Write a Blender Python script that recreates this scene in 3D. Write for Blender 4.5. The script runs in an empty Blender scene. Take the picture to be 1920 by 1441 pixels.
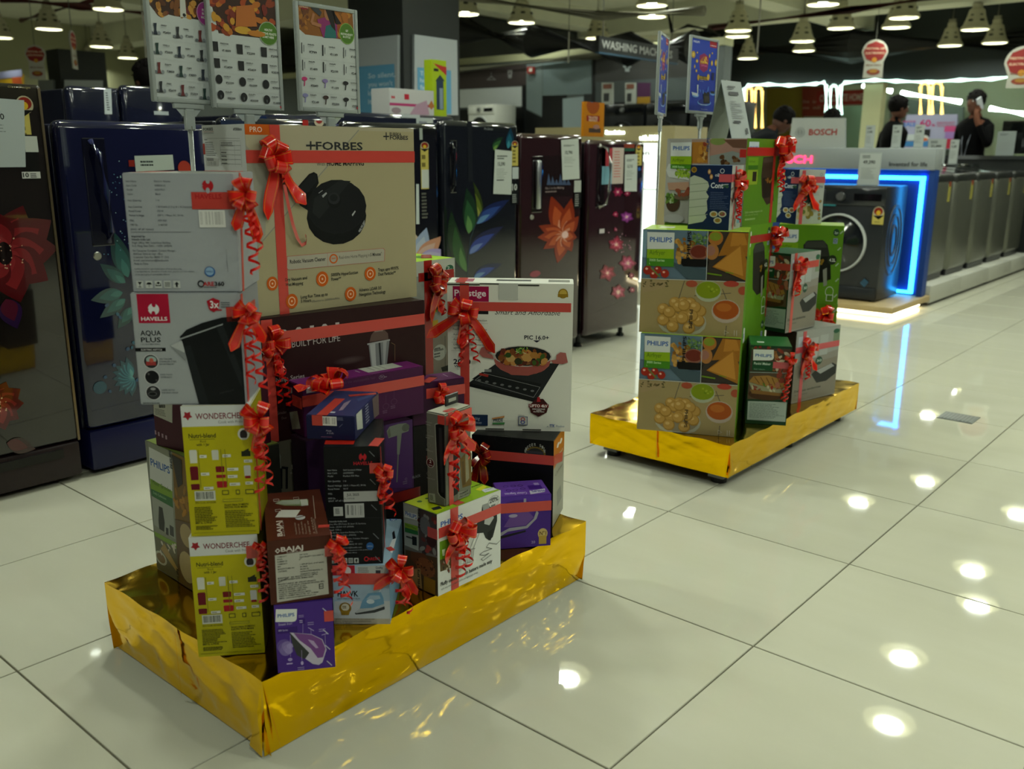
import bpy, bmesh, math, random
import numpy as np
from mathutils import Vector, Matrix, noise as mnoise

# ------------------------------------------------------------------ camera, world, exposure
SC = bpy.context.scene
COL = SC.collection
FPX = 1714.668
CAM = Vector((2.04123, -1.27041, 1.13897))
_p, _r, _y = math.radians(14.21818), math.radians(0.35571), math.radians(40.66243)
_R0 = Vector((math.cos(_y), math.sin(_y), 0))
CF = Vector((-math.sin(_y) * math.cos(_p), math.cos(_y) * math.cos(_p), -math.sin(_p)))
_U0 = _R0.cross(CF)
CR = _R0 * math.cos(_r) + _U0 * math.sin(_r)
CU = -_R0 * math.sin(_r) + _U0 * math.cos(_r)
cd = bpy.data.cameras.new('camera')
cd.sensor_width = 36.0
cd.lens = FPX / 1920.0 * 36.0
cd.clip_start, cd.clip_end = 0.05, 200
cd.dof.use_dof = True
cd.dof.focus_distance = 2.35
cd.dof.aperture_fstop = 4.0
cam = bpy.data.objects.new('camera', cd)
COL.objects.link(cam)
M = Matrix((CR, CU, -CF)).transposed().to_4x4()
M.translation = CAM
cam.matrix_world = M
SC.camera = cam
w = bpy.data.worlds.new('world'); SC.world = w
w.use_nodes = True
w.node_tree.nodes['Background'].inputs[0].default_value = (0.97, 1.0, 0.95, 1)
w.node_tree.nodes['Background'].inputs[1].default_value = 0.018
SC.view_settings.view_transform = 'Standard'
SC.view_settings.look = 'None'
SC.view_settings.gamma = 1.0
SC.view_settings.use_curve_mapping = False
SC.view_settings.exposure = 0.66
LAMP_POWER = 105.0          # emission of each bell lamp's diffuser
cy = SC.cycles
cy.max_bounces, cy.diffuse_bounces, cy.glossy_bounces, cy.transmission_bounces, cy.transparent_max_bounces = 4, 2, 3, 3, 4
cy.caustics_reflective = cy.caustics_refractive = False
cy.use_adaptive_sampling = True; cy.adaptive_threshold = 0.04
random.seed(7)
# ------------------------------------------------------------------ helpers
def ray(q):
    return CF + CR * ((q[0] - 960) / FPX) + CU * ((720.5 - q[1]) / FPX)
def on_plane(q, P, n):
    d = ray(q); return CAM + d * ((Vector(P) - CAM).dot(n) / d.dot(n))
def onX(q, X): return on_plane(q, (X, 0, 0), Vector((1, 0, 0)))
def onY(q, Y): return on_plane(q, (0, Y, 0), Vector((0, 1, 0)))
def onZ(q, Z): return on_plane(q, (0, 0, Z), Vector((0, 0, 1)))
def atD(q, D): return CAM + ray(q) * D

def lin(h):
    if not isinstance(h, str): return h
    h = h.lstrip('#')
    if len(h) == 3: h = ''.join(c * 2 for c in h)
    o = []
    for i in (0, 2, 4):
        c = int(h[i:i + 2], 16) / 255
        o.append(c / 12.92 if c <= 0.04045 else ((c + 0.055) / 1.055) ** 2.4)
    return tuple(o)
def mixc(a, b, t):
    a, b = lin(a), lin(b); return tuple(x + (y - x) * t for x, y in zip(a, b))

_mats = {}
def mat(name, color=None, rough=0.5, metal=0.0, coat=0.0, noise=0.0, nscale=8.0, bump=0.0, bscale=40.0,
        emit=None, estr=0.0, trans=0.0, ior=1.45, alpha=1.0, spec=0.5, sheen=0.0, coatrough=0.05):
    if name in _mats: return _mats[name]
    m = bpy.data.materials.new(name); m.use_nodes = True
    nt = m.node_tree; b = nt.nodes['Principled BSDF']
    b.inputs['Roughness'].default_value = rough
    b.inputs['Metallic'].default_value = metal
    b.inputs['Coat Weight'].default_value = coat
    b.inputs['Coat Roughness'].default_value = coatrough
    b.inputs['Transmission Weight'].default_value = trans
    b.inputs['IOR'].default_value = ior
    b.inputs['Alpha'].default_value = alpha
    b.inputs['Specular IOR Level'].default_value = spec
    b.inputs['Sheen Weight'].default_value = sheen
    if color is None:
        a = nt.nodes.new('ShaderNodeAttribute'); a.attribute_name = 'Col'
        src = a.outputs['Color']
    else:
        c = lin(color)
        rgb = nt.nodes.new('ShaderNodeRGB'); rgb.outputs[0].default_value = (*c, 1)
        src = rgb.outputs[0]
    if noise > 0:
        tc = nt.nodes.new('ShaderNodeTexCoord')
        n = nt.nodes.new('ShaderNodeTexNoise'); n.inputs['Scale'].default_value = nscale
        n.inputs['Detail'].default_value = 4
        nt.links.new(tc.outputs['Object'], n.inputs['Vector'])
        mr = nt.nodes.new('ShaderNodeMapRange')
        mr.inputs['To Min'].default_value = 1 - noise; mr.inputs['To Max'].default_value = 1 + noise
        nt.links.new(n.outputs['Fac'], mr.inputs['Value'])
        mx = nt.nodes.new('ShaderNodeMix'); mx.data_type = 'RGBA'; mx.blend_type = 'MULTIPLY'
        mx.inputs['Factor'].default_value = 1
        nt.links.new(src, mx.inputs['A']); nt.links.new(mr.outputs['Result'], mx.inputs['B'])
        src = mx.outputs['Result']
    nt.links.new(src, b.inputs['Base Color'])
    if bump > 0:
        tc = nt.nodes.new('ShaderNodeTexCoord')
        n = nt.nodes.new('ShaderNodeTexNoise'); n.inputs['Scale'].default_value = bscale
        nt.links.new(tc.outputs['Object'], n.inputs['Vector'])
        bp = nt.nodes.new('ShaderNodeBump'); bp.inputs['Strength'].default_value = bump
        bp.inputs['Distance'].default_value = 0.01
        nt.links.new(n.outputs['Fac'], bp.inputs['Height']); nt.links.new(bp.outputs['Normal'], b.inputs['Normal'])
    if emit is not None:
        b.inputs['Emission Color'].default_value = (*lin(emit), 1)
        b.inputs['Emission Strength'].default_value = estr
    _mats[name] = m
    return m

CARTON = mat('printed_carton', None, rough=0.38, noise=0.04, nscale=6, bump=0.03, bscale=25, spec=.22)
GLOSSY = mat('glossy_print', None, rough=0.12, coat=0.5)
DOORPRINT = mat('door_glass_print', None, rough=0.08, coat=1.0, coatrough=0.03)
PAPER = mat('paper_print', None, rough=0.6)
PAINT = mat('painted_surface', None, rough=0.45)
PLASTIC = mat('moulded_plastic', None, rough=0.3)
METAL = mat('brushed_metal', None, rough=0.3, metal=1.0)
RIBBON = mat('ribbon_band', None, rough=0.28, coat=0.3)
BOWMAT = mat('ribbon_bow', None, rough=0.22, coat=0.4, spec=0.6)
LITSIGN = mat('lit_sign_print', None, rough=0.4)
CLOTH = mat('cloth', None, rough=0.9, noise=0.12, nscale=30, spec=.1)
SKIN = mat('skin', None, rough=0.55)
HAIR = mat('hair', None, rough=0.75, bump=0.3, bscale=120, spec=.12)
ACRYL = mat('clear_acrylic', 'E8F0EC', rough=0.06, trans=0.75, ior=1.3)

class MB:
    """collects faces, one colour each, and links them as ONE mesh object"""
    def __init__(s): s.v = []; s.f = []; s.c = []
    def poly(s, pts, c):
        n = len(s.v); s.v.extend([tuple(p) for p in pts]); s.f.append(tuple(range(n, n + len(pts)))); s.c.append(lin(c))
    def add(s, verts, faces, c):
        n = len(s.v); s.v.extend([tuple(p) for p in verts]); c = lin(c)
        for f in faces: s.f.append(tuple(i + n for i in f)); s.c.append(c)
    def box(s, a, b, c, rz=0.0, about=None):
        (x0, y0, z0), (x1, y1, z1) = a, b
        vs = [Vector((x, y, z)) for z in (z0, z1) for y in (y0, y1) for x in (x0, x1)]
        if rz:
            ce = Vector(about or ((x0 + x1) / 2, (y0 + y1) / 2, 0)); m = Matrix.Rotation(rz, 3, 'Z')
            vs = [m @ (v - ce) + ce for v in vs]
        s.add(vs, [(0, 2, 3, 1), (4, 5, 7, 6), (0, 1, 5, 4), (2, 6, 7, 3), (0, 4, 6, 2), (1, 3, 7, 5)], c)
    def bbox(s, a, b, c, r=0.01, seg=2, M=None):
        bm = bmesh.new(); bmesh.ops.create_cube(bm, size=1)
        sz = [b[i] - a[i] for i in range(3)]
        for v in bm.verts:
            v.co = Vector([a[i] + (v.co[i] + .5) * sz[i] for i in range(3)])
        bmesh.ops.bevel(bm, geom=list(bm.edges), offset=min(r, min(sz) * .45), segments=seg, affect='EDGES', profile=.5)
        if M is not None: bmesh.ops.transform(bm, matrix=M, verts=bm.verts)
        s.add([v.co.copy() for v in bm.verts], [[v.index for v in f.verts] for f in bm.faces], c); bm.free()
    def tube(s, pts, r, c, n=8, cap=True, rs=None):
        pts = [Vector(p) for p in pts]; rings = []
        up = Vector((0, 0, 1))
        for i, p in enumerate(pts):
            t = (pts[min(i + 1, len(pts) - 1)] - pts[max(i - 1, 0)]).normalized()
            a = t.cross(up)
            if a.length < 1e-3: a = t.cross(Vector((1, 0, 0)))
            a.normalize(); b = t.cross(a).normalized(); up = b if abs(t.dot(b)) < .9 else up
            rr = rs[i] if rs else r
            rings.append([p + (a * math.cos(2 * math.pi * k / n) + b * math.sin(2 * math.pi * k / n)) * rr for k in range(n)])
        vs = [v for rg in rings for v in rg]; fs = []
        for i in range(len(pts) - 1):
            # keep rings aligned
            for k in range(n):
                fs.append((i * n + k, i * n + (k + 1) % n, (i + 1) * n + (k + 1) % n, (i + 1) * n + k))
        if cap: fs += [tuple(range(n))[::-1], tuple(range((len(pts) - 1) * n, len(pts) * n))]
        s.add(vs, fs, c)
    def lathe(s, prof, c, n=24, M=None, cap=False):
        vs = []; fs = []
        for (r, z) in prof:
            for k in range(n):
                a = 2 * math.pi * k / n; vs.append(Vector((r * math.cos(a), r * math.sin(a), z)))
        for i in range(len(prof) - 1):
            for k in range(n):
                fs.append((i * n + k, i * n + (k + 1) % n, (i + 1) * n + (k + 1) % n, (i + 1) * n + k))
        if cap:
            fs.append(tuple(range(n))[::-1]); fs.append(tuple(range((len(prof) - 1) * n, len(prof) * n)))
        if M is not None: vs = [M @ v for v in vs]
        s.add(vs, fs, c)
    def sphere(s, ce, r, c, n=12, m=8, sc=(1, 1, 1), M=None):
        prof = [(max(1e-5, math.sin(math.pi * i / m)), -math.cos(math.pi * i / m)) for i in range(m + 1)]
        mm = Matrix.Translation(ce) @ (M.to_4x4() if M is not None else Matrix.Identity(4)) @ Matrix.Diagonal((r * sc[0], r * sc[1], r * sc[2], 1))
        s.lathe(prof, c, n, mm)
    def build(s, name, material, parent=None, smooth=False, auto=False):
        me = bpy.data.meshes.new(name)
        me.from_pydata(s.v, [], s.f)
        a = me.color_attributes.new('Col', 'FLOAT_COLOR', 'CORNER')
        buf = []
        for f, c in zip(s.f, s.c): buf.extend([c[0], c[1], c[2], 1.0] * len(f))
        if len(buf) == len(a.data) * 4: a.data.foreach_set('color', buf)
        if smooth:
            me.polygons.foreach_set('use_smooth', [True] * len(me.polygons))
            if auto: me.set_sharp_from_angle(angle=math.radians(35))
        me.materials.append(material)
        o = bpy.data.objects.new(name, me); COL.objects.link(o)
        if parent is not None: o.parent = parent
        return o

def tag(o, label=None, cat=None, group=None, kind=None):
    if label: o['label'] = label
    if cat: o['category'] = cat
    if group: o['group'] = group
    if kind: o['kind'] = kind
    return o
def empty(name, loc=(0, 0, 0), rz=0.0, label=None, cat=None, group=None, kind=None):
    o = bpy.data.objects.new(name, None); o.location = loc; o.rotation_euler = (0, 0, rz); COL.objects.link(o)
    return tag(o, label, cat, group, kind)
def copy_tree(o, parent=None):
    c = o.copy(); COL.objects.link(c)
    if parent is not None: c.parent = parent
    for ch in o.children: copy_tree(ch, c)
    return c

# ---- flat lettering
_gl = {}
def glyphs(txt, bold=0.0, shear=0.0):
    bold = min(bold, .022); k = (txt, bold, shear)
    if k not in _gl:
        cu = bpy.data.curves.new('lettering', 'FONT'); cu.body = txt; cu.size = 1; cu.resolution_u = 2
        cu.offset = bold; cu.shear = shear; cu.fill_mode = 'FRONT'
        ob = bpy.data.objects.new('lettering', cu)
        me = ob.to_mesh()
        vs = [(v.co.x, v.co.y) for v in me.vertices]; fs = [tuple(p.vertices) for p in me.polygons]
        ob.to_mesh_clear(); bpy.data.objects.remove(ob); bpy.data.curves.remove(cu)
        _gl[k] = (vs, fs)
    return _gl[k]
CAP = None
def cap_height():
    global CAP
    if CAP is None: CAP = max(y for x, y in glyphs('H')[0])
    return CAP

class Canvas:
    """flat print on a plane: O,U,V,N in the local frame of `thing`; drawn in photo-crop pixels that are mapped onto the plane"""
    def __init__(s, thing, O, U, V, N, w, h, quad=None, crop=(0, 0, 1), step=2.5e-5, base=2.5e-4):
        s.t = thing; s.O, s.U, s.V, s.N = Vector(O), Vector(U), Vector(V), Vector(N); s.w, s.h = w, h
        s.mb = MB(); s.k = base; s.step = step; s.crop = crop; s.H = None; s.unit = False
        if quad:
            q = [s._full(*p) for p in quad]; d = [(0, h), (w, h), (w, 0), (0, 0)]
            A = []; B = []
            for (x, y), (u, v) in zip(q, d):
                A.append([x, y, 1, 0, 0, 0, -u * x, -u * y]); B.append(u)
                A.append([0, 0, 0, x, y, 1, -v * x, -v * y]); B.append(v)
            s.H = np.append(np.linalg.solve(np.array(A, float), np.array(B, float)), 1).reshape(3, 3)
    def _full(s, x, y): return (s.crop[0] + x * s.crop[2], s.crop[1] + y * s.crop[2])
    def P(s, x, y):
        if s.unit: return (x * s.w, (1 - y) * s.h)
        x, y = s._full(x, y)
        if s.H is not None:
            a = s.H @ np.array([x, y, 1.0]); return (a[0] / a[2], a[1] / a[2])
        m = s.t.matrix_world; r3 = m.to_3x3()
        P = on_plane((x, y), m @ s.O, r3 @ s.N); L = m.inverted() @ P - s.O
        return (L.dot(s.U), L.dot(s.V))
    def _cl(s, p): return (min(max(p[0], 0), s.w), min(max(p[1], 0), s.h))
    def to3(s, p, k=None): return s.O + s.U * p[0] + s.V * p[1] + s.N * (s.k if k is None else k)
    def uvpoly(s, pts, c):
        s.mb.poly([s.to3(s._cl(p)) for p in pts], c); s.k += s.step
    def full(s, c): s.uvpoly([(0, 0), (s.w, 0), (s.w, s.h), (0, s.h)], c)
    def rect(s, x0, y0, x1, y1, c):
        a = s.P(x0, y0); b = s.P(x1, y1)
        s.uvpoly([(a[0], b[1]), (b[0], b[1]), (b[0], a[1]), (a[0], a[1])], c)
    def poly(s, pts, c): s.uvpoly([s.P(*p) for p in pts], c)
    def ell(s, x, y, rx, ry, c, n=18, rot=0.0):
        o = s.P(x, y); a = abs(s.P(x + rx, y)[0] - o[0]); b = abs(s.P(x, y - ry)[1] - o[1])
        cr, sr = math.cos(rot), math.sin(rot); pts = []
        for i in range(n):
            t = 2 * math.pi * i / n; px, py = a * math.cos(t), b * math.sin(t)
            pts.append((o[0] + px * cr - py * sr, o[1] + px * sr + py * cr))
        s.uvpoly(pts, c)
    def ring(s, x, y, rx, ry, t, c, n=20):
        o = s.P(x, y); a = abs(s.P(x + rx, y)[0] - o[0]); b = abs(s.P(x, y - ry)[1] - o[1]); k = 1 - t
        for i in range(n):
            t0, t1 = 2 * math.pi * i / n, 2 * math.pi * (i + 1) / n
            s.mb.poly([s.to3((o[0] + f * a * math.cos(t), o[1] + f * b * math.sin(t))) for f, t in ((1, t0), (1, t1), (k, t1), (k, t0))], c)
        s.k += s.step
    def line(s, p0, p1, wpx, c):
        a, b = Vector(s.P(*p0)), Vector(s.P(*p1)); d = (b - a)
        if d.length < 1e-7: return
        sc = abs(s.P(p0[0], p0[1] - 1)[1] - s.P(*p0)[1]); n = Vector((-d.y, d.x)).normalized() * wpx * sc / 2
        s.uvpoly([a - n, b - n, b + n, a + n], c)
    def text(s, t, p0, p1, h, c, bold=0.0, shear=0.0):
        if not t: return
        vs, fs = glyphs(t, bold, shear)
        if not vs: return
        A, B = Vector(s.P(*p0)), Vector(s.P(*p1)); d = B - A
        if abs(d.y) < .25 * abs(d.x): d.y = 0
        elif abs(d.x) < .25 * abs(d.y): d.x = 0
        L = d.length; d.normalize(); up = Vector((-d.y, d.x))
        if abs(d.x) >= abs(d.y): hh = abs(s.P(p0[0], p0[1] - h)[1] - A.y)
        else: hh = abs(s.P(p0[0] - h, p0[1])[0] - A.x)
        x0, x1 = min(v[0] for v in vs), max(v[0] for v in vs); sx = L / max(x1 - x0, 1e-6); sy = hh / cap_height()
        out = [s.to3(A + d * ((vx - x0) * sx) + up * (vy * sy)) for vx, vy in vs]
        s.mb.add(out, fs, c); s.k += s.step
    def micro(s, x0, y0, x1, y1, n, c, fill=.55, seed=1, ragged=True):
        """rows of unreadably small print"""
        rnd = random.Random(seed); a = s.P(x0, y0); b = s.P(x1, y1); W = b[0] - a[0]; Hh = a[1] - b[1]
        row = Hh / n
        for i in range(n):
            y = a[1] - row * (i + .5); x = a[0]; end = a[0] + W * (rnd.uniform(.6, 1) if ragged else 1)
            while x < end:
                l = W * rnd.uniform(.04, .13); e = min(x + l, end)
                s.mb.poly([s.to3(s._cl(p)) for p in ((x, y - row * fill / 2), (e, y - row * fill / 2), (e, y + row * fill / 2), (x, y + row * fill / 2))], c)
                x = e + W * .015
        s.k += s.step
    def barcode(s, x0, y0, x1, y1, seed=3, bg='E8E8E4', fg='1a1a1a'):
        rnd = random.Random(seed); s.rect(x0, y0, x1, y1, bg); W = x1 - x0; x = x0 + W * .07
        yy0, yy1 = y0 + (y1 - y0) * .1, y1 - (y1 - y0) * .16
        while x < x1 - W * .09:
            l = W * rnd.choice((.012, .02, .03)); a = s.P(x, yy0); b = s.P(x + l, yy1)
            s.mb.poly([s.to3(p) for p in ((a[0], b[1]), (b[0], b[1]), (b[0], a[1]), (a[0], a[1]))], fg)
            x += l + W * rnd.choice((.012, .02, .028))
        s.k += s.step
    def blobs(s, x0, y0, x1, y1, n, r, cols, seed=1, n_side=8, squash=(.6, 1)):
        rnd = random.Random(seed)
        for i in range(n):
            s.ell(rnd.uniform(x0, x1), rnd.uniform(y0, y1), r * rnd.uniform(.6, 1.2), r * rnd.uniform(*squash), rnd.choice(cols), n_side, rnd.uniform(0, 3))
    def build(s, name, material=None, parent=None):
        if not s.mb.f: return None
        return s.mb.build(name, material or CARTON, parent or s.t)

class Carton:
    """a cardboard box: root Empty at its base corner, local x along the front, y into the depth, z up"""
    def __init__(s, name, label, cat, pos, yaw, dims, cols, group=None, r=.0016, body='carton_body', material=None):
        s.w, s.d, s.h = dims
        s.root = empty(name, pos, math.radians(yaw), label, cat, group)
        s.root.matrix_world = Matrix.Translation(pos) @ Matrix.Rotation(math.radians(yaw), 4, 'Z')
        if isinstance(cols, str): cols = dict(a=cols)
        a = cols.get('a', 'C8C8C0')
        bm = bmesh.new(); bmesh.ops.create_cube(bm, size=1)
        for v in bm.verts: v.co = Vector(((v.co.x + .5) * s.w, (v.co.y + .5) * s.d, (v.co.z + .5) * s.h))
        bmesh.ops.bevel(bm, geom=list(bm.edges), offset=r, segments=2, affect='EDGES')
        mb = MB(); key = {}
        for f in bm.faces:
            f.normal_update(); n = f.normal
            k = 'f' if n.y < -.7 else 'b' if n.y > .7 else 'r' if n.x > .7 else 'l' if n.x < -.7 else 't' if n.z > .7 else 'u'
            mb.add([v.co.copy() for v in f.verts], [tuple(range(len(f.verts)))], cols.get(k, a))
        bm.free()
        s.body = mb.build(body, material or CARTON, s.root)
    def face(s, k, quad=None, crop=(0, 0, 1), **kw):
        w, d, h = s.w, s.d, s.h
        fr = dict(f=((0, 0, 0), (1, 0, 0), (0, 0, 1), (0, -1, 0), w, h), r=((w, 0, 0), (0, 1, 0), (0, 0, 1), (1, 0, 0), d, h),
                  l=((0, d, 0), (0, -1, 0), (0, 0, 1), (-1, 0, 0), d, h), t=((0, 0, h), (1, 0, 0), (0, 1, 0), (0, 0, 1), w, d))[k]
        return Canvas(s.root, *fr, quad=quad, crop=crop, **kw)
    def ribbon(s, strips, c='C8443A', off=.0011):
        """strips: (face, p0, p1, width_px) in full photo pixels, laid on the faces"""
        mb = MB()
        for (k, p0, p1, wpx) in strips:
            cv = s.face(k, **({} if not isinstance(p0, dict) else {}))
            a, b = Vector(cv._cl(cv.P(*p0))), Vector(cv._cl(cv.P(*p1))); d = b - a
            if abs(d.y) < .12 * abs(d.x): b.y = a.y = (a.y + b.y) / 2
            elif abs(d.x) < .12 * abs(d.y): b.x = a.x = (a.x + b.x) / 2
            d = (b - a).normalized(); n = Vector((-d.y, d.x)) * wpx / 2
            e = d * .0012
            q = [a - n - e, b - n + e, b + n + e, a + n - e]
            lo = [cv.to3(p, .0003) for p in q]; hi = [cv.to3(p, off) for p in q]
            mb.poly(hi, c)
            for i in range(4): mb.poly([lo[i], lo[(i + 1) % 4], hi[(i + 1) % 4], hi[i]], c)
        return mb.build('ribbon', RIBBON, s.root)
    def bow(s, k, p, size, seed=0, curls=(), tails=2, c='C81410', loops=9, flat=.75, name='bow', out=0.0, tl=1.2):
        cv = s.face(k); o = cv.P(*p)
        return make_bow(s.root, cv.to3(o, .002 + out), cv.U, cv.V, cv.N, size, seed, curls, tails, c, loops, flat, name, tl)

def strip(mb, pts, axes, width, cols=None, c='C81410', taper=None):
    """a ribbon: pts with a width axis at each point; gold lines near both edges"""
    ts = (-.5, -.39, -.35, .35, .39, .5); g = 'D88A20'
    segc = (c, g, c, g, c) if cols is None else cols
    n = len(pts); base = len(mb.v)
    for i in range(n):
        wd = width * (taper[i] if taper else 1)
        for t in ts: mb.v.append(tuple(pts[i] + axes[i] * (t * wd)))
    L = len(ts)
    for i in range(n - 1):
        for j in range(L - 1):
            mb.f.append((base + i * L + j, base + i * L + j + 1, base + (i + 1) * L + j + 1, base + (i + 1) * L + j)); mb.c.append(lin(segc[j]))

def make_bow(parent, O, U, V, N, size, seed=0, curls=(), tails=2, c='C81410', loops=9, flat=.75, name='bow', tl=1.2):
    size *= .86; rnd = random.Random(seed * 13 + 5); mb = MB(); L = size * .44; W = size * .27
    loops = max(5, int(loops * .72)); c = 'DC1C12' if c in ('C81410', 'C01818', 'C81810', 'C01810', 'B81818', 'C82028') else c
    for i in range(loops):
        a = 2 * math.pi * (i + rnd.uniform(-.42, .42)) / loops
        el = math.radians(rnd.choice((12, 30, 62)) + rnd.uniform(-8, 10)) * flat + .1
        d = (U * math.cos(a) + V * math.sin(a)) * math.cos(el) + N * math.sin(el)
        q = N * math.cos(el) - (U * math.cos(a) + V * math.sin(a)) * math.sin(el)
        ax = d.cross(q).normalized(); l = L * rnd.uniform(.75, 1.12)
        pts = []; axs = []; tp = []
        for k in range(11):
            t = k / 10
            pts.append(O + d * (l * math.sin(math.pi * t) ** .75) + q * (l * .3 * math.sin(2 * math.pi * t)) + N * size * .05)
            tw = (t - .5) * rnd.uniform(-.5, .5); axs.append((ax * math.cos(tw) + q * math.sin(tw)).normalized()); tp.append(.35 + .65 * math.sin(math.pi * t))
        strip(mb, pts, axs, W, c=c, taper=tp)
    for i in range(tails):
        a = -math.pi / 2 + (i - (tails - 1) / 2) * .75 + rnd.uniform(-.25, .25)
        d = U * math.cos(a) + V * math.sin(a); side = U * -math.sin(a) + V * math.cos(a)
        l = size * tl * rnd.uniform(.7, 1.05); pts = []; axs = []; tp = []
        for k in range(8):
            t = k / 7
            pts.append(O + d * (l * t) + N * (size * (.10 + .05 * math.sin(6 * t + i)) ))
            tw = .4 * math.sin(5 * t + i * 2); axs.append(side * math.cos(tw) + N * math.sin(tw)); tp.append(.6 + .55 * t if k < 7 else .12)
        strip(mb, pts, axs, W, c=c, taper=tp)
    for (du, dv, ln, rr) in curls:
        turns = max(2, int(ln / .022)); npt = turns * 9; pts = []; axs = []
        ph = rnd.uniform(0, 6)
        for k in range(npt + 1):
            t = k / npt; a = ph + 2 * math.pi * turns * t; grow = min(1, t * 4)
            ctr = O + U * (du * t) + V * (dv * t - ln * t) + N * (rr * 1.1 + .003)
            pts.append(ctr + (U * math.cos(a) + N * math.sin(a)) * rr * grow)
            axs.append((V + U * .35 * math.sin(a)).normalized())
        strip(mb, pts, axs, .0065, cols=(c,) * 5)
    return mb.build(name, BOWMAT, parent, smooth=True)
# ------------------------------------------------------------------ the hall: floor, ceiling, walls, columns
def tile_mat():
    m = bpy.data.materials.new('porcelain_tile'); m.use_nodes = True; nt = m.node_tree; b = nt.nodes['Principled BSDF']
    oi = nt.nodes.new('ShaderNodeObjectInfo'); tc = nt.nodes.new('ShaderNodeNewGeometry')
    mp = nt.nodes.new('ShaderNodeMapping'); mp.inputs['Scale'].default_value = (1.2, 5.0, 1)
    nz = nt.nodes.new('ShaderNodeTexNoise'); nz.inputs['Scale'].default_value = 1.6; nz.inputs['Detail'].default_value = 5
    nt.links.new(tc.outputs['Position'], mp.inputs['Vector']); nt.links.new(mp.outputs['Vector'], nz.inputs['Vector'])
    cr = nt.nodes.new('ShaderNodeMix'); cr.data_type = 'RGBA'
    cr.inputs['A'].default_value = (*lin('C8C6B0'), 1); cr.inputs['B'].default_value = (*lin('D4D2C0'), 1)
    nt.links.new(nz.outputs['Fac'], cr.inputs['Factor'])
    mr = nt.nodes.new('ShaderNodeMapRange'); mr.inputs['To Min'].default_value = .965; mr.inputs['To Max'].default_value = 1.03
    nt.links.new(oi.outputs['Random'], mr.inputs['Value'])
    mx = nt.nodes.new('ShaderNodeMix'); mx.data_type = 'RGBA'; mx.blend_type = 'MULTIPLY'; mx.inputs['Factor'].default_value = 1
    nt.links.new(cr.outputs['Result'], mx.inputs['A']); nt.links.new(mr.outputs['Result'], mx.inputs['B'])
    nt.links.new(mx.outputs['Result'], b.inputs['Base Color'])
    b.inputs['Roughness'].default_value = .03; b.inputs['Specular IOR Level'].default_value = .24
    return m
TILE = tile_mat()
GROUT = mat('grout', '6E6A58', rough=.8, noise=.1, nscale=20)
fl = MB(); fl.box((-19, -8, -.12), (9, 24, -.004), '6E6A58')
floor = tag(fl.build('floor', GROUT), kind='structure')
T = .6; G = .0022
tm = MB(); tm.bbox((G, G, -.014), (T - G, T - G, 0), 'D0CEB8', r=.0012, seg=1)
proto = tm.build('tile', TILE, floor); near = []; far = MB()
def in_view(x, y):
    d = Vector((x, y, 0)) - CAM; z = d.dot(CF)
    if z < .2: return None
    return (960 + FPX * d.dot(CR) / z, 720.5 - FPX * d.dot(CU) / z, z)
cells = []
for i in range(-32, 15):
    for j in range(-13, 40):
        ps = [in_view((i + a) * T, (j + b) * T) for a in (0, 1) for b in (0, 1)]
        ok = any(p and -60 < p[0] < 1980 and -50 < p[1] < 1560 for p in ps)
        hid = i < -4 or (i * T < -.12 and j * T > 6.0)
        cells.append((0 if ok and not hid else 1, min((p[2] for p in ps if p), default=50), i, j))
cells.sort()
for n, (hid, dd, i, j) in enumerate(cells):
    if not hid and n < 290:
        o = proto if n == 0 else proto.copy()
        if n: COL.objects.link(o)
        o.location = (i * T, j * T, 0)
    else:
        x, y = i * T, j * T
        far.box((x + G, y + G, -.014), (x + T - G, y + T - G, 0), 'D0CEB8')
tag(far.build('tile_field', TILE, floor), kind='stuff')
# brushed floor box lid sunk in the tiles
fb = MB(); fb.box((.92, 2.955, 0), (1.067, 3.09, .0025), '5A5F5A'); fb.box((.93, 2.965, .0025), (1.057, 3.08, .0032), '666B66')
for k in range(8): fb.box((.935 + k * .015, 2.97, .0032), (.942 + k * .015, 3.075, .0038), '50554F')
tag(fb.build('floor_box_lid', METAL), 'small grey metal floor box lid set flush in the cream tiles', 'floor box')

CEIL = mat('ceiling_concrete', 'E4E4CC', rough=.9, noise=.12, nscale=2)
cm = MB(); cm.box((-19, -8, 3.75), (9, 24, 3.95), 'B9B69A')
ceiling = tag(cm.build('ceiling', CEIL), kind='structure')
for x in (-13.2, -9.2, -5.2, -1.2, 2.8):
    b = MB(); b.box((x, -8, 3.4), (x + .45, 24, 3.76), 'B9B69A'); b.build('ceiling_beam', CEIL, ceiling)
for y in (3.2, 8.8, 13.8):
    b = MB(); b.box((-19, y, 3.3), (6, y + .5, 3.75), 'B9B69A'); b.build('ceiling_beam', CEIL, ceiling)
WALLG = mat('wall_paint_grey', '59605E', rough=.6, noise=.06, nscale=3)
WALLD = mat('wall_paint_dark', '2A2D2C', rough=.55, noise=.08, nscale=3)
CREAM = mat('wall_paint_cream', 'B4B48E', rough=.7, noise=.05, nscale=3)
# far left wall
b = MB(); b.box((-19, -3, 0), (-18.8, 24, 3.8), '8a8a70'); tag(b.build('wall_left', CREAM), kind='structure')
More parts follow.
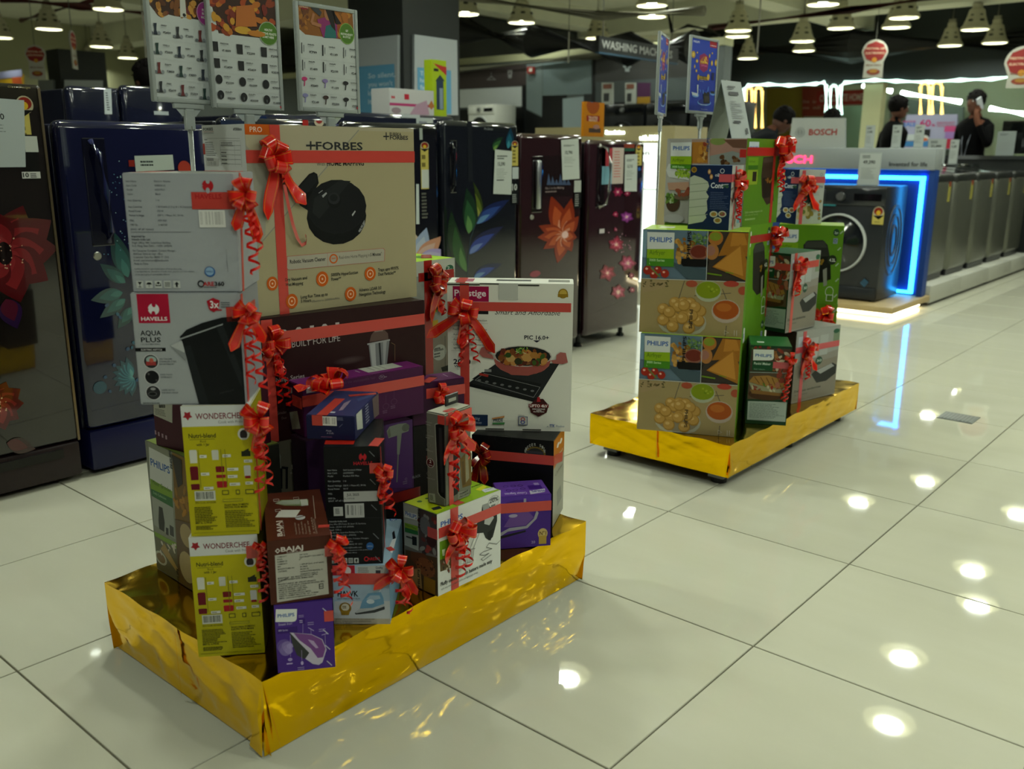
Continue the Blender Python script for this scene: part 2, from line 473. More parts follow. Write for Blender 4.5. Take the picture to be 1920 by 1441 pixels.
# wall behind the washing machine bay
b = MB(); b.box((-19, 10.0, 0), (-4.05, 10.2, 2.5), '59605E'); wb = tag(b.build('wall_back', WALLG), kind='structure')
b = MB(); b.box((-19, 9.98, 2.5), (-4.05, 10.22, 2.6), 'A8A890'); b.build('cornice', CREAM, wb)
wcv = Canvas(wb, (-19, 10, 0), (1, 0, 0), (0, 0, 1), (0, -1, 0), 14.95, 2.5, crop=(860, 60, .20833), base=.004, step=.001)
wcv.poly([(-900, 360), (612, 292), (612, 482), (-900, 560)], '4A4140')
wcv.poly([(-900, 565), (570, 490), (570, 668), (-900, 700)], 'D8DEDC')
wcv.rect(572, 480, 600, 2000, '16181a')
wcv.poly([(612, 292), (755, 284), (755, 760), (612, 690)], '7C8A8A')
wcv.poly([(760, 284), (1200, 250), (1200, 560), (760, 572)], '78888A')
wcv.poly([(612, 700), (755, 770), (755, 2200), (612, 2200)], '0C0E0E')
wcv.rect(755, 575, 945, 2200, '0A0B0B')
wcv.poly([(940, 600), (1130, 580), (1130, 2200), (940, 2200)], 'A2B2B4')
wcv.rect(1130, 560, 1215, 2200, '2a2e2e')
wcv.rect(1212, 235, 1236, 2200, '101212')
wcv.rect(1240, 225, 2100, 450, '3A3A38'); wcv.rect(1240, 450, 2100, 640, '4a5252'); wcv.rect(1240, 640, 2100, 2200, '0C0D0E')
wcv.rect(0, 700, 572, 2200, '0E1011')
# pictograms: hanger, bucket, shirt
wcv.poly([(258, 432), (300, 395), (345, 432)], '9a9a98'); wcv.poly([(272, 426), (300, 405), (332, 426)], '4A4140'); wcv.line((300, 395), (302, 362), 6, '9a9a98')
wcv.poly([(448, 345), (492, 340), (484, 415), (456, 418)], '9a9a98'); wcv.ell(468, 372, 9, 12, '4A4140')
wcv.poly([(1490, 290), (1560, 290), (1562, 320), (1545, 322), (1545, 358), (1505, 358), (1505, 322), (1488, 320)], 'A0A8A8'); wcv.ell(1525, 318, 10, 12, '3A3A38')
wcv.build('wall_panels', PAINT)
def column(name, x0, y0, x1, y1, z1=3.75):
    b = MB(); b.box((x0, y0, 0), (x1, y1, z1), '333a39')
    return tag(b.build(name, WALLD), kind='structure')
# column beside the fridges with its two poster boards
cA = column('column_1', -3.90, 3.66, -3.28, 4.26)
cB = column('column_2', -10.06, 3.99, -9.72, 4.57, 2.32)
# ------------------------------------------------------------------ bell pendant lamps
SHADE = mat('lamp_shade_cream', 'C9C4A6', rough=.45, noise=.05)
DIFF = mat('lamp_diffuser', 'FFFFFF', rough=.4, emit='F5FFF0', estr=LAMP_POWER)
ORD = ['first', 'second', 'third', 'fourth', 'fifth', 'sixth', 'seventh', 'eighth', 'ninth', 'tenth', 'eleventh', 'twelfth', 'thirteenth',
       'fourteenth', 'fifteenth', 'sixteenth', 'seventeenth', 'eighteenth', 'nineteenth', 'twentieth', 'twenty-first', 'twenty-second', 'twenty-third', 'twenty-fourth', 'twenty-fifth', 'twenty-sixth']
def make_lamp():
    r = empty('pendant_lamp')
    m = MB()
    m.lathe([(.185, .0), (.2, .004), (.2, .03), (.192, .04), (.165, .075), (.125, .19), (.105, .27), (.07, .30), (.07, .36), (.03, .38)], 'C9C4A6', 28)
    m.lathe([(.186, .002), (.155, .075), (.115, .19), (.095, .26), (.0, .262)], 'D8D4BC', 28)
    m.build('shade', SHADE, r, smooth=True, auto=True)
    m = MB()
    for k in range(6):
        a = k * math.pi / 3 + .3
        M2 = Matrix.Rotation(a, 4, 'Z')
        m.bbox((.128, -.03, .11), (.162, .03, .135), '2a2820', .004, 1, M2)
        m.bbox((.112, -.022, .19), (.132, .022, .205), '2a2820', .004, 1, M2)
    m.build('vent_slot', PAINT, r)
    m = MB(); m.poly([(.1 * math.cos(2 * math.pi * k / 12), -.1 * math.sin(2 * math.pi * k / 12), .036) for k in range(12)], 'FFFFFF'); m.build('diffuser', DIFF, r)
    m = MB(); m.tube([(0, 0, .37), (0, 0, .83)], .012, '8a8674', 8); m.box((-.05, -.03, .36), (.05, .03, .42), 'A8A48C'); m.build('stem', PAINT, r)
    return r
lp = make_lamp()
vis = [(1222, 11), (1222, 32), (1384, 58), (1382, 69), (1504, 78), (1507, 96), (1543, 9), (1695, 34), (1680, 52), (1828, 56), (1781, 86), (1864, 89), (1402, 110),
       (978, 43), (1120, 72), (872, 27), (734, 7), (92, 55), (203, 18), (190, 88), (167, 123), (240, 109), (0, 71)]
LH = 2.92
first = True
order = sorted(range(len(vis)), key=lambda i: (vis[i][0], vis[i][1]))
def put_lamp(x, y, label):
    global first
    o = lp if first else copy_tree(lp)
    first = False
    o.location = (x, y, LH); tag(o, label, 'lamp', 'bell pendant lamps')
for n, i in enumerate(order):
    g = onZ(vis[i], LH)
    if g.y > 15.9: g = CAM + (g - CAM) * ((15.9 - CAM.y) / (g.y - CAM.y))
    put_lamp(g.x, g.y, 'cream bell pendant lamp, %s from the left under the ceiling' % ORD[n])
refl = []
for (x, y) in [(.06, 6.1), (.29, 5.08), (-1.88, 3.99), (.03, 8.27), (.27, 7.5), (-1.17, 10.67), (-1.55, 9.38), (.01, 10.25), (-3.47, 7.29),
               (-3.6, 12.6)]:
    refl.append((x, y))
refl.sort(key=lambda p: (p[1] - CAM.y) * .735 - (p[0] - CAM.x) * .632)
for n, (x, y) in enumerate(refl):
    put_lamp(x, y, 'cream bell pendant lamp mirrored in the floor tiles, %s reflection from the bottom' % ORD[n])
for (x, y) in [(2.4, 6.0), (2.4, 8.4), (2.6, 4.0), (2.7, 2.5), (1.3, 3.4), (3.0, .6), (4.4, 1.6), (4.6, -.6), (2.3, -1.1), (3.6, -2.2), (-1.4, -1.2), (-.7, 1.3), (-1.2, 2.4), (-1.0, .5), (-2.2, 1.6), (-5.2, 4.2), (4.8, 5.4)]:  # unseen lamps, added to balance the light on floor and boxes
    put_lamp(x, y, 'cream bell pendant lamp out of view, added for its light')

# ------------------------------------------------------------------ ceiling services
def pipe(name, pts, r, c, label, cat='pipe', m=None, n=10):
    b = MB(); b.tube(pts, r, c, n); return tag(b.build(name, m or PAINT, smooth=True), label, cat)
def P3(q, z): g = onZ(q, z); return (g.x, g.y, z)
pipe('sprinkler_pipe', [P3((1330, 52), 3.05), P3((1600, 18), 3.05), P3((1800, -12), 3.05)], .05, '5A1E1A', 'dark red sprinkler pipe crossing high over the shop front lamps')
pipe('sprinkler_pipe', [P3((0, -3), 3.2), P3((150, 12), 3.2), P3((320, 30), 3.2)], .06, '5E2420', 'dark red sprinkler pipe running straight over the blue refrigerators')
pipe('sprinkler_pipe', [P3((40, 38), 3.26), P3((75, 28), 3.26), P3((175, 0), 3.26)], .04, '5E2420', 'thin dark red sprinkler branch ending in a downturned nozzle')
pipe('sprinkler_pipe', [onY((885, 115), 10.8), onY((1120, 85), 10.8)], .06, '6A1216', 'dull red pipe behind the black duct above the back wall')
pipe('air_duct', [onY((865, 56), 9.35), onY((1000, 78), 9.35), onY((1180, 92), 9.35), onY((1300, 90), 9.35)], .22, '141514', 'fat black air duct above the back wall panels', 'duct', n=16)
pipe('air_duct', [onY((1310, 98), 16.6), onY((1600, 88), 16.6), onY((1990, 72), 16.6)], .3, '101211', 'long black air duct above the dark shop front fascia', 'duct', n=16)
pipe('conduit_pipe', [onY((700, 148), 9.9), onY((860, 131), 9.9), onY((1120, 104), 9.9), onY((1165, 98), 9.9)], .05, 'A5A48E', 'cream conduit pipe along the top of the grey wall panels')
pipe('conduit_pipe', [onY((860, -6), 7), onY((1130, 30), 7), onY((1320, 20), 7)], .05, '8E8B74', 'thin cream conduit pipe between bell lamps near centre')
pipe('cable_bundle', [onY((1240, -40), 12), onY((1260, 60), 12), onY((1290, 48), 12), onY((1330, 56), 12), onY((1350, 66), 12), onY((1310, 70), 12)], .03, '2a2922', 'loose dark cable bundle sagging beside the black duct', 'cable', n=6)

# ------------------------------------------------------------------ refrigerators
def petal(cv, cx, cy, ang, ln, wd, c1, c2, c3=None, bend=0.0):
    """a printed petal in photo pixels: two or three nested tones"""
    c1, c2, c3 = mixc(c1, '120E12', .22), mixc(c2, '120E12', .22), mixc(c3 or c2, '120E12', .22)
    for k, (s, c) in enumerate(((1, c1), (.74, c2), (.4, c3))):
        pts = []; n = 9
        for sgn in (1, -1):
            rng = range(n + 1) if sgn == 1 else range(n - 1, 0, -1)
            for i in rng:
                t = i / n; wv = math.sin(math.pi * t ** .8) * wd * .5 * s * sgn
                l = ln * (t * (s if k else 1)); a = ang + bend * t
                pts.append((cx + math.cos(a) * l - math.sin(a) * wv, cy + math.sin(a) * l + math.cos(a) * wv))
        cv.poly(pts, c)
def flower(cv, cx, cy, r, n, c1, c2, c3, ctr='F0D080', wd=.62, rot=0.0, squash=.9, seed=1):
    rnd = random.Random(seed)
    for i in range(n):
        a = rot + 2 * math.pi * i / n + rnd.uniform(-.12, .12)
        petal(cv, cx, cy, a, r * rnd.uniform(.85, 1.1), r * wd, c1, c2, c3)
    cv.ell(cx, cy, r * .14, r * .16, ctr)
def energy(cv, x, y, w, h, b='C8B860'):
    """star-rating sticker: round fan on top of a yellow tag"""
    cv.rect(x, y + w * .45, x + w, y + h, b); cv.ell(x + w / 2, y + w * .5, w * .5, w * .52, 'B8B090')
    cv.ell(x + w / 2, y + w * .42, w * .4, w * .36, '8A2A20'); cv.ell(x + w / 2, y + w * .55, w * .2, w * .22, 'D8B030')
    cv.poly([(x, y + w * .8), (x + w, y + w * .8), (x + w / 2, y + w * 1.15)], '1a1a18'); cv.micro(x + w * .15, y + w * 1.3, x + w * .85, y + h * .9, 4, '6a6030')
def pricecard(cv, q, price, c='C6CCC6', seed=2):
    (x0, y0), (x1, y1), (x2, y2), (x3, y3) = q
    cv.poly(q, c); W = x1 - x0; H = y3 - y0
    def L(u, v): return (x0 + (x1 - x0) * u + (x3 - x0) * v, y0 + (y1 - y0) * u + (y3 - y0) * v)
    a, b = L(.14, .12), L(.75, .2); cv.micro(a[0], a[1], b[0], b[1], 2, '444a48', seed=seed)
    a, b = L(.2, .36), L(.62, .36); cv.text(price, a, b, H * .08, '222', .02)
    a, b = L(.14, .42), L(.8, .62); cv.micro(a[0], a[1], b[0], b[1], 6, '8a908c', fill=.3, seed=seed + 1)
    a, b = L(.16, .66), L(.6, .69); cv.micro(a[0], a[1], b[0], b[1], 1, '3a3a3a', seed=seed)
CAB = mat('fridge_cabinet', None, rough=.35)
class Fridge:
    def __init__(s, name, label, y0, w, h, ped, door, cab, pedc, x=-1.12, depth=.62, feet=False, r=.03, top_r=None):
        s.w, s.h = w, h
        s.root = empty(name, (x, y0, 0), math.pi / 2, label, 'refrigerator', 'refrigerators')
        s.root.matrix_world = Matrix.Translation((x, y0, 0)) @ Matrix.Rotation(math.pi / 2, 4, 'Z')
        m = MB(); m.bbox((.006, .066, ped * .5 if not feet else ped), (w - .006, depth, h - .012), cab, .012, 2); m.build('cabinet', CAB, s.root, smooth=True, auto=True)
        m = MB(); m.bbox((.014, .052, ped + .01), (w - .014, .07, h - .02), '0a0a0a', .004, 1); m.build('gasket', PLASTIC, s.root)
        m = MB(); m.bbox((0, 0, ped + .006), (w, .056, h), door, r, 4); m.build('door', DOORPRINT, s.root, smooth=True, auto=True)
        if not feet:
            m = MB(); m.bbox((.004, .004, .018), (w - .004, .5, ped), pedc, .012, 2); m.build('base_drawer', CAB, s.root, smooth=True, auto=True)
            for k in (.06, w - .1):
                m = MB(); m.lathe([(.0, 0), (.022, 0), (.02, .02), (.0, .02)], '111', 10, Matrix.Translation((k + .02, .07, 0))); m.build('foot', PLASTIC, s.root)
        else:
            for k in (.05, w - .07):
                m = MB(); m.lathe([(.0, 0), (.028, 0), (.024, .02), (.015, .025), (.015, ped + .02)], '15181a', 12, Matrix.Translation((k, .09, 0))); m.build('foot', PLASTIC, s.root)
                m = MB(); m.lathe([(.0, 0), (.028, 0), (.024, .02), (.015, .025), (.015, ped + .02)], '15181a', 12, Matrix.Translation((k, depth - .1, 0))); m.build('foot', PLASTIC, s.root)
    def face(s, **kw): return Canvas(s.root, (0, 0, 0), (1, 0, 0), (0, 0, 1), (0, -1, 0), s.w, s.h, base=.0008, **kw)
    def loc(s, q, out=0.0):
        m = s.root.matrix_world; p = on_plane(q, m @ Vector((0, -out, 0)), m.to_3x3() @ Vector((0, -1, 0))); return m.inverted() @ p
# leftmost: brown glass door with a big red poppy
f = Fridge('refrigerator', 'brown glass refrigerator with big red poppy print, at the left edge', -.54, .617, 1.341, .146, '1E1916', '171412', '241518', r=.012)
cv = f.face()
for (cx, cy, R, rot, sd) in ((8, 475, 92, .3, 1), (-6, 760, 46, .9, 2)):
    for a, l, wd in ((-1.2, 1.0, .8), (-.62, 1.12, .85), (-.1, 1.05, .8), (.55, 1.0, .8), (1.25, 1.0, .85), (2.2, .9, .8), (-2.0, 1, .8)):
        petal(cv, cx, cy, a, R * l * 1.05, R * wd, '5E1418', '8E2226', 'A02C30')
    cv.ell(cx, cy, R * .16, R * .24, '140608'); cv.blobs(cx - R * .25, cy - R * .35, cx + R * .4, cy + R * .3, 26, 1.6, ['D8A080', 'E0B898'], 4, 6)
petal(cv, 10, 560, 1.2, 60, 44, '301A44', '5A1A30'); petal(cv, 12, 830, .2, 55, 30, '3A1818', '5A2020')
cv.build('door_print', DOORPRINT)
cv = f.face(); cv.k = .002
energy(cv, 29, 180, 33, 100); cv.rect(38, 252, 76, 335, '1a1a18'); cv.rect(44, 255, 72, 285, 'C8CCC4')
cv.rect(40, 322, 76, 334, 'D0D0CC'); cv.text('10', (43, 332), (54, 332), 8, '222', .03); cv.micro(56, 324, 74, 333, 3, '444')
cv.text('Glass Design', (14, 164), (56, 164), 4, 'A09468', 0, .3); cv.build('energy_label', GLOSSY)
cv = f.face(); cv.k = .005
cv.poly([(-60, 180), (44, 188), (47, 313), (-60, 314)], 'B9C2C2'); cv.text('Rs 28,990', (-58, 222), (7, 222), 11, '222', .03); cv.micro(-50, 200, 22, 206, 1, '333'); cv.micro(-50, 230, 35, 250, 3, '8a9090', .3)
cv.micro(-40, 255, 5, 262, 1, '333'); cv.build('price_card', GLOSSY)
m = MB(); m.box((.604, -.004, .15), (.612, 0, 1.33), '8a7a62'); m.build('edge_trim', METAL, f.root)
m = MB(); m.box((.3, -.006, .10), (.55, .004, .13), '0a0808'); m.build('drawer_grip', PLASTIC, f.root)
# deep blue with teal flowers
f = Fridge('refrigerator', 'deep blue refrigerator with teal flowers, behind the grey kettle boxes', .105, .575, 1.235, .166, '0F1334', '0D1030', '141744', r=.045)
cv = f.face()
for (x, y, a, l, wd) in ((240, 520, -1.9, 95, 34), (235, 530, -2.5, 60, 26), (230, 548, 2.9, 62, 28), (235, 560, 2.5, 60, 24), (250, 575, 2.2, 50, 24)): petal(cv, x, y, a, l, wd, '184648', '246260', '3C807A')
for k in range(9): petal(cv, 248, 705, 1.6 + k * .35, 38, 16, '1E5060', '3A8090', '68B0B0')
cv.blobs(185, 300, 250, 480, 40, 1.3, ['7FA8B0', '5888A0', '9FC0C0'], 5, 6)
cv.ell(187, 726, 13, 12, '1F4A5C'); cv.blobs(190, 560, 260, 740, 10, 4, ['23486a', '2a5a70'], 8)
cv.build('door_print', DOORPRINT)
cv = f.face(); cv.k = .003; cv.poly([(251, 292), (323, 290), (326, 318), (254, 322)], 'BAC4BC'); cv.micro(262, 300, 300, 312, 2, '333a38'); cv.rect(240, 300, 252, 312, '8a2a20'); cv.ell(345, 315, 12, 14, 'B04030'); cv.build('price_card', GLOSSY)
a, b = f.loc((168, 275)), f.loc((190, 445)); xm = (a.x + b.x) / 2
m = MB(); m.bbox((xm - .03, -.003, b.z - .03), (xm + .05, .006, a.z + .03), '0A0C20', .012, 2); m.build('handle_recess', DOORPRINT, f.root)
m = MB(); m.tube([(xm, 0, a.z + .02), (xm + .012, -.03, a.z - .02), (xm + .022, -.038, (a.z + b.z) / 2), (xm + .03, -.03, b.z + .02), (xm + .03, 0, b.z - .015)], .011, '22264e', 10); m.build('handle', GLOSSY, f.root, smooth=True)
a = f.loc((183, 480)); m = MB(); m.lathe([(0, .004), (.012, .004), (.015, 0)], 'C8C8C0', 14, Matrix.Translation(a) @ Matrix.Rotation(math.pi / 2, 4, 'X')); m.build('lock', METAL, f.root)
# two fridges mostly hidden behind the tall boxes
f = Fridge('refrigerator', 'black refrigerator hidden behind the tall carton stack, red tape on top', .72, .56, 1.262, .15, '101420', '0c0e16', '10131c', r=.04)
cv = f.face(); cv.rect(566, 210, 578, 236, 'B02018'); cv.ell(598, 228, 9, 10, 'C8B8A0'); cv.ell(598, 226, 6, 6, '9A2820'); cv.rect(400, 224, 470, 236, '26304a'); cv.build('door_print', DOORPRINT)
f = Fridge('refrigerator', 'black refrigerator with a pastel lotus print beside the robot vacuum box', 1.31, .565, 1.265, .15, '0D0F18', '12163A', '10131c', r=.05)
cv = f.face()
for k, c in enumerate(('C0A8C8', 'E0C8B0', 'A8B8D8', 'D89878', 'B8A8E0')): petal(cv, 782, 490, -2.3 + k * .5, 66, 30, c, mixc(c, 'F0F0F0', .3), 'E8B070')
cv.poly([(780, 345), (785, 345), (786, 420), (780, 420)], 'C8D0CC')
energy(cv, 788, 266, 16, 88); cv.rect(790, 318, 804, 352, 'C8CCC4'); cv.micro(790, 360, 804, 410, 8, '6a6a60'); cv.rect(786, 240, 792, 262, 'A8B0A8'); cv.build('door_print', DOORPRINT)
# dark door with blue and green leaves
Z8 = (770, 200, .3331)
f = Fridge('refrigerator', 'black refrigerator with blue and green leaf print', 1.895, .555, 1.285, .15, '12161E', '0e1220', '0e1118', r=.06)
cv = f.face(crop=Z8)
for (bx, by, tx, ty, wd, c1, c2, c3, bd) in ((315, 930, 185, 595, 85, '1C3A20', '2E5A2C', '5A8A48', .25), (325, 715, 345, 455, 85, '1A3A24', '2F6038', '6A9A58', -.25),
        (385, 650, 385, 420, 36, '3A4A18', '6A7A2A', 'A8A850', -.3), (372, 660, 540, 505, 70, '1C2A5C', '33509A', '6A98C8', .2), (330, 830, 500, 650, 74, '1C2450', '34489A', '7088C8', .25),
        (355, 965, 505, 868, 60, '1a2450', '30489A', '6890C0', .2), (470, 245, 500, 160, 40, '20402A', '3A6A3A', '80A850', .5), (545, 235, 572, 120, 44, '15405A', '1F6A80', '48A0B0', -.2)):
    a = math.atan2(ty - by, tx - bx); petal(cv, bx, by, a - bd * .5, math.hypot(tx - bx, ty - by), wd, c1, c2, c3, bd)
pts = [(318, 960), (322, 850), (335, 740), (365, 660), (400, 600)]
for p0, p1 in zip(pts, pts[1:]): cv.line(p0, p1, 6, '2E3E48')
cv.line((330, 70), (336, 420), 40, '1D2126'); cv.text('ProSeries', (412, 130), (462, 126), 14, '9aa0a0', 0, .3)
cv.build('door_print', DOORPRINT)
cv = f.face(crop=Z8); cv.k = .003; energy(cv, 566, 192, 36, 140); cv.rect(566, 415, 605, 548, '15181a'); cv.text('10', (568, 470), (596, 470), 34, 'C8CCC8', .03); cv.micro(570, 490, 602, 540, 5, 'A0A4A0'); cv.rect(570, 340, 604, 405, 'C0C8C8'); cv.build('energy_label', GLOSSY)
cv = f.face(crop=Z8); cv.k = .006; pricecard(cv, [(470, 240), (566, 250), (562, 494), (460, 490)], '15,590'); cv.build('price_card', GLOSSY)
a, b = f.loc((843, 262)), f.loc((850, 362)); m = MB(); m.bbox((a.x, -.004, b.z), (a.x + .045, .006, a.z), '07090e', .012, 2); m.build('handle_recess', DOORPRINT, f.root)
m = MB(); m.tube([(a.x + .008, -.004, a.z - .01), (a.x + .008, -.024, a.z - .04), (a.x + .008, -.024, b.z + .04), (a.x + .008, -.004, b.z + .01)], .008, '20242c', 8); m.build('handle', GLOSSY, f.root, smooth=True)
# maroon with an orange flower
f = Fridge('refrigerator', 'maroon refrigerator with one big orange flower print', 2.462, .55, 1.237, .07, '2A1418', '1A0E12', '1c1012', feet=True, r=.03)
cv = f.face(crop=Z8)
for (tx, ty, wd) in ((790, 500, 90), (905, 515, 70), (945, 615, 60), (720, 670, 64), (712, 735, 60), (745, 800, 56), (825, 880, 66), (905, 815, 60), (935, 735, 56)):
    petal(cv, 862, 725, math.atan2(ty - 725, tx - 862), math.hypot(tx - 862, ty - 725), wd * 1.15, '9A3416', 'C85A2C', 'E89A78')
cv.ell(868, 720, 18, 20, 'F0C8C0'); cv.ell(700, 940, 30, 18, '8A3040'); cv.rect(745, 275, 910, 500, '1E1012')
for k in range(6): cv.poly([(765 + k * 22, 440), (775 + k * 22, 375 + (k % 3) * 16), (790 + k * 22, 440)], '4A5A78')
cv.text('No.1 in Ice Making', (757, 465), (862, 462), 13, '9a8a88', .01); cv.micro(757, 472, 852, 482, 1, '8a7a78')
cv.build('door_print', DOORPRINT)
cv = f.face(crop=Z8); cv.k = .004; cv.rect(918, 415, 955, 480, 'B8BCB4'); cv.rect(918, 482, 955, 568, '1a1c1c'); cv.micro(922, 490, 952, 560, 6, '9a9a94'); cv.k = .006
pricecard(cv, [(842, 187), (940, 178), (946, 405), (850, 412)], '13,790'); cv.build('price_card', GLOSSY)
a, b = f.loc((1002, 300)), f.loc((1008, 395)); m = MB(); m.bbox((a.x - .02, -.003, b.z - .01), (a.x + .07, .006, a.z + .02), '120809', .012, 2); m.build('handle_recess', DOORPRINT, f.root)
m = MB(); m.bbox((a.x, -.028, b.z + .01), (a.x + .032, -.006, a.z), 'B8BCC0', .008, 2); m.build('handle', METAL, f.root, smooth=True)
a = f.loc((997, 407)); m = MB(); m.lathe([(0, .006), (.012, .006), (.014, 0)], 'C8C8C0', 14, Matrix.Translation(a) @ Matrix.Rotation(math.pi / 2, 4, 'X')); m.build('lock', METAL, f.root)
# purple-maroon with pink blossoms
f = Fridge('refrigerator', 'purple maroon refrigerator with small pink blossoms and arched chrome handle', 3.075, .575, 1.212, .07, '2C141C', '1E0E14', '1c1012', feet=True, r=.05)
cv = f.face(crop=Z8)
for i, (x, y, r, c1, c2, c3) in enumerate(((1165, 480, 38, '7A1838', 'B02858', 'E070A0'), (1215, 620, 44, '7A2878', 'B050A8', 'E0A0D8'), (1152, 605, 22, '8A1838', 'C03060', 'E880A8'), (1152, 690, 14, '8A1838', 'C03060', 'E880A8'), (1155, 775, 58, '8A1838', 'C02850', 'F08898'),
        (1220, 880, 56, '8A2040', 'C84070', 'F0A0B8'), (1105, 935, 58, '7A1828', 'B02848', 'E87888'), (1165, 1042, 56, '8A2438', 'C84868', 'F0B0B0'), (1245, 1030, 26, '6a1830', '9A2848', 'C86080'), (1240, 950, 24, '6a1830', '9A2848', 'C86080'), (1215, 488, 24, '7A1838', 'A02850', 'D06090'))):
    flower(cv, x, y, r * .85, 6, c1, c2, c3, 'F0C0B0', .8, i * .4, seed=i)
cv.blobs(1100, 680, 1260, 820, 26, 3, ['C880A0', 'E0B0C0'], 6, 6)
cv.rect(1058, 688, 1085, 710, 'C8C0C0'); cv.build('door_print', DOORPRINT)
cv = f.face(crop=Z8); cv.k = .003; cv.rect(1075, 232, 1135, 435, 'B04048'); cv.rect(1075, 335, 1135, 435, '7AA8B8'); cv.rect(1135, 230, 1192, 432, 'C8B8B0'); cv.micro(1145, 245, 1185, 400, 10, 'C05050', .3)
cv.rect(1200, 210, 1258, 232, '8A4030'); cv.rect(1200, 232, 1258, 250, '2E5A48'); energy(cv, 1266, 212, 30, 130); cv.rect(1268, 330, 1300, 400, '1a2030'); cv.ell(1284, 350, 8, 10, '3060B0'); cv.build('energy_label', GLOSSY)
cv = f.face(crop=Z8); cv.k = .006; pricecard(cv, [(1202, 270), (1272, 266), (1268, 476), (1198, 476)], '13,715'); cv.build('price_card', GLOSSY)
a, b = f.loc((1125, 272)), f.loc((1135, 388)); m = MB(); m.bbox((a.x - .03, -.003, b.z), (a.x + .06, .006, a.z), '14080c', .014, 2); m.build('handle_recess', DOORPRINT, f.root)
m = MB(); m.tube([(a.x - .01, -.004, a.z), (a.x + .04, -.03, a.z - .02), (a.x + .055, -.04, a.z - .1), (a.x + .05, -.04, b.z + .1), (a.x + .04, -.03, b.z + .02), (a.x, -.004, b.z)], .011, 'C8C8C4', 10); m.build('handle', METAL, f.root, smooth=True)
# back row, seen only above the first
for (y0, w_, h_, lab) in ((.60, .235, 1.41, 'dark navy two-door refrigerator in the back row, pale label strip hanging on it'), (.845, .3, 1.425, 'dark navy refrigerator in the back row under the man with dark hair'),
                          (1.42, .57, 1.325, 'black back-row refrigerator whose top shows above the robot vacuum box'), (2.07, .92, 1.355, 'navy back-row refrigerator carrying the pink and white iron box')):
    f = Fridge('refrigerator', lab, y0, w_, h_, .1, '12162A', '0E1122', '10131c', x=-2.1, r=.03)
    cv = f.face(); cv.k = .002
    if y0 < .7: cv.poly([(194, 167), (208, 166), (210, 214), (196, 214)], 'B8C0C0'); cv.micro(197, 172, 207, 208, 8, '555a5a')
    elif y0 < 1: cv.rect(288, 208, 316, 216, 'A8B0B0')
    elif y0 < 2: cv.rect(450, 216, 500, 224, '1c2a4a')
    else: cv.rect(752, 203, 787, 222, 'B4BAB8'); cv.micro(756, 208, 782, 216, 2, '444'); cv.rect(780, 220, 812, 256, 'B0B8B4'); cv.micro(785, 226, 808, 250, 4, '667')
    cv.build('price_card', GLOSSY)
# ------------------------------------------------------------------ gold foil platforms
def foil():
    m = bpy.data.materials.new('gold_foil'); m.use_nodes = True; nt = m.node_tree; b = nt.nodes['Principled BSDF']
    b.inputs['Base Color'].default_value = (*lin('FFCB0A'), 1); b.inputs['Metallic'].default_value = 1; b.inputs['Roughness'].default_value = .13
    tc = nt.nodes.new('ShaderNodeTexCoord'); mp = nt.nodes.new('ShaderNodeMapping'); mp.inputs['Scale'].default_value = (2.2, 2.2, 4.0)
    nt.links.new(tc.outputs['Object'], mp.inputs['Vector'])
    n1 = nt.nodes.new('ShaderNodeTexNoise'); n1.inputs['Scale'].default_value = 1.6; n1.inputs['Detail'].default_value = 3; n1.inputs['Distortion'].default_value = 1.2
    nt.links.new(mp.outputs['Vector'], n1.inputs['Vector'])
    bp = nt.nodes.new('ShaderNodeBump'); bp.inputs['Strength'].default_value = .12; bp.inputs['Distance'].default_value = .02
    nt.links.new(n1.outputs['Fac'], bp.inputs['Height']); nt.links.new(bp.outputs['Normal'], b.inputs['Normal'])
    return m
FOIL = foil()
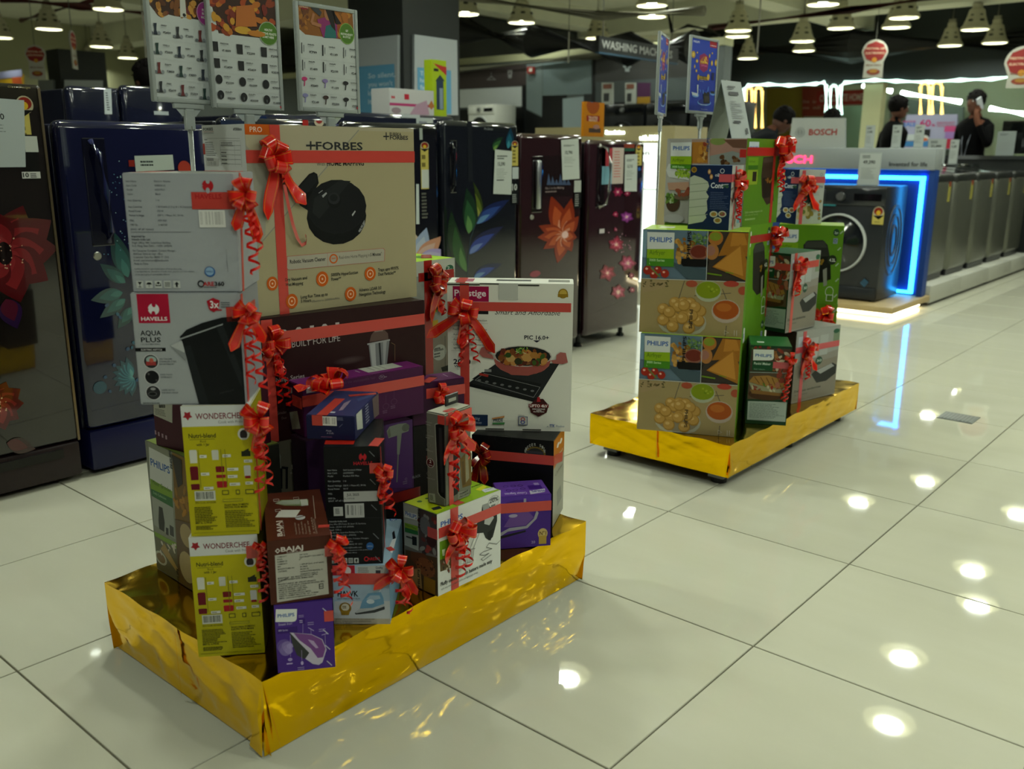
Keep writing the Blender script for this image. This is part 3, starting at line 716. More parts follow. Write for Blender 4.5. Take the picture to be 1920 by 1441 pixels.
def foil_block(name, x0, y0, x1, y1, z0, z1, parent, seed, amp=1.0):
    """a block wrapped in foil: gridded faces pushed in and out by creases"""
    rnd = random.Random(seed); mb = MB()
    ph = [rnd.uniform(0, 6.28) for _ in range(12)]; off = Vector((seed * 3.7, seed * 1.3, 0))
    def wob(x, y, z):
        q = Vector((x, y, z * .8)); k = .009 * mnoise.noise(q * 6 + off) + .0034 * mnoise.noise(q * 15 + off) + .004 * abs(mnoise.noise(Vector((x * 9, y * 9, z * 3)) + off))
        return k
    def crease(u, v): return .0030 * (abs(math.sin(3.1 * u + 2 * v + ph[4] + .8 * mnoise.noise(Vector((u, v, 3))))) ** 16) - .0026 * (abs(math.sin(2.3 * u - 1.5 * v + ph[5])) ** 20)
    H_ = z1 - z0
    def grid(f, nu, nv, n):
        base = len(mb.v)
        for i in range(nu + 1):
            for j in range(nv + 1):
                u, v = i / nu, j / nv; p = Vector(f(u, v))
                ed = min(u, 1 - u, v, 1 - v) * 8; amt = min(1, ed)
                low = max(0, 1 - (p.z - z0) / (H_ * (.42 + .14 * math.sin(23 * u + ph[8]) + .09 * math.sin(57 * u + ph[9])))) if abs(n.z) < .5 else 0
                p -= n * (.010 * low * amp)
                p += n * ((wob(p.x, p.y, p.z) + crease(u * 3 + p.z * 6, v * 3)) * amt * amp)
                if ed < .01: p.z += .0022 * math.sin(40 * (p.x + p.y) + ph[7]) * (1 if p.z > (z0 + z1) / 2 else .2)
                mb.v.append(tuple(p))
        for i in range(nu):
            for j in range(nv):
                a = base + i * (nv + 1) + j; mb.f.append((a, a + nv + 1, a + nv + 2, a + 1)); mb.c.append((1, 1, 1))
    W, D, H = x1 - x0, y1 - y0, z1 - z0
    grid(lambda u, v: (x0 + W * u, y0, z0 + H * v), 60, 18, Vector((0, -1, 0)))
    grid(lambda u, v: (x1, y0 + D * u, z0 + H * v), 110, 18, Vector((1, 0, 0)))
    grid(lambda u, v: (x1 - W * u, y1, z0 + H * v), 30, 8, Vector((0, 1, 0)))
    grid(lambda u, v: (x0, y1 - D * u, z0 + H * v), 40, 8, Vector((-1, 0, 0)))
    grid(lambda u, v: (x0 + W * u, y0 + D * v, z1), 30, 50, Vector((0, 0, .25)))
    o = mb.build(name, FOIL, parent, smooth=True); return o
def platform(label, x0, y0, x1, y1, z0, z1, seed, feet):
    r = empty('gold_platform', (0, 0, 0), 0, label, 'platform', 'gold foil display platforms')
    foil_block('foil_wrap', x0, y0, x1, y1, z0, z1, r, seed, 1.0 if z0 < .02 else .35)
    b = MB(); b.box((x0 + .026, y0 + .026, z0 + .006), (x1 - .026, y1 - .026, z1 - .02), '6a5a30'); b.build('plinth', PAINT, r)
    # overlap seams and folded corner of the wrapping
    s = MB(); xs = x0 + (x1 - x0) * .51
    s.poly([(xs - .004, y0 - .003, z1 - .004), (xs + .002, y0 - .007, z1 - .01), (xs + .006, y0 - .007, z0 + .012), (xs, y0 - .003, z0 + .006)], 'fff')
    s.poly([(x1 - .05, y0 - .006, z0 + .01), (x1 - .012, y0 - .008, z1 * .6), (x1 + .002, y0 - .004, z1 - .002), (x1 - .006, y0 - .007, z0 + .004)], 'fff')
    s.poly([(x1 + .006, y0 + .03, z0 + .004), (x1 + .002, y0 + .002, z1 - .004), (x1 + .008, y0 + .012, z1 * .5)], 'fff')
    s.build('foil_fold', FOIL, r)
    for (fx, fy) in feet:
        b = MB(); b.box((fx - .03, fy - .03, .02), (fx + .03, fy + .03, z0 + .01), '8a8a84'); b.lathe([(.0, 0), (.028, 0), (.028, .02), (.0, .02)], '151515', 14, Matrix.Translation((fx, fy, 0))); b.build('foot', PLASTIC, r)
    return r
platform('gold foil wrapped platform carrying the larger near pile of boxes', .062, -.412, .687, .618, .002, .170, 3, [])
platform('gold foil wrapped platform on small feet under the farther pile of boxes', .06, 1.50, .655, 2.69, .045, .165, 8, [(.13, 1.57), (.585, 1.57), (.585, 2.12), (.585, 2.62)])

# ------------------------------------------------------------------ logos and repeated print
def havells(cv, x, y, r, c, bg):
    cv.ell(x, y, r, r * 1.02, c, 20)
    cv.ell(x + r * .02, y - r * .84, r * .36, r * .5, bg, 14); cv.ell(x - r * .02, y + r * .84, r * .36, r * .5, bg, 14)
    cv.poly([(x - r * 1.05, y - r * .2), (x - r * .82, y), (x - r * 1.05, y + r * .2)], bg)
def careicons(cv, x, y, s, gap, n=5, bg='C8CCC8', fg='15181a'):
    for i in range(n):
        a = x + i * gap; cv.rect(a, y, a + s, y + s, bg)
        if i == 0: cv.poly([(a + s * .2, y + s * .15), (a + s * .8, y + s * .15), (a + s * .5, y + s * .55)], fg); cv.rect(a + s * .45, y + s * .5, a + s * .55, y + s * .85, fg); cv.rect(a + s * .3, y + s * .8, a + s * .7, y + s * .88, fg)
        elif i == 1: cv.poly([(a + s * .1, y + s * .5), (a + s * .3, y + s * .22), (a + s * .7, y + s * .22), (a + s * .9, y + s * .5)], fg); cv.rect(a + s * .46, y + s * .45, a + s * .54, y + s * .85, fg)
        elif i == 2: cv.poly([(a + s * .5, y + s * .12), (a + s * .75, y + s * .3), (a + s * .5, y + s * .5), (a + s * .25, y + s * .3)], fg); cv.rect(a + s * .12, y + s * .6, a + s * .88, y + s * .72, fg); cv.rect(a + s * .15, y + s * .35, a + s * .24, y + s * .7, fg); cv.rect(a + s * .76, y + s * .35, a + s * .85, y + s * .7, fg)
        elif i == 3: cv.micro(a + s * .1, y + s * .15, a + s * .9, y + s * .85, 4, fg, ragged=False)
        else: cv.poly([(a + s * .5, y + s * .12), (a + s * .82, y + s * .5), (a + s * .18, y + s * .5)], fg); cv.rect(a + s * .36, y + s * .5, a + s * .64, y + s * .88, fg)
def philips_tag(cv, x0, y0, x1, y1, bg='E2E4E0', fg='1F5AA8', logo='PHILIPS'):
    W, H = x1 - x0, y1 - y0
    cv.poly([(x0, y0), (x1, y0), (x1, y1 - H * .22), (x1 - W * .06, y1 - H * .06), (x1 - W * .2, y1), (x0, y1)], bg)
    cv.text(logo, (x0 + W * .1, y0 + H * .66), (x1 - W * .1, y0 + H * .66), H * .26, fg, .03)
RB = .026
CA = (220, 220, .23604); CB = (230, 530, .18734); CC = (430, 220, .26371); CD = (470, 560, .20822)
CE = (260, 740, .34713); CF_ = (480, 820, .31915); CG = (740, 740, .27755); CH = (770, 460, .25681); CI = (770, 760, .13879)

# ---- grey kettle boxes
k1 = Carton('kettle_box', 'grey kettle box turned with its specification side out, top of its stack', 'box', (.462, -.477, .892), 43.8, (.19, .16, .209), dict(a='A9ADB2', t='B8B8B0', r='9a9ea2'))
cv = k1.face('f', [(48, 437), (935, 440), (965, 1390), (115, 1388)], CA)
K = '3E4146'
for i, (t, v, y) in enumerate((('Item Name', 'Electric Kettle', 512), ('Item Code', 'GHBEKSK12S', 546), ('Model', 'AQUA PLUS', 580), ('Color', 'Black', 615), ('Net Quantity', '1 N', 666), ('Net Contents', '1 N Kettle (1.2 L) & 1 N Detachable', 717), ('Rated Power', '1250 W', 751), ('Rated Voltage', '220 V, 1 Phase AC, 50 Hz', 785), ('Mfd.', 'NOV 2024', 827), ('MRP Rs.', '3 460.00', 861), ('(incl. of all taxes)', '', 895))):
    cv.text(t, (80 + i * 3, y), (80 + i * 3 + len(t) * 9.0, y), 15, K); v and cv.text(v, (304 + i * 3, y), (304 + i * 3 + len(v) * 8.6, y), 15, K)
cv.line((108, 912), (588, 912), 3, '5a5d62')
for t, y, x1 in (('Imported by:', 952, 224), ('Havells India Ltd.', 977, 264), ('Regd. Office: 904, Surya Kiran Building,', 1003, 424), ('K.G. Marg, New Delhi - 110001 (INDIA)', 1028, 433), ('For Consumer Complaint, Contact: Manager,', 1066, 462), ('Address: Same as regd. office', 1091, 357), ('Customer Care No. 08045 77 1313', 1117, 404), ('E-mail: customercare@havells.com', 1143, 402), ('Made in China', 1170, 242), ('Liability limited to repair/replacement of the product only', 1208, 503), ('Copyright features, dimensions of trade dress, graphics and color scheme', 1229, 603), ('of this packaging is a punishable offence', 1252, 407)):
    cv.text(t, (115 + (y - 952) * .07, y), (x1, y), 15 if y < 1200 else 11, K, .015 if y < 990 else 0)
havells(cv, 733, 540, 46, 'B3242B', 'A9ADB2'); cv.text('HAVELLS', (630, 645), (842, 645), 38, 'B3242B', .03)
cv.barcode(652, 735, 868, 875); cv.ell(728, 1227, 43, 41, '2E5F9E'); cv.ell(726, 1224, 34, 33, '8FB0D0'); cv.text('HAVELLS', (698, 1232), (756, 1232), 13, '24508a', .02)
careicons(cv, 142, 1297, 58, 73)
cv.ring(655, 1322, 28, 28, .35, '1a1a1c'); cv.text('ARE', (672, 1338), (760, 1338), 31, 'C0242B', .05); cv.text('360', (764, 1338), (840, 1338), 31, '1a1a1c', .05); cv.micro(676, 1346, 836, 1354, 1, '2a2a2c')
cv.micro(862, 1050, 874, 1230, 14, '5a5d62', .4)
cv.build('front_print')
cv = k1.face('t', [(95, 400), (1060, 400), (935, 438), (48, 438)], CA); cv.poly([(120, 410), (370, 395), (240, 425), (80, 432)], 'B85048'); cv.poly([(330, 398), (1050, 398), (930, 430), (500, 432)], '6A7068'); cv.build('top_print')
k1.ribbon([('f', (361, 378), (441, 374), .0295), ('r', (443, 374), (470, 366), .0295), ('t', (448, 322), (456, 316), .02), ('r', (449, 325), (456, 545), .012)])
k1.bow('f', (463, 362), .088, 1, curls=[(.01, 0, .14, .010), (.02, 0, .10, .008)])
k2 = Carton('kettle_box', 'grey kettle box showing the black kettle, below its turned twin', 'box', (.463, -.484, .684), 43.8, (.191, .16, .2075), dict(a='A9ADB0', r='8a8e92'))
cv = k2.face('f', [(75, 100), (1165, 95), (1225, 1215), (180, 1220)], CB)
cv.rect(140, 108, 482, 402, 'B01838'); havells(cv, 313, 262, 56, 'E4E4E4', 'B01838'); cv.text('HAVELLS', (190, 378), (452, 378), 36, 'EEE', .04)
cv.text('AQUA', (182, 527), (390, 527), 48, '1d1f22', .012); cv.text('PLUS', (188, 594), (384, 594), 46, '1d1f22', .012); cv.text('1.2 L DOUBLE WALL', (186, 622), (380, 622), 12, '3a3c40')
cv.rect(118, 652, 434, 686, '101113'); cv.text('ELECTRIC KETTLE', (188, 678), (396, 678), 15, 'D0D0D0', .02)
for (x, y, c, tt) in ((285, 788, '303234', ('25% THICKER', 'STAINLESS STEEL', '304 INTERIOR*')), (296, 944, '15171a', ('COOL TOUCH', 'OUTER BODY')), (308, 1098, '2a2a2c', ('WIDER MOUTH', 'FOR EASY USAGE'))):
    cv.ell(x, y, 76, 74, 'D8D8D8'); cv.ell(x, y, 70, 68, c)
    for i, t in enumerate(tt): cv.text(t, (x + 84, y - 18 + i * 26 + (0 if len(tt) == 3 else 0)), (x + 84 + len(t) * 11.6, y - 18 + i * 26), 14, '33363a')
cv.ell(288, 770, 52, 36, '9FB4B0'); cv.rect(236, 788, 336, 826, 'A8403E'); cv.ell(290, 776, 22, 22, 'C8604E'); cv.ell(300, 1110, 44, 22, '5a5a5c'); cv.ell(300, 1110, 36, 16, '1a1a1c'); cv.ell(305, 1060, 26, 14, '9a9a9c'); cv.ell(340, 975, 10, 10, '444'); cv.ell(262, 912, 10, 12, '555')
# kettle picture
cv.poly([(472, 626), (625, 575), (640, 770), (625, 775)], '8C9092'); cv.poly([(478, 630), (590, 578), (618, 640), (622, 700)], 'B9BCBC'); cv.poly([(575, 540), (640, 470), (800, 400), (1000, 345), (1180, 330), (1225, 1215), (762, 1212), (600, 590)], '17191b')
cv.poly([(575, 555), (1010, 405), (1008, 420), (578, 570)], '9A9EA0'); cv.poly([(940, 440), (1010, 420), (1190, 900), (1190, 1050)], '24282a'); cv.poly([(620, 640), (680, 620), (860, 1210), (770, 1210)], '202426')
cv.text('HAVELLS', (975, 1112), (1110, 1078), 14, '3c4042')
cv.poly([(848, 178), (912, 145), (980, 172), (968, 255), (920, 292), (872, 262)], 'B01C2C'); cv.text('3x', (884, 248), (972, 248), 70, 'F0F0F0', .03); cv.rect(884, 262, 1000, 276, 'B01C2C')
cv.micro(988, 182, 1130, 248, 3, '50545a', .35); cv.micro(205, 1194, 462, 1206, 1, '44484c')
cv.build('front_print')
k2.ribbon([('f', (426, 589), (449, 588), .0275), ('r', (449, 588), (478, 580), .0275), ('r', (455, 550), (463, 755), .013)])
k2.bow('f', (466, 583), .085, 2, curls=[(.0, 0, .13, .009), (.025, 0, .15, .010)])

# ---- yellow blender boxes
def blender_print(cv, t, lower):
    Y = 'BDB315'
    cv.unit = True
    cv.full(Y); cv.rect(0, 0, 1, .155, 'D6D8D6')
    cv.poly([(.06 + .055 * (1 + .55 * (i % 2 - .45)) * math.cos(-math.pi / 2 + i * math.pi / 5) * 1.0 + .03, .072 + .028 * (1 + .55 * (i % 2 - .45)) * math.sin(-math.pi / 2 + i * math.pi / 5)) for i in range(10)], 'A02830')
    cv.text('WONDERCHEF', (.2, .1), (.88, .1), .042, '7A2430', .015); cv.text('Cook with Pride', (.52, .135), (.87, .135), .02, '6a6a6a')
    cv.text('Nutri-blend', (.08, .24), (.47, .24), .032, '2a3018', .02); cv.line((.09, .252), (.45, .252), .004, '6a6a20'); cv.text('Red', (.24, .275), (.32, .275), .016, '3a3a18'); cv.text('with 1 Jar', (.18, .3), (.37, .3), .018, '3a3a18', .02)
    cv.ell(.87, .22, .085, .045, 'D8D8D0'); cv.ell(.87, .225, .055, .036, '30282a'); cv.rect(.83, .25, .91, .262, 'C8C8C8')
    for (x, y, w, h, c) in ((.07, .33, .11, .1, 'D8D8CC'), (.39, .335, .10, .075, 'D0D0C4'), (.06, .455, .12, .105, '6A1420'), (.055, .59, .13, .045, '6A1420'), (.43, .46, .13, .045, '7A1820'), (.43, .525, .14, .025, '9A2028'), (.43, .575, .15, .05, 'A81C24'), (.84, .46, .1, .085, 'C8C8C4')):
        cv.poly([(x, y + h * .1), (x + w * .1, y), (x + w * .9, y), (x + w, y + h * .1), (x + w * .96, y + h), (x + w * .04, y + h)], c)
    cv.rect(.85, .54, .93, .56, '8A1820'); cv.rect(.82, .35, .95, .39, '24281a'); cv.poly([(.85, .35), (.93, .33), (.93, .35)], '24281a')
    for (x, y, w) in ((.215, .37, .1), (.215, .505, .12), (.24, .615, .14), (.545, .37, .12), (.6, .475, .16), (.6, .53, .14), (.62, .59, .15), (.85, .415, .12), (.85, .585, .11)):
        cv.rect(x, y, x + w, y + .022, 'DCDCD4'); cv.micro(x + .015, y + .006, x + w - .015, y + .017, 1, '6a6a4a')
    for x in (.2, .525, .585): cv.line((x, .33), (x, .62), .004, '7a7a20')
    cv.unit = True; cv.barcode(.1, .645, .40, .72, 5, 'CFD0C4', '222'); cv.text('SKU Code: 63152286', (.1, .742), (.4, .742), .013, '2a2a10')
    for (x, w) in ((.5, .1), (.7, .06), (.84, .13)): cv.rect(x, .645, x + w, .68, '50501a'); cv.rect(x + .012, .651, x + w - .012, .674, Y)
    cv.micro(.08, .765, .45, .885, 9, '4a4a14', .45, t); cv.text('MRP Rs. 4,799.00', (.08, .9), (.32, .9), .013, '2a2a10', .02); cv.micro(.08, .915, .4, .95, 3, '3a3a10', .5, t + 1)
    cv.text('Generic Name: DOMESTIC', (.52, .765), (.88, .765), .013, '2a2a10', .02); cv.text('ELECTRIC FOOD MIXERS', (.52, .785), (.86, .785), .013, '2a2a10', .02); cv.micro(.52, .80, .95, .94, 10, '5a5a1a', .42, t + 2); cv.rect(.5, .715, .8, .733, '8a8a30'); cv.rect(.51, .719, .79, .729, Y)
    cv.line((.04, .972), (.96, .972), .003, '7a7a20'); cv.unit = False
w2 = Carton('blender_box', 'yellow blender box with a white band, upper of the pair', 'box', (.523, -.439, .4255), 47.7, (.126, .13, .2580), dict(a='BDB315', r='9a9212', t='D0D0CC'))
cv = w2.face('f'); blender_print(cv, 1, False); cv.build('front_print')
w2.ribbon([('f', (459, 793), (474, 793), .028), ('r', (474, 793), (486, 789), .028), ('r', (476, 762), (488, 996), .012)])
w2.bow('f', (487, 783), .095, 3, curls=[(-.006, 0, .14, .010), (.014, 0, .13, .009), (.004, 0, .10, .008)], tails=1)
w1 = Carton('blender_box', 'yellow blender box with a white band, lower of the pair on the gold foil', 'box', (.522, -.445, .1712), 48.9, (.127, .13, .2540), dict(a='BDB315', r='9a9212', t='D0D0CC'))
cv = w1.face('f'); blender_print(cv, 5, True); cv.build('front_print')
w1.ribbon([('f', (463, 1035), (485, 1033), .026), ('r', (486, 1033), (495, 1030), .026)])
w1.bow('f', (490, 1020), .05, 4, curls=[(.0, 0, .11, .010), (.012, 0, .09, .009)], tails=1, loops=5)

# ---- mixer grinder box and the maroon box on it
mx = Carton('mixer_grinder_box', 'tall mixer grinder box with white and green label, behind the yellow boxes', 'box', (.092, -.297, .1712), -1.5, (.24, .2, .3215), dict(a='8A8A7A', r='2A2A24', t='7a8a40'))
cv = mx.face('f', crop=CE)
cv.full('7d8074')
cv.poly([(48, 240), (186, 295), (260, 325), (290, 1060), (225, 1040), (100, 940)], '8e9080')
cv.poly([(56, 280), (180, 345), (182, 560), (62, 480)], 'D8DAD6'); cv.text('PHILIPS', (66, 378), (168, 402), 36, '1F5AA8', .03)
cv.poly([(62, 450), (182, 520), (184, 562), (66, 505)], '7DA42A'); cv.text('Mixer Grinder', (76, 478), (175, 515), 22, '3a5a18'); cv.poly([(66, 505), (184, 560), (187, 610), (72, 545)], '2A6A34'); cv.text('Daily Collection', (80, 532), (150, 562), 12, 'A0C8A0')
cv.poly([(72, 545), (187, 610), (200, 780), (84, 700)], 'A4A89E'); cv.poly([(110, 600), (130, 610), (142, 690), (140, 740), (112, 722), (108, 680)], '1a1d1c'); cv.poly([(148, 715), (162, 720), (163, 760), (149, 752)], '26292a'); cv.poly([(168, 700), (190, 715), (192, 768), (170, 755)], '3a3d3c')
cv.poly([(84, 735), (205, 800), (206, 830), (90, 760)], '7DA42A'); cv.poly([(90, 760), (206, 830), (218, 1010), (98, 930)], '6E6A50'); cv.ell(122, 880, 30, 34, 'C8C8B0'); cv.ell(122, 880, 22, 24, '8a6a3a'); cv.blobs(120, 790, 200, 860, 12, 9, ['D8D0B8', 'E0D8C8'], 3); cv.poly([(120, 830), (140, 800), (215, 940), (205, 950)], 'B89858')
cv.poly([(182, 300), (300, 340), (300, 700), (200, 668)], '7a5a1e'); cv.blobs(195, 500, 300, 640, 20, 16, ['A07018', 'B88024', '8a5a14'], 6); cv.poly([(180, 320), (235, 350), (240, 480), (215, 500)], '2a2420')
cv.poly([(200, 668), (300, 700), (320, 1080), (222, 1035)], '6a5238'); cv.ell(262, 760, 34, 60, 'B8A070'); cv.ell(265, 930, 40, 80, 'C0AC80')
cv.text('PHILIPS', (226, 1030), (219, 940), 11, '15181c', .03); cv.text('PHILIPS', (186, 400), (180, 300), 11, '15181c', .03)
cv.build('front_print')
mb_ = Carton('maroon_box', 'plain maroon box with a white address sticker, wedged behind the upper yellow box', 'box', (.146, -.299, .4927), 8, (.2, .16, .19), dict(a='4A1428', r='3a1020'))
cv = mb_.face('f', crop=CE); cv.poly([(80, 40), (182, 40), (182, 152), (82, 108)], 'C4C4B8'); cv.barcode(108, 46, 146, 74, 4, 'C4C4B8'); cv.micro(88, 70, 170, 125, 5, '55554e', .4)
for i, t in enumerate((86, 104, 124, 144)): cv.rect(t, 190 + i * 9, t + 11, 214 + i * 9, 'B090A0')
cv.build('front_print')
bk = MB(); p = CAM; 

# ---- iron boxes at the front corner
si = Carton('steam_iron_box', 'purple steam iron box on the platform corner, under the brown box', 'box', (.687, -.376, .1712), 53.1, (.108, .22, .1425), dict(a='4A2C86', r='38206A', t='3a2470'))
cv = si.face('f', [(98, 980), (445, 955), (475, 1345), (140, 1388)], CF_)
cv.full('4A2C86')
philips_tag(cv, 112, 1005, 240, 1082); cv.text('Steam Iron', (132, 1105), (214, 1098), 15, 'C8C0E0'); cv.poly([(124, 1120), (245, 1108), (248, 1142), (127, 1155)], '3A2070'); cv.text('800 Series', (134, 1140), (190, 1134), 11, 'C8C0E0')
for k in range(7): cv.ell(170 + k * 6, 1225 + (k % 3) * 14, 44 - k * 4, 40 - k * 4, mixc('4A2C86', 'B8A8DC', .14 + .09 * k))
cv.poly([(202, 1145), (250, 1195), (322, 1255), (318, 1295), (288, 1300), (250, 1280), (222, 1220)], '3B3D3C'); cv.poly([(202, 1145), (330, 1155), (395, 1185), (422, 1245), (400, 1320), (380, 1335), (345, 1330), (300, 1300), (322, 1265), (250, 1195)], 'C4BCD0')
cv.poly([(225, 1148), (330, 1158), (392, 1188), (415, 1240), (402, 1290), (372, 1295), (330, 1240), (260, 1190)], '7B4A8E'); cv.poly([(310, 1185), (345, 1195), (375, 1235), (360, 1238), (330, 1210)], 'B8A0C8')
for (x, y, x2, y2) in ((278, 1080, 280, 1150), (325, 1120, 330, 1160), (410, 1160, 415, 1230), (212, 1290, 205, 1160), (280, 1310, 276, 1250)): cv.line((x, y), (x2, y2), 1.5, 'B8A8D8')
cv.rect(252, 1066, 292, 1092, '3A1E74'); cv.micro(256, 1070, 288, 1088, 2, 'B8A8D8'); cv.micro(250, 1040, 298, 1054, 2, 'A898CC', .4); cv.micro(305, 1082, 362, 1100, 2, 'A898CC', .4); cv.micro(372, 1122, 432, 1138, 2, 'A898CC', .4); cv.micro(190, 1325, 245, 1332, 1, 'C8B8E8'); cv.micro(256, 1348, 318, 1362, 2, 'A898CC', .4)
cv.ell(282, 1325, 8, 12, 'B8A8D8'); cv.ell(210, 1305, 14, 10, 'A898CC'); cv.line((310, 1115), (345, 1135), 3, 'C8B8E8'); cv.line((390, 1160), (425, 1150), 3, 'C8B8E8')
for (x, y) in ((390, 1002), (398, 1128), (412, 1218), (425, 1310)): cv.line((x, y), (x + 30, y + 26), 5, 'C4C0D8')
cv.build('front_print')
si.ribbon([('f', (609, 1155), (624, 1153), .022), ('r', (625, 1153), (631, 1148), .022)])
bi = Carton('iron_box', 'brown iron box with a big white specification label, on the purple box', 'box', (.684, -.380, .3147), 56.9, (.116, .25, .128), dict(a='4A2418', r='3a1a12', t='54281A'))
cv = bi.face('f', [(55, 605), (435, 575), (460, 950), (95, 975)], CF_); cv.full('4A2418')
cv.poly([(104, 662), (120, 646), (136, 662), (120, 678)], 'D0C8C0'); cv.poly([(112, 662), (120, 654), (128, 662), (120, 670)], '4A2418'); cv.text('BAJAJ', (140, 668), (270, 650), 26, 'D8D0C8', .04); cv.text('BUILT FOR LIFE', (175, 678), (270, 668), 9, 'C8C0B8')
cv.poly([(105, 688), (408, 656), (430, 928), (130, 962)], 'B9B7AC')
for i, (a, b_) in enumerate((('COMMODITY', 'DRY IRON'), ('MODEL', 'BAJAJ MAJESTY DX-6 (440019)'), ('NUMBER OF', '1U'), ('COMMODITY', ''), ('MRP', '1 499.00 (Incl. of all taxes)'), ('MANUFACTURED ON', '01/2025'), ('CONTENTS', 'IRON: 01'), ('', 'INSTRUCTION MANUAL: 01'), ('', 'WARRANTY CARD: 01'))):
    y = 703 + i * 14.4; cv.text(a, (118 + i * 1.5, y), (118 + i * 1.5 + len(a) * 6.4, y - len(a) * .5), 8, '2a2a26', .015); b_ and cv.text(b_, (250 + i * 1.2, y - 10), (250 + i * 1.2 + min(len(b_) * 6, 142), y - 22), 8, '2a2a26', .015)
for i, t in enumerate(('MARKETED BY : REG. BAJAJ ELECTRICALS LIMITED,', '4/5-47 VEER NARIMAN ROAD, MUMBAI 400001,', 'MAHARASHTRA', 'MANUFACTURED BY : M/S. APEKSHIT APPLIANCES', '10, PLOT NO. 13, SECTOR 3A, INTEGRATED INDUSTRIAL AREA,', 'PHASE III, BADDI, DISTT. SOLAN', 'HIMACHAL PRADESH - 173205, INDIA', 'IN CASE OF CONSUMER COMPLAINTS', 'CONTACT : BAJAJ ELECTRICALS LIMITED,', 'WRITE TO NUMBER SERVICE TEL : 022 - 41280000', 'EMAIL : consumercare@bajajelectricals.com')):
    y = 828 + i * 11.6; cv.text(t, (128 + i * 1.3, y), (128 + i * 1.3 + min(270, len(t) * 5.2), y - 24), 7.4, '2a2a26', .012)
cv.rect(370, 866, 398, 894, '2a2a26'); cv.rect(374, 870, 394, 890, 'B9B7AC'); cv.text('ISI', (376, 886), (392, 885), 10, '2a2a26', .03)
cv.build('front_print')
cv = bi.face('t', [(40, 312), (365, 283), (435, 575), (55, 605)], CF_); cv.full('54281A')
cv.poly([(104, 370), (140, 350), (255, 346), (298, 350), (298, 382), (250, 386), (160, 384)], '7d9068'); cv.poly([(104, 370), (150, 352), (250, 350), (248, 376), (160, 378)], 'A0A898'); cv.rect(250, 348, 298, 384, 'C0C4B8')
cv.poly([(105, 455), (135, 410), (252, 412), (222, 458)], 'D8D8D4'); cv.ell(250, 460, 30, 14, 'B8C0C4'); cv.line((222, 462), (275, 450), 4, '54281A')
cv.text('BAJAJ', (146, 574), (128, 478), 28, 'D0C8C0', .04); cv.text('BUILT FOR LIFE', (160, 574), (142, 474), 8, 'C0B8B0')
for k, x in enumerate((224, 244, 264, 284, 306, 332, 346)): cv.text(('Non-stick coated soleplate', 'Cool touch body', '360 degree cable', 'Thermal fuse', '1000 W', '2 YEARS', 'GUARANTEE')[k], (x + 8, 566), (x - 6, (492, 498, 485, 500, 480, 460, 470)[k]), 9, 'A89888')
for (x, y) in ((95, 345), (210, 335), (105, 408)): cv.rect(x, y, x + 34, y + 12, 'C8C0B8'); cv.rect(x + 2, y + 2, x + 32, y + 10, '54281A')
cv.line((325, 325), (340, 470), 1.5, 'A89888'); cv.build('top_print')
bi.ribbon([('f', (610, 1033), (623, 1031), .022), ('t', (598, 987), (617, 986), .012), ('r', (621, 1035), (632, 1026), .022)])
bi.bow('f', (630, 1015), .07, 5, curls=[(.0, 0, .10, .010), (.015, 0, .12, .011), (-.006, 0, .07, .008)], tails=1, loops=7)
hw = Carton('dry_iron_box', 'pale blue dry iron box under the black sandwich maker box', 'box', (.618, -.186, .1712), 41.2, (.119, .25, .1345), dict(a='A8C0D0', r='7AA0BC', t='9CB8CC'))
cv = hw.face('f', [(440, 745), (780, 745), (798, 1100), (462, 1095)], CF_); cv.full('A4BACB')
cv.poly([(462, 960), (795, 960), (798, 1100), (462, 1095)], 'C4C8CC'); cv.poly([(462, 1060), (797, 1068), (798, 1100), (462, 1095)], 'B8AE98'); cv.rect(440, 745, 580, 806, 'B02434'); cv.ell(530, 778, 26, 26, 'D8D0D0'); cv.poly([(588, 750), (762, 746), (766, 806), (592, 806)], 'B8BCB8'); cv.micro(596, 756, 690, 800, 5, '4a4a4a', .4); cv.text('Quality', (702, 764), (745, 762), 12, '1d2a50', .02); cv.rect(702, 774, 732, 800, '3a3a44')
cv.text('HAWK', (480, 930), (602, 926), 32, '16181c', .04); cv.text('LIGHT WEIGHT DRY IRON', (478, 948), (612, 944), 9, '2a2c34')
cv.poly([(582, 1032), (612, 1010), (760, 990), (762, 1010), (700, 1030), (590, 1040)], '3a3e40'); cv.poly([(590, 1022), (612, 1004), (758, 976), (760, 992), (700, 1012), (590, 1032)], 'B8BCBE'); cv.poly([(612, 1004), (625, 960), (660, 912), (735, 905), (752, 940), (758, 976), (690, 1000)], '6F9CBC'); cv.poly([(650, 948), (672, 925), (728, 925), (735, 945), (700, 952)], 'A4BACB'); cv.ell(675, 962, 24, 14, 'D0DCE4'); cv.line((728, 905), (742, 872), 4, 'E0E4E8')
cv.ell(526, 1000, 36, 34, '8A6A20'); cv.ell(526, 995, 24, 22, 'D8D0B8'); cv.micro(508, 985, 545, 1004, 2, '6a5a20'); cv.poly([(498, 1015), (555, 1015), (548, 1042), (505, 1042)], '9A7A28')
for i, t in enumerate(('Lightweight dry iron comes with Non-stick coated sole plate,', 'pilot lamp, 360 degree swivel cord & adjustable thermostat', 'Rated 750 W, 220-240 V')): cv.text(t, (468, 1068 + i * 12), ((706, 680, 570)[i], 1068 + i * 12), 7, '4a4e54')
cv.build('front_print')
cv = hw.face('t', crop=CF_); cv.ell(806, 480, 22, 10, '2E5FA0'); cv.text('ap', (792, 486), (820, 484), 9, 'E0E8F0', .03); cv.poly([(800, 560), (812, 545), (822, 600), (806, 612)], '15181c'); cv.poly([(775, 660), (800, 600), (830, 590), (800, 680)], 'D8DCE0'); cv.build('top_print')
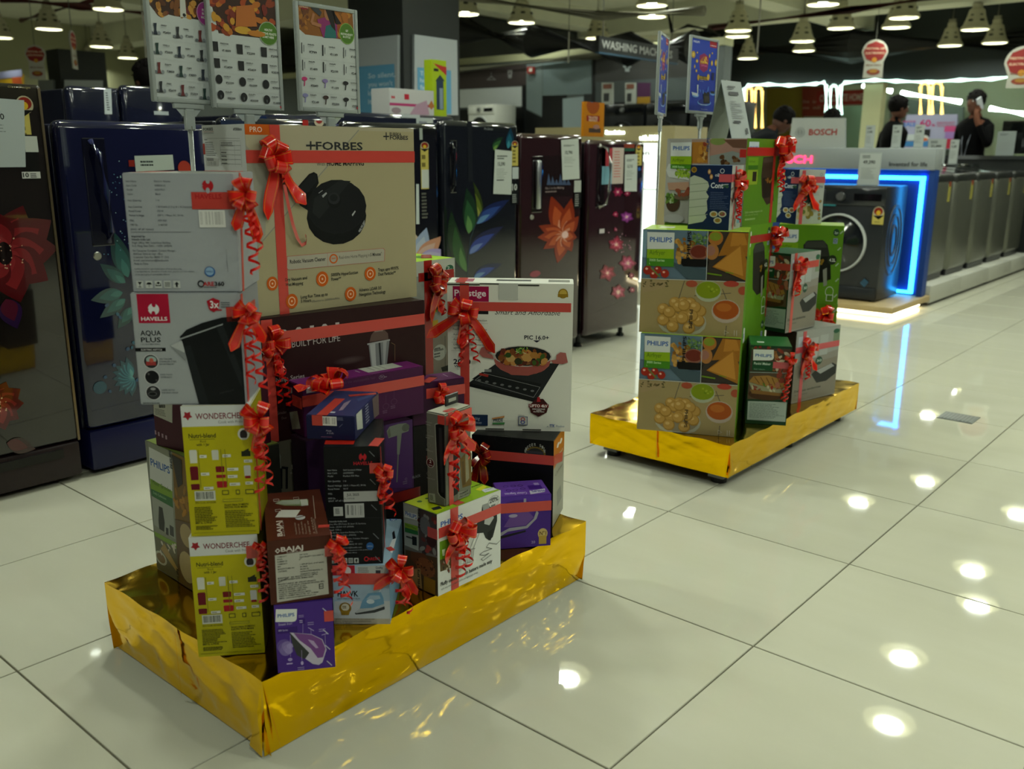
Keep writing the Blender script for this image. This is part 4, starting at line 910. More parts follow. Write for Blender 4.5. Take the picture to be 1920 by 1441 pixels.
hw.ribbon([('f', (642, 1085), (734, 1084), .025), ('r', (734, 1084), (757, 1058), .025), ('t', (728, 1030), (736, 1028), .02)])
hw.bow('f', (752, 1064), .085, 6, curls=[(.02, 0, .10, .008), (.0, 0, .08, .012)], tails=3, tl=1.0)

# ---- black sandwich maker box, navy box on it
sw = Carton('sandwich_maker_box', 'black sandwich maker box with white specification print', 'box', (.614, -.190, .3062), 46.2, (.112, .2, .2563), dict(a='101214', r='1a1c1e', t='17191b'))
cv = sw.face('f', [(383, 65), (725, 40), (755, 740), (440, 745)], CF_); cv.full('0E1012')
havells(cv, 622, 112, 24, 'B8202A', '0E1012'); cv.text('HAVELLS', (568, 163), (684, 160), 19, 'B8202A', .04)
for i, (a, b_, y) in enumerate((('Item Name', 'Grill Sandwich Maker', 205), ('Item Code', 'GHCSTDSK075', 223), ('Model', 'Perfect Fill Plus', 241), ('Net Quantity', '1 N', 271), ('Rated Voltage', '220 V, 1 Phase AC, 50 Hz', 298), ('Rated Power', '900 W', 317), ('Mfd.', '', 345), ('MRP Rs.', '', 372), ('(incl. of all taxes)', '', 386))):
    cv.text(a, (414 + i * 1.6, y), (414 + i * 1.6 + len(a) * 6.2, y), 9.5, 'A8ACB0'); b_ and cv.text(b_, (506 + i, y - 4), (506 + i + len(b_) * 5.6, y - 6), 9.5, 'A8ACB0')
cv.poly([(512, 325), (716, 315), (720, 376), (516, 386)], 'B4B6B4'); cv.text('JUL 2025', (532, 350), (605, 346), 14, '1a1a1c', .015); cv.text('Rs 3 095.00', (518, 371), (578, 368), 9, '33363a')
cv.rect(456, 416, 514, 466, 'B8BAB8'); cv.micro(466, 424, 505, 456, 4, '3a3a3a'); cv.barcode(522, 396, 640, 474, 6, 'B8BAB8'); cv.line((430, 482), (742, 476), 2, '2a2c2e')
for t, y, x1 in (('Havells India Ltd.', 504, 538), ('Corp. Office: QRG Towers, 2D, Sector 126, Expressway,', 520, 650), ('Noida - 201304, U.P. (INDIA)', 536, 578), ('Regd. Office', 552, 505), ('904, 9th Floor, Surya Kiran Building, K.G. Marg,', 568, 634), ('New Delhi - 110001, (INDIA)', 584, 592), ('For Consumer Complaint, Contact: Manager,', 604, 668), ('Address: Same as regd. office', 620, 576), ('Customer Care No. 08045 77 1313', 636, 630), ('E-mail: customercare@havells.com', 654, 628), ('Liability limited to repair / replacement of the product only', 668, 690), ('of this packaging is a punishable offence', 682, 600)):
    cv.text(t, (436 + (y - 504) * .03, y), (x1, y - 5), 8 if y < 660 else 6, 'A0A4A8', .015 if y < 506 else 0)
cv.ell(676, 640, 22, 22, '2A5A94'); cv.text('HAVELLS', (662, 644), (691, 643), 6, 'C8D8E8'); careicons(cv, 452, 706, 28, 33, 5, 'B8BCB8')
cv.ring(656, 712, 14, 14, .4, 'B8202A'); cv.text('ARE360', (666, 720), (735, 718), 15, 'B8202A', .04)
for (x, y) in ((662, 72), (670, 245), (680, 398), (694, 566), (708, 698)): cv.line((x, y), (x + 34, y + 32), 5, '6a6e72')
cv.build('front_print')
cv = sw.face('t', crop=CD); cv.poly([(650, 1310), (675, 1275), (940, 1275), (925, 1310)], 'B02418'); cv.build('top_print')
sw.ribbon([('f', (694, 878), (713, 876), .022), ('r', (714, 876), (724, 868), .022), ('t', (700, 836), (712, 822), .02), ('r', (713, 840), (722, 1050), .010)])
sw.bow('f', (722, 880), .075, 7, curls=[(.01, 0, .09, .011), (-.004, 0, .07, .010)], tails=1)
nv = Carton('trimmer_box', 'small navy blue box lying on the black sandwich maker box', 'box', (.545, -.178, .5630), 34.7, (.102, .2, .0525), dict(a='1C2046', t='303868', r='22264e'))
cv = nv.face('f', [(490, 1050), (935, 1045), (940, 1265), (515, 1270)], CD); cv.barcode(635, 1058, 778, 1140, 7); cv.micro(780, 1060, 860, 1090, 3, '7a80a0', .4); cv.text('Made', (682, 1195), (730, 1192), 16, 'A8A8C0', 0, .3); cv.text('in India', (690, 1215), (750, 1212), 16, 'A8A8C0', 0, .3); cv.micro(640, 1238, 790, 1246, 1, '8a5a80'); cv.line((505, 1060), (610, 1160), 2, '3a3c60'); cv.line((800, 1150), (830, 1120), 4, '6a6e90'); cv.build('front_print')
cv = nv.face('r', crop=CD); cv.poly([(948, 1000), (1000, 990), (1010, 1165), (958, 1180)], 'C0C4B8'); cv.micro(1030, 930, 1075, 1090, 8, '9a9cb4', .4); cv.poly([(1095, 900), (1150, 850), (1165, 1030), (1110, 1075)], '6a5a58'); cv.build('side_print')
cv = nv.face('t', crop=CD); cv.poly([(790, 1010), (840, 940), (905, 910), (880, 945), (830, 1000)], '8a7a90'); cv.text('BAJAJ', (740, 985), (770, 965), 12, 'B0B4D0', .03); cv.rect(705, 1015, 755, 1028, 'C8CCE0'); cv.poly([(960, 900), (1110, 845), (1120, 870), (970, 925)], '3a4a7a'); cv.build('top_print')
nv.ribbon([('t', (600, 778), (640, 748), .022), ('f', (594, 779), (596, 796), .022), ('t', (655, 742), (704, 738), .013)])

# ---- long purple box with the large bow, hair dryer box, filler boxes
pl = Carton('straightener_box', 'long purple hair straightener box with a large red bow', 'box', (.294, -.044, .5005), -9.8, (.078, .331, .1225), dict(a='44183E', r='481A42', t='7A2A74', l='2a0e26', f='3A1434'))
cv = pl.face('f', crop=CD); cv.poly([(330, 790), (375, 800), (375, 850), (335, 850)], 'A8A8A0'); cv.poly([(350, 1020), (420, 1008), (450, 1168), (375, 1175)], '9a9c8c'); cv.build('end_print')
cv = pl.face('r', crop=CD); cv.text("who's the unstoppable hair", (790, 775), (1125, 722), 24, '5a3a56', .01); cv.ring(1180, 705, 26, 20, .12, '8a7a88'); cv.text('2x', (1166, 712), (1196, 708), 18, '9a8a98'); cv.rect(500, 815, 580, 838, 'A8A0A8'); cv.micro(1200, 698, 1240, 704, 1, '8a7a88')
for (x, y) in ((1218, 968), (1290, 925)): cv.ring(x, y, 28, 26, .08, '6a4a68'); cv.line((x, y - 28), (x, y - 105), 2, '6a4a68'); cv.micro(x - 30, y + 36, x + 32, y + 56, 2, '6a4a68')
cv.line((1180, 840), (1390, 790), 1.5, '5a3a58'); cv.build('side_print')
cv = pl.face('t', crop=CD); cv.poly([(950, 625), (1270, 578), (1370, 610), (1060, 665)], 'C4C6BC'); cv.micro(1010, 620, 1290, 640, 3, '9a9c94', .35); cv.rect(935, 648, 988, 662, 'C8B8C8'); cv.text('BAJAJ', (748, 690), (782, 686), 10, 'B8A0B8'); cv.build('top_print')
pl.ribbon([('r', (565, 760), (795, 706), .026), ('f', (549, 748), (566, 758), .026)])
pl.bow('t', (622, 733), .135, 8, tails=2, loops=12, tl=.75)
hd = Carton('hair_dryer_box', 'dark purple hair dryer box beneath the long purple box', 'box', (.322, -.06, .3205), -9.8, (.075, .29, .1798), dict(a='2c1a2a', r='3E2248'))
cv = hd.face('r', crop=CD); cv.poly([(1215, 1120), (1455, 1060), (1455, 1700), (1215, 1700)], '46285A')
cv.poly([(1225, 1190), (1250, 1150), (1330, 1125), (1400, 1118), (1428, 1150), (1420, 1190), (1360, 1210), (1340, 1400), (1318, 1400), (1318, 1230), (1240, 1255)], '70746A'); cv.ell(1395, 1158, 34, 34, '565a50'); cv.poly([(1232, 1195), (1252, 1160), (1262, 1235), (1240, 1248)], '5a5e50'); cv.line((1328, 1400), (1316, 1650), 12, '666a5e'); cv.ring(1398, 1620, 10, 10, .2, '8a7a90'); cv.micro(1370, 1640, 1430, 1660, 2, '6a5a70'); cv.build('side_print')
f1 = Carton('coffee_maker_box', 'black box with a dull red ribbon, under the hair dryer box', 'box', (.318, -.03, .1712), -9.8, (.11, .26, .1485), dict(a='100E10', r='121012'))
cv = f1.face('r', crop=CG); cv.text('BLACK', (120, 565), (175, 548), 16, '6a6a6e', .02); cv.build('side_print')
f1.ribbon([('r', (700, 940), (806, 915), .026)], c='701410')
gw = Carton('grinder_box', 'dark grey box marked 1000W, below the big maroon mixer box', 'box', (.291, -.101, .1712), 80.4, (.42, .2, .3083), dict(a='5A564A', r='3a372f'))
cv = gw.face('f', crop=CF_); cv.full('5E5A4C'); cv.ell(262, 175, 62, 80, '6a6656'); cv.ring(262, 175, 62, 80, .03, '55524a'); cv.text('1000W', (210, 185), (318, 168), 26, 'C8C4B0', .04); cv.text('Power Blade Motor', (204, 215), (320, 198), 11, 'A8A494'); cv.poly([(60, 100), (80, 70), (130, 70), (145, 110), (145, 300), (60, 300)], '75776c'); cv.line((150, 175), (188, 180), 14, '15161a'); cv.line((180, 180), (180, 300), 14, '15161a'); cv.line((148, 180), (148, 300), 14, '15161a'); cv.build('front_print')
bm_ = Carton('mixer_box', 'large dark maroon mixer box with a steel jar picture', 'box', (.291, -.101, .4800), 80.4, (.443, .19, .2938), dict(a='2A1414', r='34120F', l='200e0e'))
cv = bm_.face('f', crop=CD); cv.full('2C1416')
cv.text('BAJAJ', (215, 385), (800, 285), 100, 'B8B0AC', .03); cv.text('BUILT FOR LIFE', (372, 438), (805, 370), 58, 'B4ACA8', .0); cv.text('Ninja Series', (228, 752), (485, 705), 40, '9a9490', .01); cv.text('Mixer', (230, 870), (300, 855), 26, '5a4a48'); cv.text('Grinder', (235, 1045), (325, 1025), 26, '6a5a58'); cv.text('Duo', (280, 1085), (322, 1075), 22, '6a5a58')
cv.poly([(1060, 400), (1250, 365), (1225, 600), (1085, 620)], '77787A'); cv.poly([(1070, 400), (1120, 392), (1130, 610), (1095, 612)], 'A8A8A8'); cv.poly([(1150, 388), (1166, 385), (1180, 605), (1165, 606)], '2a2a2c'); cv.poly([(1190, 380), (1225, 372), (1208, 600), (1195, 602)], '9a9a9a'); cv.poly([(1048, 402), (1252, 362), (1254, 376), (1050, 416)], '9C9C9C')
cv.poly([(1068, 388), (1085, 325), (1120, 280), (1190, 268), (1235, 310), (1240, 362)], '5f4a44'); cv.poly([(1110, 270), (1190, 258), (1190, 290), (1115, 300)], '8a7a74'); cv.poly([(1250, 380), (1290, 398), (1302, 560), (1285, 560), (1275, 415), (1250, 405)], '2a1a18'); cv.line((1265, 395), (1295, 410), 3, '8a6a48'); cv.line((1298, 410), (1298, 560), 3, '8a6a48')
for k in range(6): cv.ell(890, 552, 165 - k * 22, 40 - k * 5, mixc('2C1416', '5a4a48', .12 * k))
cv.build('front_print')
bm_.ribbon([('f', (500, 640), (795, 594), .028), ('f', (502, 600), (510, 828), .027)])
bm_.bow('f', (510, 640), .105, 9, curls=[(.03, 0, .16, .010), (.005, 0, .14, .008)], tails=2)
fo = Carton('robot_vacuum_box', 'big beige robot vacuum box with a black round vacuum picture', 'box', (.075, -.082, .7745), -4.8, (.197, .462, .421), dict(a='161616', r='A39C88', f='E0E2E0', t='A8A294'))
cv = fo.face('f', [(668, 65), (945, 48), (995, 1600), (720, 1600)], CA); cv.full('E4E6E4')
cv.rect(955, 40, 1000, 1600, '121212'); cv.text('FORBES', (680, 108), (745, 104), 22, '222', .03); cv.text('SMARTCLEAN', (684, 122), (748, 119), 9, 'B05048'); cv.text('AUTOSTATION', (684, 134), (748, 131), 9, '555'); cv.text('EUREKA', (880, 88), (915, 86), 9, '222', .03); cv.text('FORBES', (876, 102), (930, 99), 14, '222', .03)
cv.micro(684, 178, 716, 186, 1, '333'); cv.line((680, 170), (915, 162), 2, '888'); cv.micro(690, 196, 775, 310, 8, '777', .4)
for k in range(6): cv.line((790, 185 + k * 37), (920, 180 + k * 37), 2, '888')
for x in (788, 920, 880): cv.line((x, 185), (x + 5, 385), 2, '888')
cv.micro(795, 195, 910, 225, 3, '777', .4); cv.micro(795, 265, 850, 380, 4, '777', .3); cv.poly([(690, 325), (780, 330), (776, 392), (694, 392)], 'C8C8C4'); cv.barcode(700, 350, 765, 392, 9, 'C8C8C4'); cv.micro(698, 332, 770, 350, 2, '444'); cv.rect(672, 215, 690, 302, 'B85048')
cv.build('side_print')
cv = fo.face('r', [(82, 48), (1310, 85), (1330, 1270), (215, 1420)], CC); cv.full('A89E7C')
cv.poly([(82, 48), (1310, 85), (1310, 110), (920, 100), (180, 970), (90, 250)], 'ACA48A'); cv.line((180, 965), (915, 95), 9, '8C8A7C'); cv.poly([(90, 200), (260, 400), (260, 850), (190, 960)], '9C998A')
cv.rect(82, 48, 320, 132, 'C65A14'); cv.rect(82, 48, 320, 132, 'C65A14'); cv.text('PRO', (124, 107), (214, 110), 38, 'E8D8C8', .005)
cv.text('FORBES', (608, 238), (945, 240), 56, '2a2c2e', .045); cv.line((535, 208), (604, 208), 14, '2a2c2e'); cv.line((568, 176), (570, 240), 14, '2a2c2e'); cv.rect(540, 190, 556, 200, 'A8A290')
cv.text('With', (616, 355), (676, 355), 24, '3a3c3c'); cv.text('HOME MAPPING', (688, 355), (955, 356), 34, '1d1f20', .025)
cv.text('EUREKA', (1138, 136), (1222, 138), 22, '2a2c2e', .03); cv.text('FORBES', (1140, 164), (1270, 166), 28, '2a2c2e', .04); cv.line((1092, 142), (1134, 142), 9, '2a2c2e'); cv.line((1112, 112), (1114, 168), 9, '2a2c2e')
# dock and vacuum
cv.poly([(470, 520), (560, 415), (595, 400), (620, 415), (632, 480), (600, 540), (565, 680), (500, 640), (475, 590)], '161718'); cv.poly([(480, 530), (565, 425), (610, 415), (615, 470), (545, 560), (490, 565)], '1E2021'); cv.poly([(515, 560), (600, 530), (585, 670), (530, 650)], '0e0f10')
cv.ell(768, 720, 206, 200, '141516'); cv.ell(768, 650, 206, 196, '1B1D1E'); cv.ell(768, 645, 200, 188, '191A1C'); cv.poly([(600, 590), (780, 460), (860, 465), (640, 735), (590, 690)], '222425')
cv.ell(745, 605, 48, 55, '141516'); cv.ell(742, 590, 42, 42, '2A2C2E'); cv.ell(740, 585, 28, 26, '1C1E1F'); cv.poly([(655, 570), (685, 545), (692, 555), (664, 585)], '9a9c9c'); cv.line((632, 552), (660, 532), 6, '8a8c8c'); cv.poly([(870, 705), (892, 675), (898, 682), (876, 716)], 'B0B2B0'); cv.poly([(918, 820), (960, 740), (965, 780), (925, 830)], '8a8c8c'); cv.ring(940, 785, 14, 18, .3, '1a1a1a')
cv.poly([(880, 485), (890, 484), (886, 500)], 'A8A290')
# feature panel
cv.poly([(415, 998), (1095, 938), (1106, 950), (1104, 1030), (430, 1095), (416, 1085)], 'B06050'); cv.poly([(418, 1001), (1092, 941), (1103, 952), (1101, 1028), (432, 1092), (419, 1082)], 'ADA796'); cv.line((702, 975), (706, 1065), 2, 'B06050')
cv.text('Robotic Vacuum Cleaner', (438, 1050), (690, 1028), 26, '26282a', .025); cv.ring(745, 1014, 30, 34, .3, 'C65A14'); cv.text('360', (730, 1018), (760, 1016), 12, 'C65A14', .02); cv.text('Real-time Home Mapping in', (785, 1016), (1000, 996), 22, '55544c', .0); cv.text('5 Minutes*', (1004, 996), (1085, 988), 22, '3a3a36', .02)
for (x, y, r, tt) in ((318, 1188, 40, (('Dry Vacuum and', 408, 1172, 562), ('Wet Mopping', 410, 1206, 535))), (668, 1154, 43, (('5000Pa HyperSuction', 730, 1136, 918), ('Power**', 732, 1166, 800))), (1003, 1116, 39, (('Traps upto 99.97%', 1058, 1100, 1202), ('Dust Particles**', 1060, 1130, 1182))),
                      (457, 1308, 42, (('Long Run Time up to', 520, 1290, 708), ('5 Hours', 522, 1318, 592))), (867, 1256, 40, (('Advance LiDAR 3.0', 926, 1240, 1082), ('Navigation Technology', 928, 1270, 1112)))):
    cv.ell(x, y, r, r * 1.22, 'C65A14'); cv.ring(x, y, r * .6, r * .75, .22, 'E8C0A0'); cv.ell(x, y, r * .14, r * .18, 'E8C0A0')
    for t, a, yy, b_ in tt: cv.text(t, (a, yy), (b_, yy - (b_ - a) * .08), 21, '33342f', .015)
cv.text('(Battery 5000mAh)', (598, 1314), (790, 1294), 14, '77766a')
cv.build('front_print')
fo.ribbon([('r', (447, 291), (778, 296), .0275), ('r', (518, 235), (530, 588), .025)])
fo.bow('r', (509, 297), .135, 10, curls=[(.01, 0, .05, .010)], tails=2, loops=11)
# loose curled tail on the box front
cvx = fo.face('r'); ctl = MB(); P0 = [(528, 345), (532, 385), (540, 420), (552, 446), (564, 459), (573, 455), (571, 444), (564, 440)]
strip(ctl, [cvx.to3(cvx.P(*p), .012 + .01 * math.sin(i)) for i, p in enumerate(P0)], [(cvx.U * .9 + cvx.V * .3).normalized()] * 4 + [cvx.V] * 4, .008, cols=('D05A50',) * 5); ctl.build('bow_tail', BOWMAT, fo.root, smooth=True)

# ---- right half of the near platform
hm = Carton('hand_mixer_box', 'white hand mixer box with a lime green top', 'box', (.585, .048, .1712), -.9, (.11, .208, .1965), dict(a='B8BAB0', f='70706a', r='C0C2BC', t='8FB41E'))
cv = hm.face('f', [(52, 730), (285, 800), (300, 1358), (75, 1265)], CG); cv.full('6E6C66')
cv.poly([(52, 730), (155, 762), (162, 1055), (68, 1020)], 'A8AAA2'); cv.poly([(285, 800), (162, 764), (165, 1040), (292, 1085)], '4A3E3C'); cv.blobs(172, 800, 285, 1060, 26, 20, ['6A2E2A', '8A8A84', '3a3030', '9A4038'], 11); cv.ell(205, 880, 38, 60, '6a6a6c'); cv.ell(250, 980, 34, 44, '3a1a18')
cv.poly([(62, 788), (150, 806), (152, 845), (64, 830)], 'D8DAD6'); cv.text('PHILIPS', (70, 815), (148, 834), 26, '1F5AA8', .03); cv.poly([(66, 868), (156, 888), (158, 920), (68, 900)], '7DA42A'); cv.text('Hand Mixer', (74, 888), (148, 904), 15, '3a5a18'); cv.poly([(68, 902), (158, 922), (160, 948), (70, 930)], '2A6A34'); cv.poly([(118, 955), (150, 962), (152, 1020), (122, 1015)], '1a1c1c'); cv.line((78, 960), (120, 972), 8, '2a2c2c')
cv.poly([(75, 1050), (292, 1095), (300, 1358), (75, 1265)], '4A3A26'); cv.poly([(110, 1060), (200, 1070), (275, 1160), (280, 1230), (180, 1180), (110, 1110)], '5E3A22'); cv.ell(215, 1165, 66, 62, '7a4a2a'); cv.blobs(160, 1110, 275, 1220, 30, 6, ['4a2a16', '8a5a34', '3a2012'], 12); cv.poly([(110, 1180), (180, 1170), (195, 1310), (120, 1275)], '9a7a4a'); cv.poly([(205, 1220), (285, 1250), (285, 1345), (205, 1320)], '8a6420'); cv.ell(120, 1290, 30, 20, '2a1e14')
cv.text('PHILIPS', (180, 1320), (175, 1180), 14, '101214', .04); cv.text('PHILIPS', (176, 900), (166, 765), 14, '101214', .04); cv.build('side_print')
cv = hm.face('r', [(285, 800), (715, 640), (720, 1165), (300, 1358)], CG); cv.full('DCDED6')
cv.text('PHILIPS', (312, 885), (460, 838), 34, '1F5AA8', .035); cv.poly([(305, 985), (385, 958), (392, 1080), (308, 1110)], '6E9A1E'); cv.poly([(308, 1110), (392, 1080), (398, 1160), (312, 1190)], '5a4a2a'); cv.blobs(315, 1110, 390, 1190, 12, 10, ['3a2a1a', 'B8A890', '7a3a28'], 13); cv.poly([(322, 1040), (345, 1032), (340, 1078), (326, 1082)], 'D8E8B8'); cv.text('450 W', (352, 1050), (380, 1042), 14, '2a3a10')
cv.poly([(590, 745), (640, 725), (690, 760), (692, 850), (665, 960), (640, 985), (615, 965), (600, 930), (540, 935), (522, 910), (560, 860), (585, 800)], '2A2D2C'); cv.poly([(612, 800), (655, 785), (670, 830), (640, 880), (605, 870)], 'B8BAB4'); cv.poly([(628, 930), (668, 900), (650, 985), (628, 975)], '17191a'); cv.poly([(590, 740), (635, 725), (640, 770), (600, 800)], '9a9c98')
cv.ell(668, 716, 38, 40, 'D0D2CC'); cv.ring(668, 716, 38, 40, .06, '8a8c88'); cv.text('20%', (638, 732), (698, 712), 26, '2a2c2a', .03); cv.micro(648, 690, 690, 700, 1, '6a6c6a'); cv.micro(650, 738, 694, 746, 1, '6a6c6a')
for dx in (0, 22): cv.line((550 + dx, 930), (510 + dx, 1040), 4, '8a8c88')
for k in range(6): cv.line((482 + k * 11, 1045 - k * 2), (468 + k * 12, 1140 - k * 4), 3, '6e706c')
cv.line((480, 1048), (545, 1035), 4, '6e706c'); cv.line((465, 1142), (525, 1125), 4, '6e706c')
pz = [(720, 980), (690, 1010), (640, 1000), (620, 1030), (660, 1040), (600, 1060), (575, 1080), (605, 1085), (640, 1070), (585, 1110), (600, 1120), (655, 1080)]
for a, b_ in zip(pz, pz[1:]): cv.line(a, b_, 4, '6e706c')
cv.text('Fluffy cakes, smooth batters made easy', (314, 1288), (662, 1140), 24, '33352f', .025); cv.text('with easy stainless steel beaters and lightweight design', (318, 1315), (565, 1200), 12, '6a6c66'); cv.build('front_print')
cv = hm.face('t', [(305, 665), (530, 580), (715, 640), (285, 800)], CG) if False else hm.face('t', crop=CG)
cv.poly([(52, 730), (280, 640), (430, 700), (285, 800)], 'B8C818'); cv.ell(168, 720, 24, 10, '3E6A20'); cv.ell(218, 700, 18, 8, '3E6A20'); cv.poly([(245, 765), (300, 750), (322, 768), (262, 780)], '2a3034'); cv.poly([(580, 640), (690, 615), (692, 640), (610, 660)], 'C8CCD0'); cv.text('PHILIPS', (616, 648), (672, 634), 10, '1F5AA8', .03); cv.poly([(545, 640), (600, 610), (625, 620), (580, 650)], 'D0D028'); cv.text('PHILIPS', (525, 625), (592, 592), 16, '16200a', .05); cv.build('top_print')
hm.ribbon([('r', (846, 945), (858, 1104), .024), ('r', (823, 1000), (938, 952), .024), ('f', (803, 996), (820, 1002), .024), ('t', (840, 935), (862, 945), .024)])
hm.bow('r', (852, 990), .115, 11, curls=[(.0, 0, .11, .012), (.03, 0, .10, .012)], tails=2, loops=9, tl=.9)
tr = Carton('groomer_box', 'tall slim grey grooming kit box with a black hang tab', 'box', (.628, .082, .3680), 7, (.052, .099, .216), dict(a='74726A', f='706E64', t='B8B8A8', r='6E6E60'), r=.003)
cv = tr.face('f', crop=CI); cv.poly([(325, 250), (365, 235), (520, 235), (540, 1290), (400, 1230), (365, 1180)], '9a9c90'); cv.poly([(335, 258), (520, 250), (540, 1280), (405, 1220), (375, 1170)], '141416'); cv.poly([(380, 300), (420, 300), (450, 1180), (410, 1170)], '2a2a2c')
for (y, t) in ((182, ''), (225, 'PRECISION'), (260, 'TRIMMER'), (405, 'LONG BATTERY'), (435, 'BACKUP'), (590, 'SELF'), (608, 'SHARPENING'), (980, 'TRAVEL POUCH')): t and cv.text(t, (200 + y * .02, y), (200 + y * .02 + len(t) * 9, y + 4), 14, 'A8A89C')
for y in (340, 530, 920): cv.ring(246, y, 26, 28, .1, '8a8a7e')
cv.ell(268, 775, 52, 64, 'C8C8BC'); cv.ell(268, 775, 46, 58, '4A1418'); cv.text('2', (256, 770), (282, 770), 40, 'E0D8D0', .03); cv.text('YEAR', (238, 805), (300, 808), 16, 'E0D8D0'); cv.poly([(248, 1180), (330, 1190), (340, 1310), (258, 1300)], 'A8AA9C'); cv.micro(262, 1196, 325, 1290, 7, '4a4a42', .6); cv.build('front_print')
cv = tr.face('r', crop=CI); cv.poly([(520, 240), (640, 260), (660, 1120), (630, 1190), (530, 1250)], '15161A'); cv.line((645, 440), (658, 1120), 8, 'A8AAA0'); cv.poly([(668, 720), (740, 640), (770, 560), (800, 610), (830, 640), (840, 1060), (700, 1110), (680, 960)], '6A5222'); cv.poly([(735, 660), (772, 610), (790, 980), (745, 1040)], '8a8468'); cv.poly([(690, 760), (720, 740), (740, 1060), (700, 1080)], '57401a'); cv.poly([(735, 560), (772, 540), (770, 620), (742, 640)], '4a4034'); cv.ell(750, 500, 30, 52, '8a6a50')
cv.poly([(640, 1170), (785, 1135), (788, 1220), (642, 1270)], '8a8a7e'); cv.text('TRIMMER', (655, 1215), (778, 1180), 24, '2a2a26', .03); cv.text('PRO SKIN', (658, 1250), (780, 1212), 22, '2a2a26', .03); cv.build('side_print')
m = MB(); m.bbox((.012, .052, .216), (.016, .10, .242), '161618', .003, 1); m.build('hang_tab', PLASTIC, tr.root); m = MB(); m.box((.0115, .062, .224), (.0165, .09, .232), 'A8A898'); m.build('tab_slot', PAINT, tr.root)
tr.ribbon([('r', (840, 775), (850, 945), .016), ('r', (836, 785), (884, 775), .020), ('f', (822, 786), (834, 788), .020), ('t', (836, 772), (850, 766), .014)])
tr.bow('r', (846, 797), .11, 12, curls=[(-.03, 0, .12, .010), (.03, 0, .08, .009), (-.01, 0, .15, .008)], tails=3, loops=9, tl=1.0, out=.004)
ci = Carton('colour_iron_box', 'violet iron box with a red ribbon, beside the white hand mixer box', 'box', (.631, .328, .1712), 52.0, (.131, .105, .1395), dict(a='4B2A88', t='6440A4', r='3a2070'))
cv = ci.face('f', [(700, 690), (1055, 665), (1055, 1015), (725, 1045)], CG); cv.full('46277F'); cv.rect(700, 690, 1055, 715, '54329A')
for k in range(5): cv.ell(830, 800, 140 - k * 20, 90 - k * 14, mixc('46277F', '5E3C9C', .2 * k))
cv.poly([(715, 965), (770, 930), (900, 905), (960, 840), (972, 800), (950, 770), (880, 730), (885, 745), (955, 790), (940, 840), (890, 890), (780, 905), (718, 940)], '9a98a0'); cv.poly([(715, 962), (890, 918), (890, 930), (720, 980)], '1a1820'); cv.poly([(740, 900), (780, 830), (830, 790), (900, 790), (940, 830), (890, 885), (780, 900)], '6B4A90'); cv.ell(800, 822, 30, 12, 'A8A0B8'); cv.rect(866, 700, 885, 735, '9a98a8')
cv.ell(1003, 940, 32, 36, 'C8B070'); cv.text('N°1', (982, 950), (1026, 946), 24, '6a4a10', .03); cv.poly([(978, 955), (1028, 950), (1028, 1005), (980, 1008)], 'B89840'); cv.text('20', (930, 1005), (955, 1003), 16, 'B8A8D0'); cv.build('front_print')
cv = ci.face('t', crop=CG); cv.poly([(910, 648), (1015, 632), (1016, 655), (918, 672)], 'C4C0D4'); cv.text('PHILIPS', (1008, 640), (925, 652), 12, '3A3A98', .03); cv.rect(895, 612, 1000, 632, '3E1E80'); cv.rect(935, 595, 978, 608, '9a88c0'); cv.text('Colour Express', (890, 655), (745, 672), 14, 'C8B8E8', .02)
for (x, y) in ((750, 620), (800, 616), (848, 612), (770, 646), (815, 642), (866, 634)): cv.ring(x, y, 18, 7, .2, '2E1660')
cv.build('top_print'); ci.ribbon([('f', (938, 955), (1033, 945), .026)])
bg = Carton('cooker_box', 'black box with an orange end panel and bigger size badge', 'box', (.445, .425, .1712), 26.2, (.223, .14, .2408), dict(a='0E0E10', r='8A8A7C', t='1a1a1a'))
cv = bg.face('f', crop=CG); cv.full('0E0E10'); cv.ell(952, 395, 68, 46, '6a5a28'); cv.ell(952, 398, 56, 38, '2a2a2a'); cv.rect(885, 375, 1005, 402, '3a3840')
for i, ch in enumerate('BIGGER SIZE'):
    a = math.pi * (1 - (i + .5) / 11); cv.text(ch, (948 + 66 * math.cos(a) - 5, 385 - 52 * math.sin(a) + 10), (948 + 66 * math.cos(a) + 6, 385 - 52 * math.sin(a) + 10), 18, 'A8A8A0', .03) if ch != ' ' else None
cv.micro(570, 510, 680, 545, 3, '4a4a4c', .35); cv.ring(735, 300, 60, 30, .04, '2a2a2c'); cv.build('front_print')
cv = bg.face('r', [(1075, 270), (1135, 265), (1140, 800), (1065, 885)], CG); cv.full('9C9C8C'); cv.poly([(1075, 270), (1135, 265), (1137, 395), (1073, 440)], 'B86A18'); havells(cv, 1108, 320, 16, 'E0D8D0', 'B86A18'); cv.text('HAVELLS', (1085, 395), (1128, 368), 12, 'E0D8D0', .03); cv.text('Cafetto', (1085, 500), (1128, 460), 22, '5a5a50', 0, .3); cv.poly([(1095, 620), (1120, 600), (1130, 700), (1100, 740)], '7a7c74'); cv.build('side_print')
bg.ribbon([('f', (910, 853), (1038, 862), .026), ('r', (1039, 862), (1054, 855), .026)])
bg.bow('f', (903, 850), .10, 13, tails=2, loops=8, c='8A1010')
pr = Carton('induction_box', 'white induction cooktop box with a pan of food picture', 'box', (.366, .418, .4123), 37.7, (.329, .10, .3985), dict(a='DADACC', t='E0E0D4', r='C8C8B8'))
cv = pr.face('f', [(262, 285), (1170, 275), (1185, 1365), (305, 1340)], CH); cv.full('E2E2D6')
cv.rect(302, 310, 560, 418, '9A1246'); cv.text('Prestige', (316, 380), (540, 380), 44, 'E8DCE0', .035); cv.rect(306, 480, 560, 508, '1a1a1e'); cv.text('INDUCTION COOKTOP', (330, 502), (480, 502), 14, 'B8B8B8', .02)
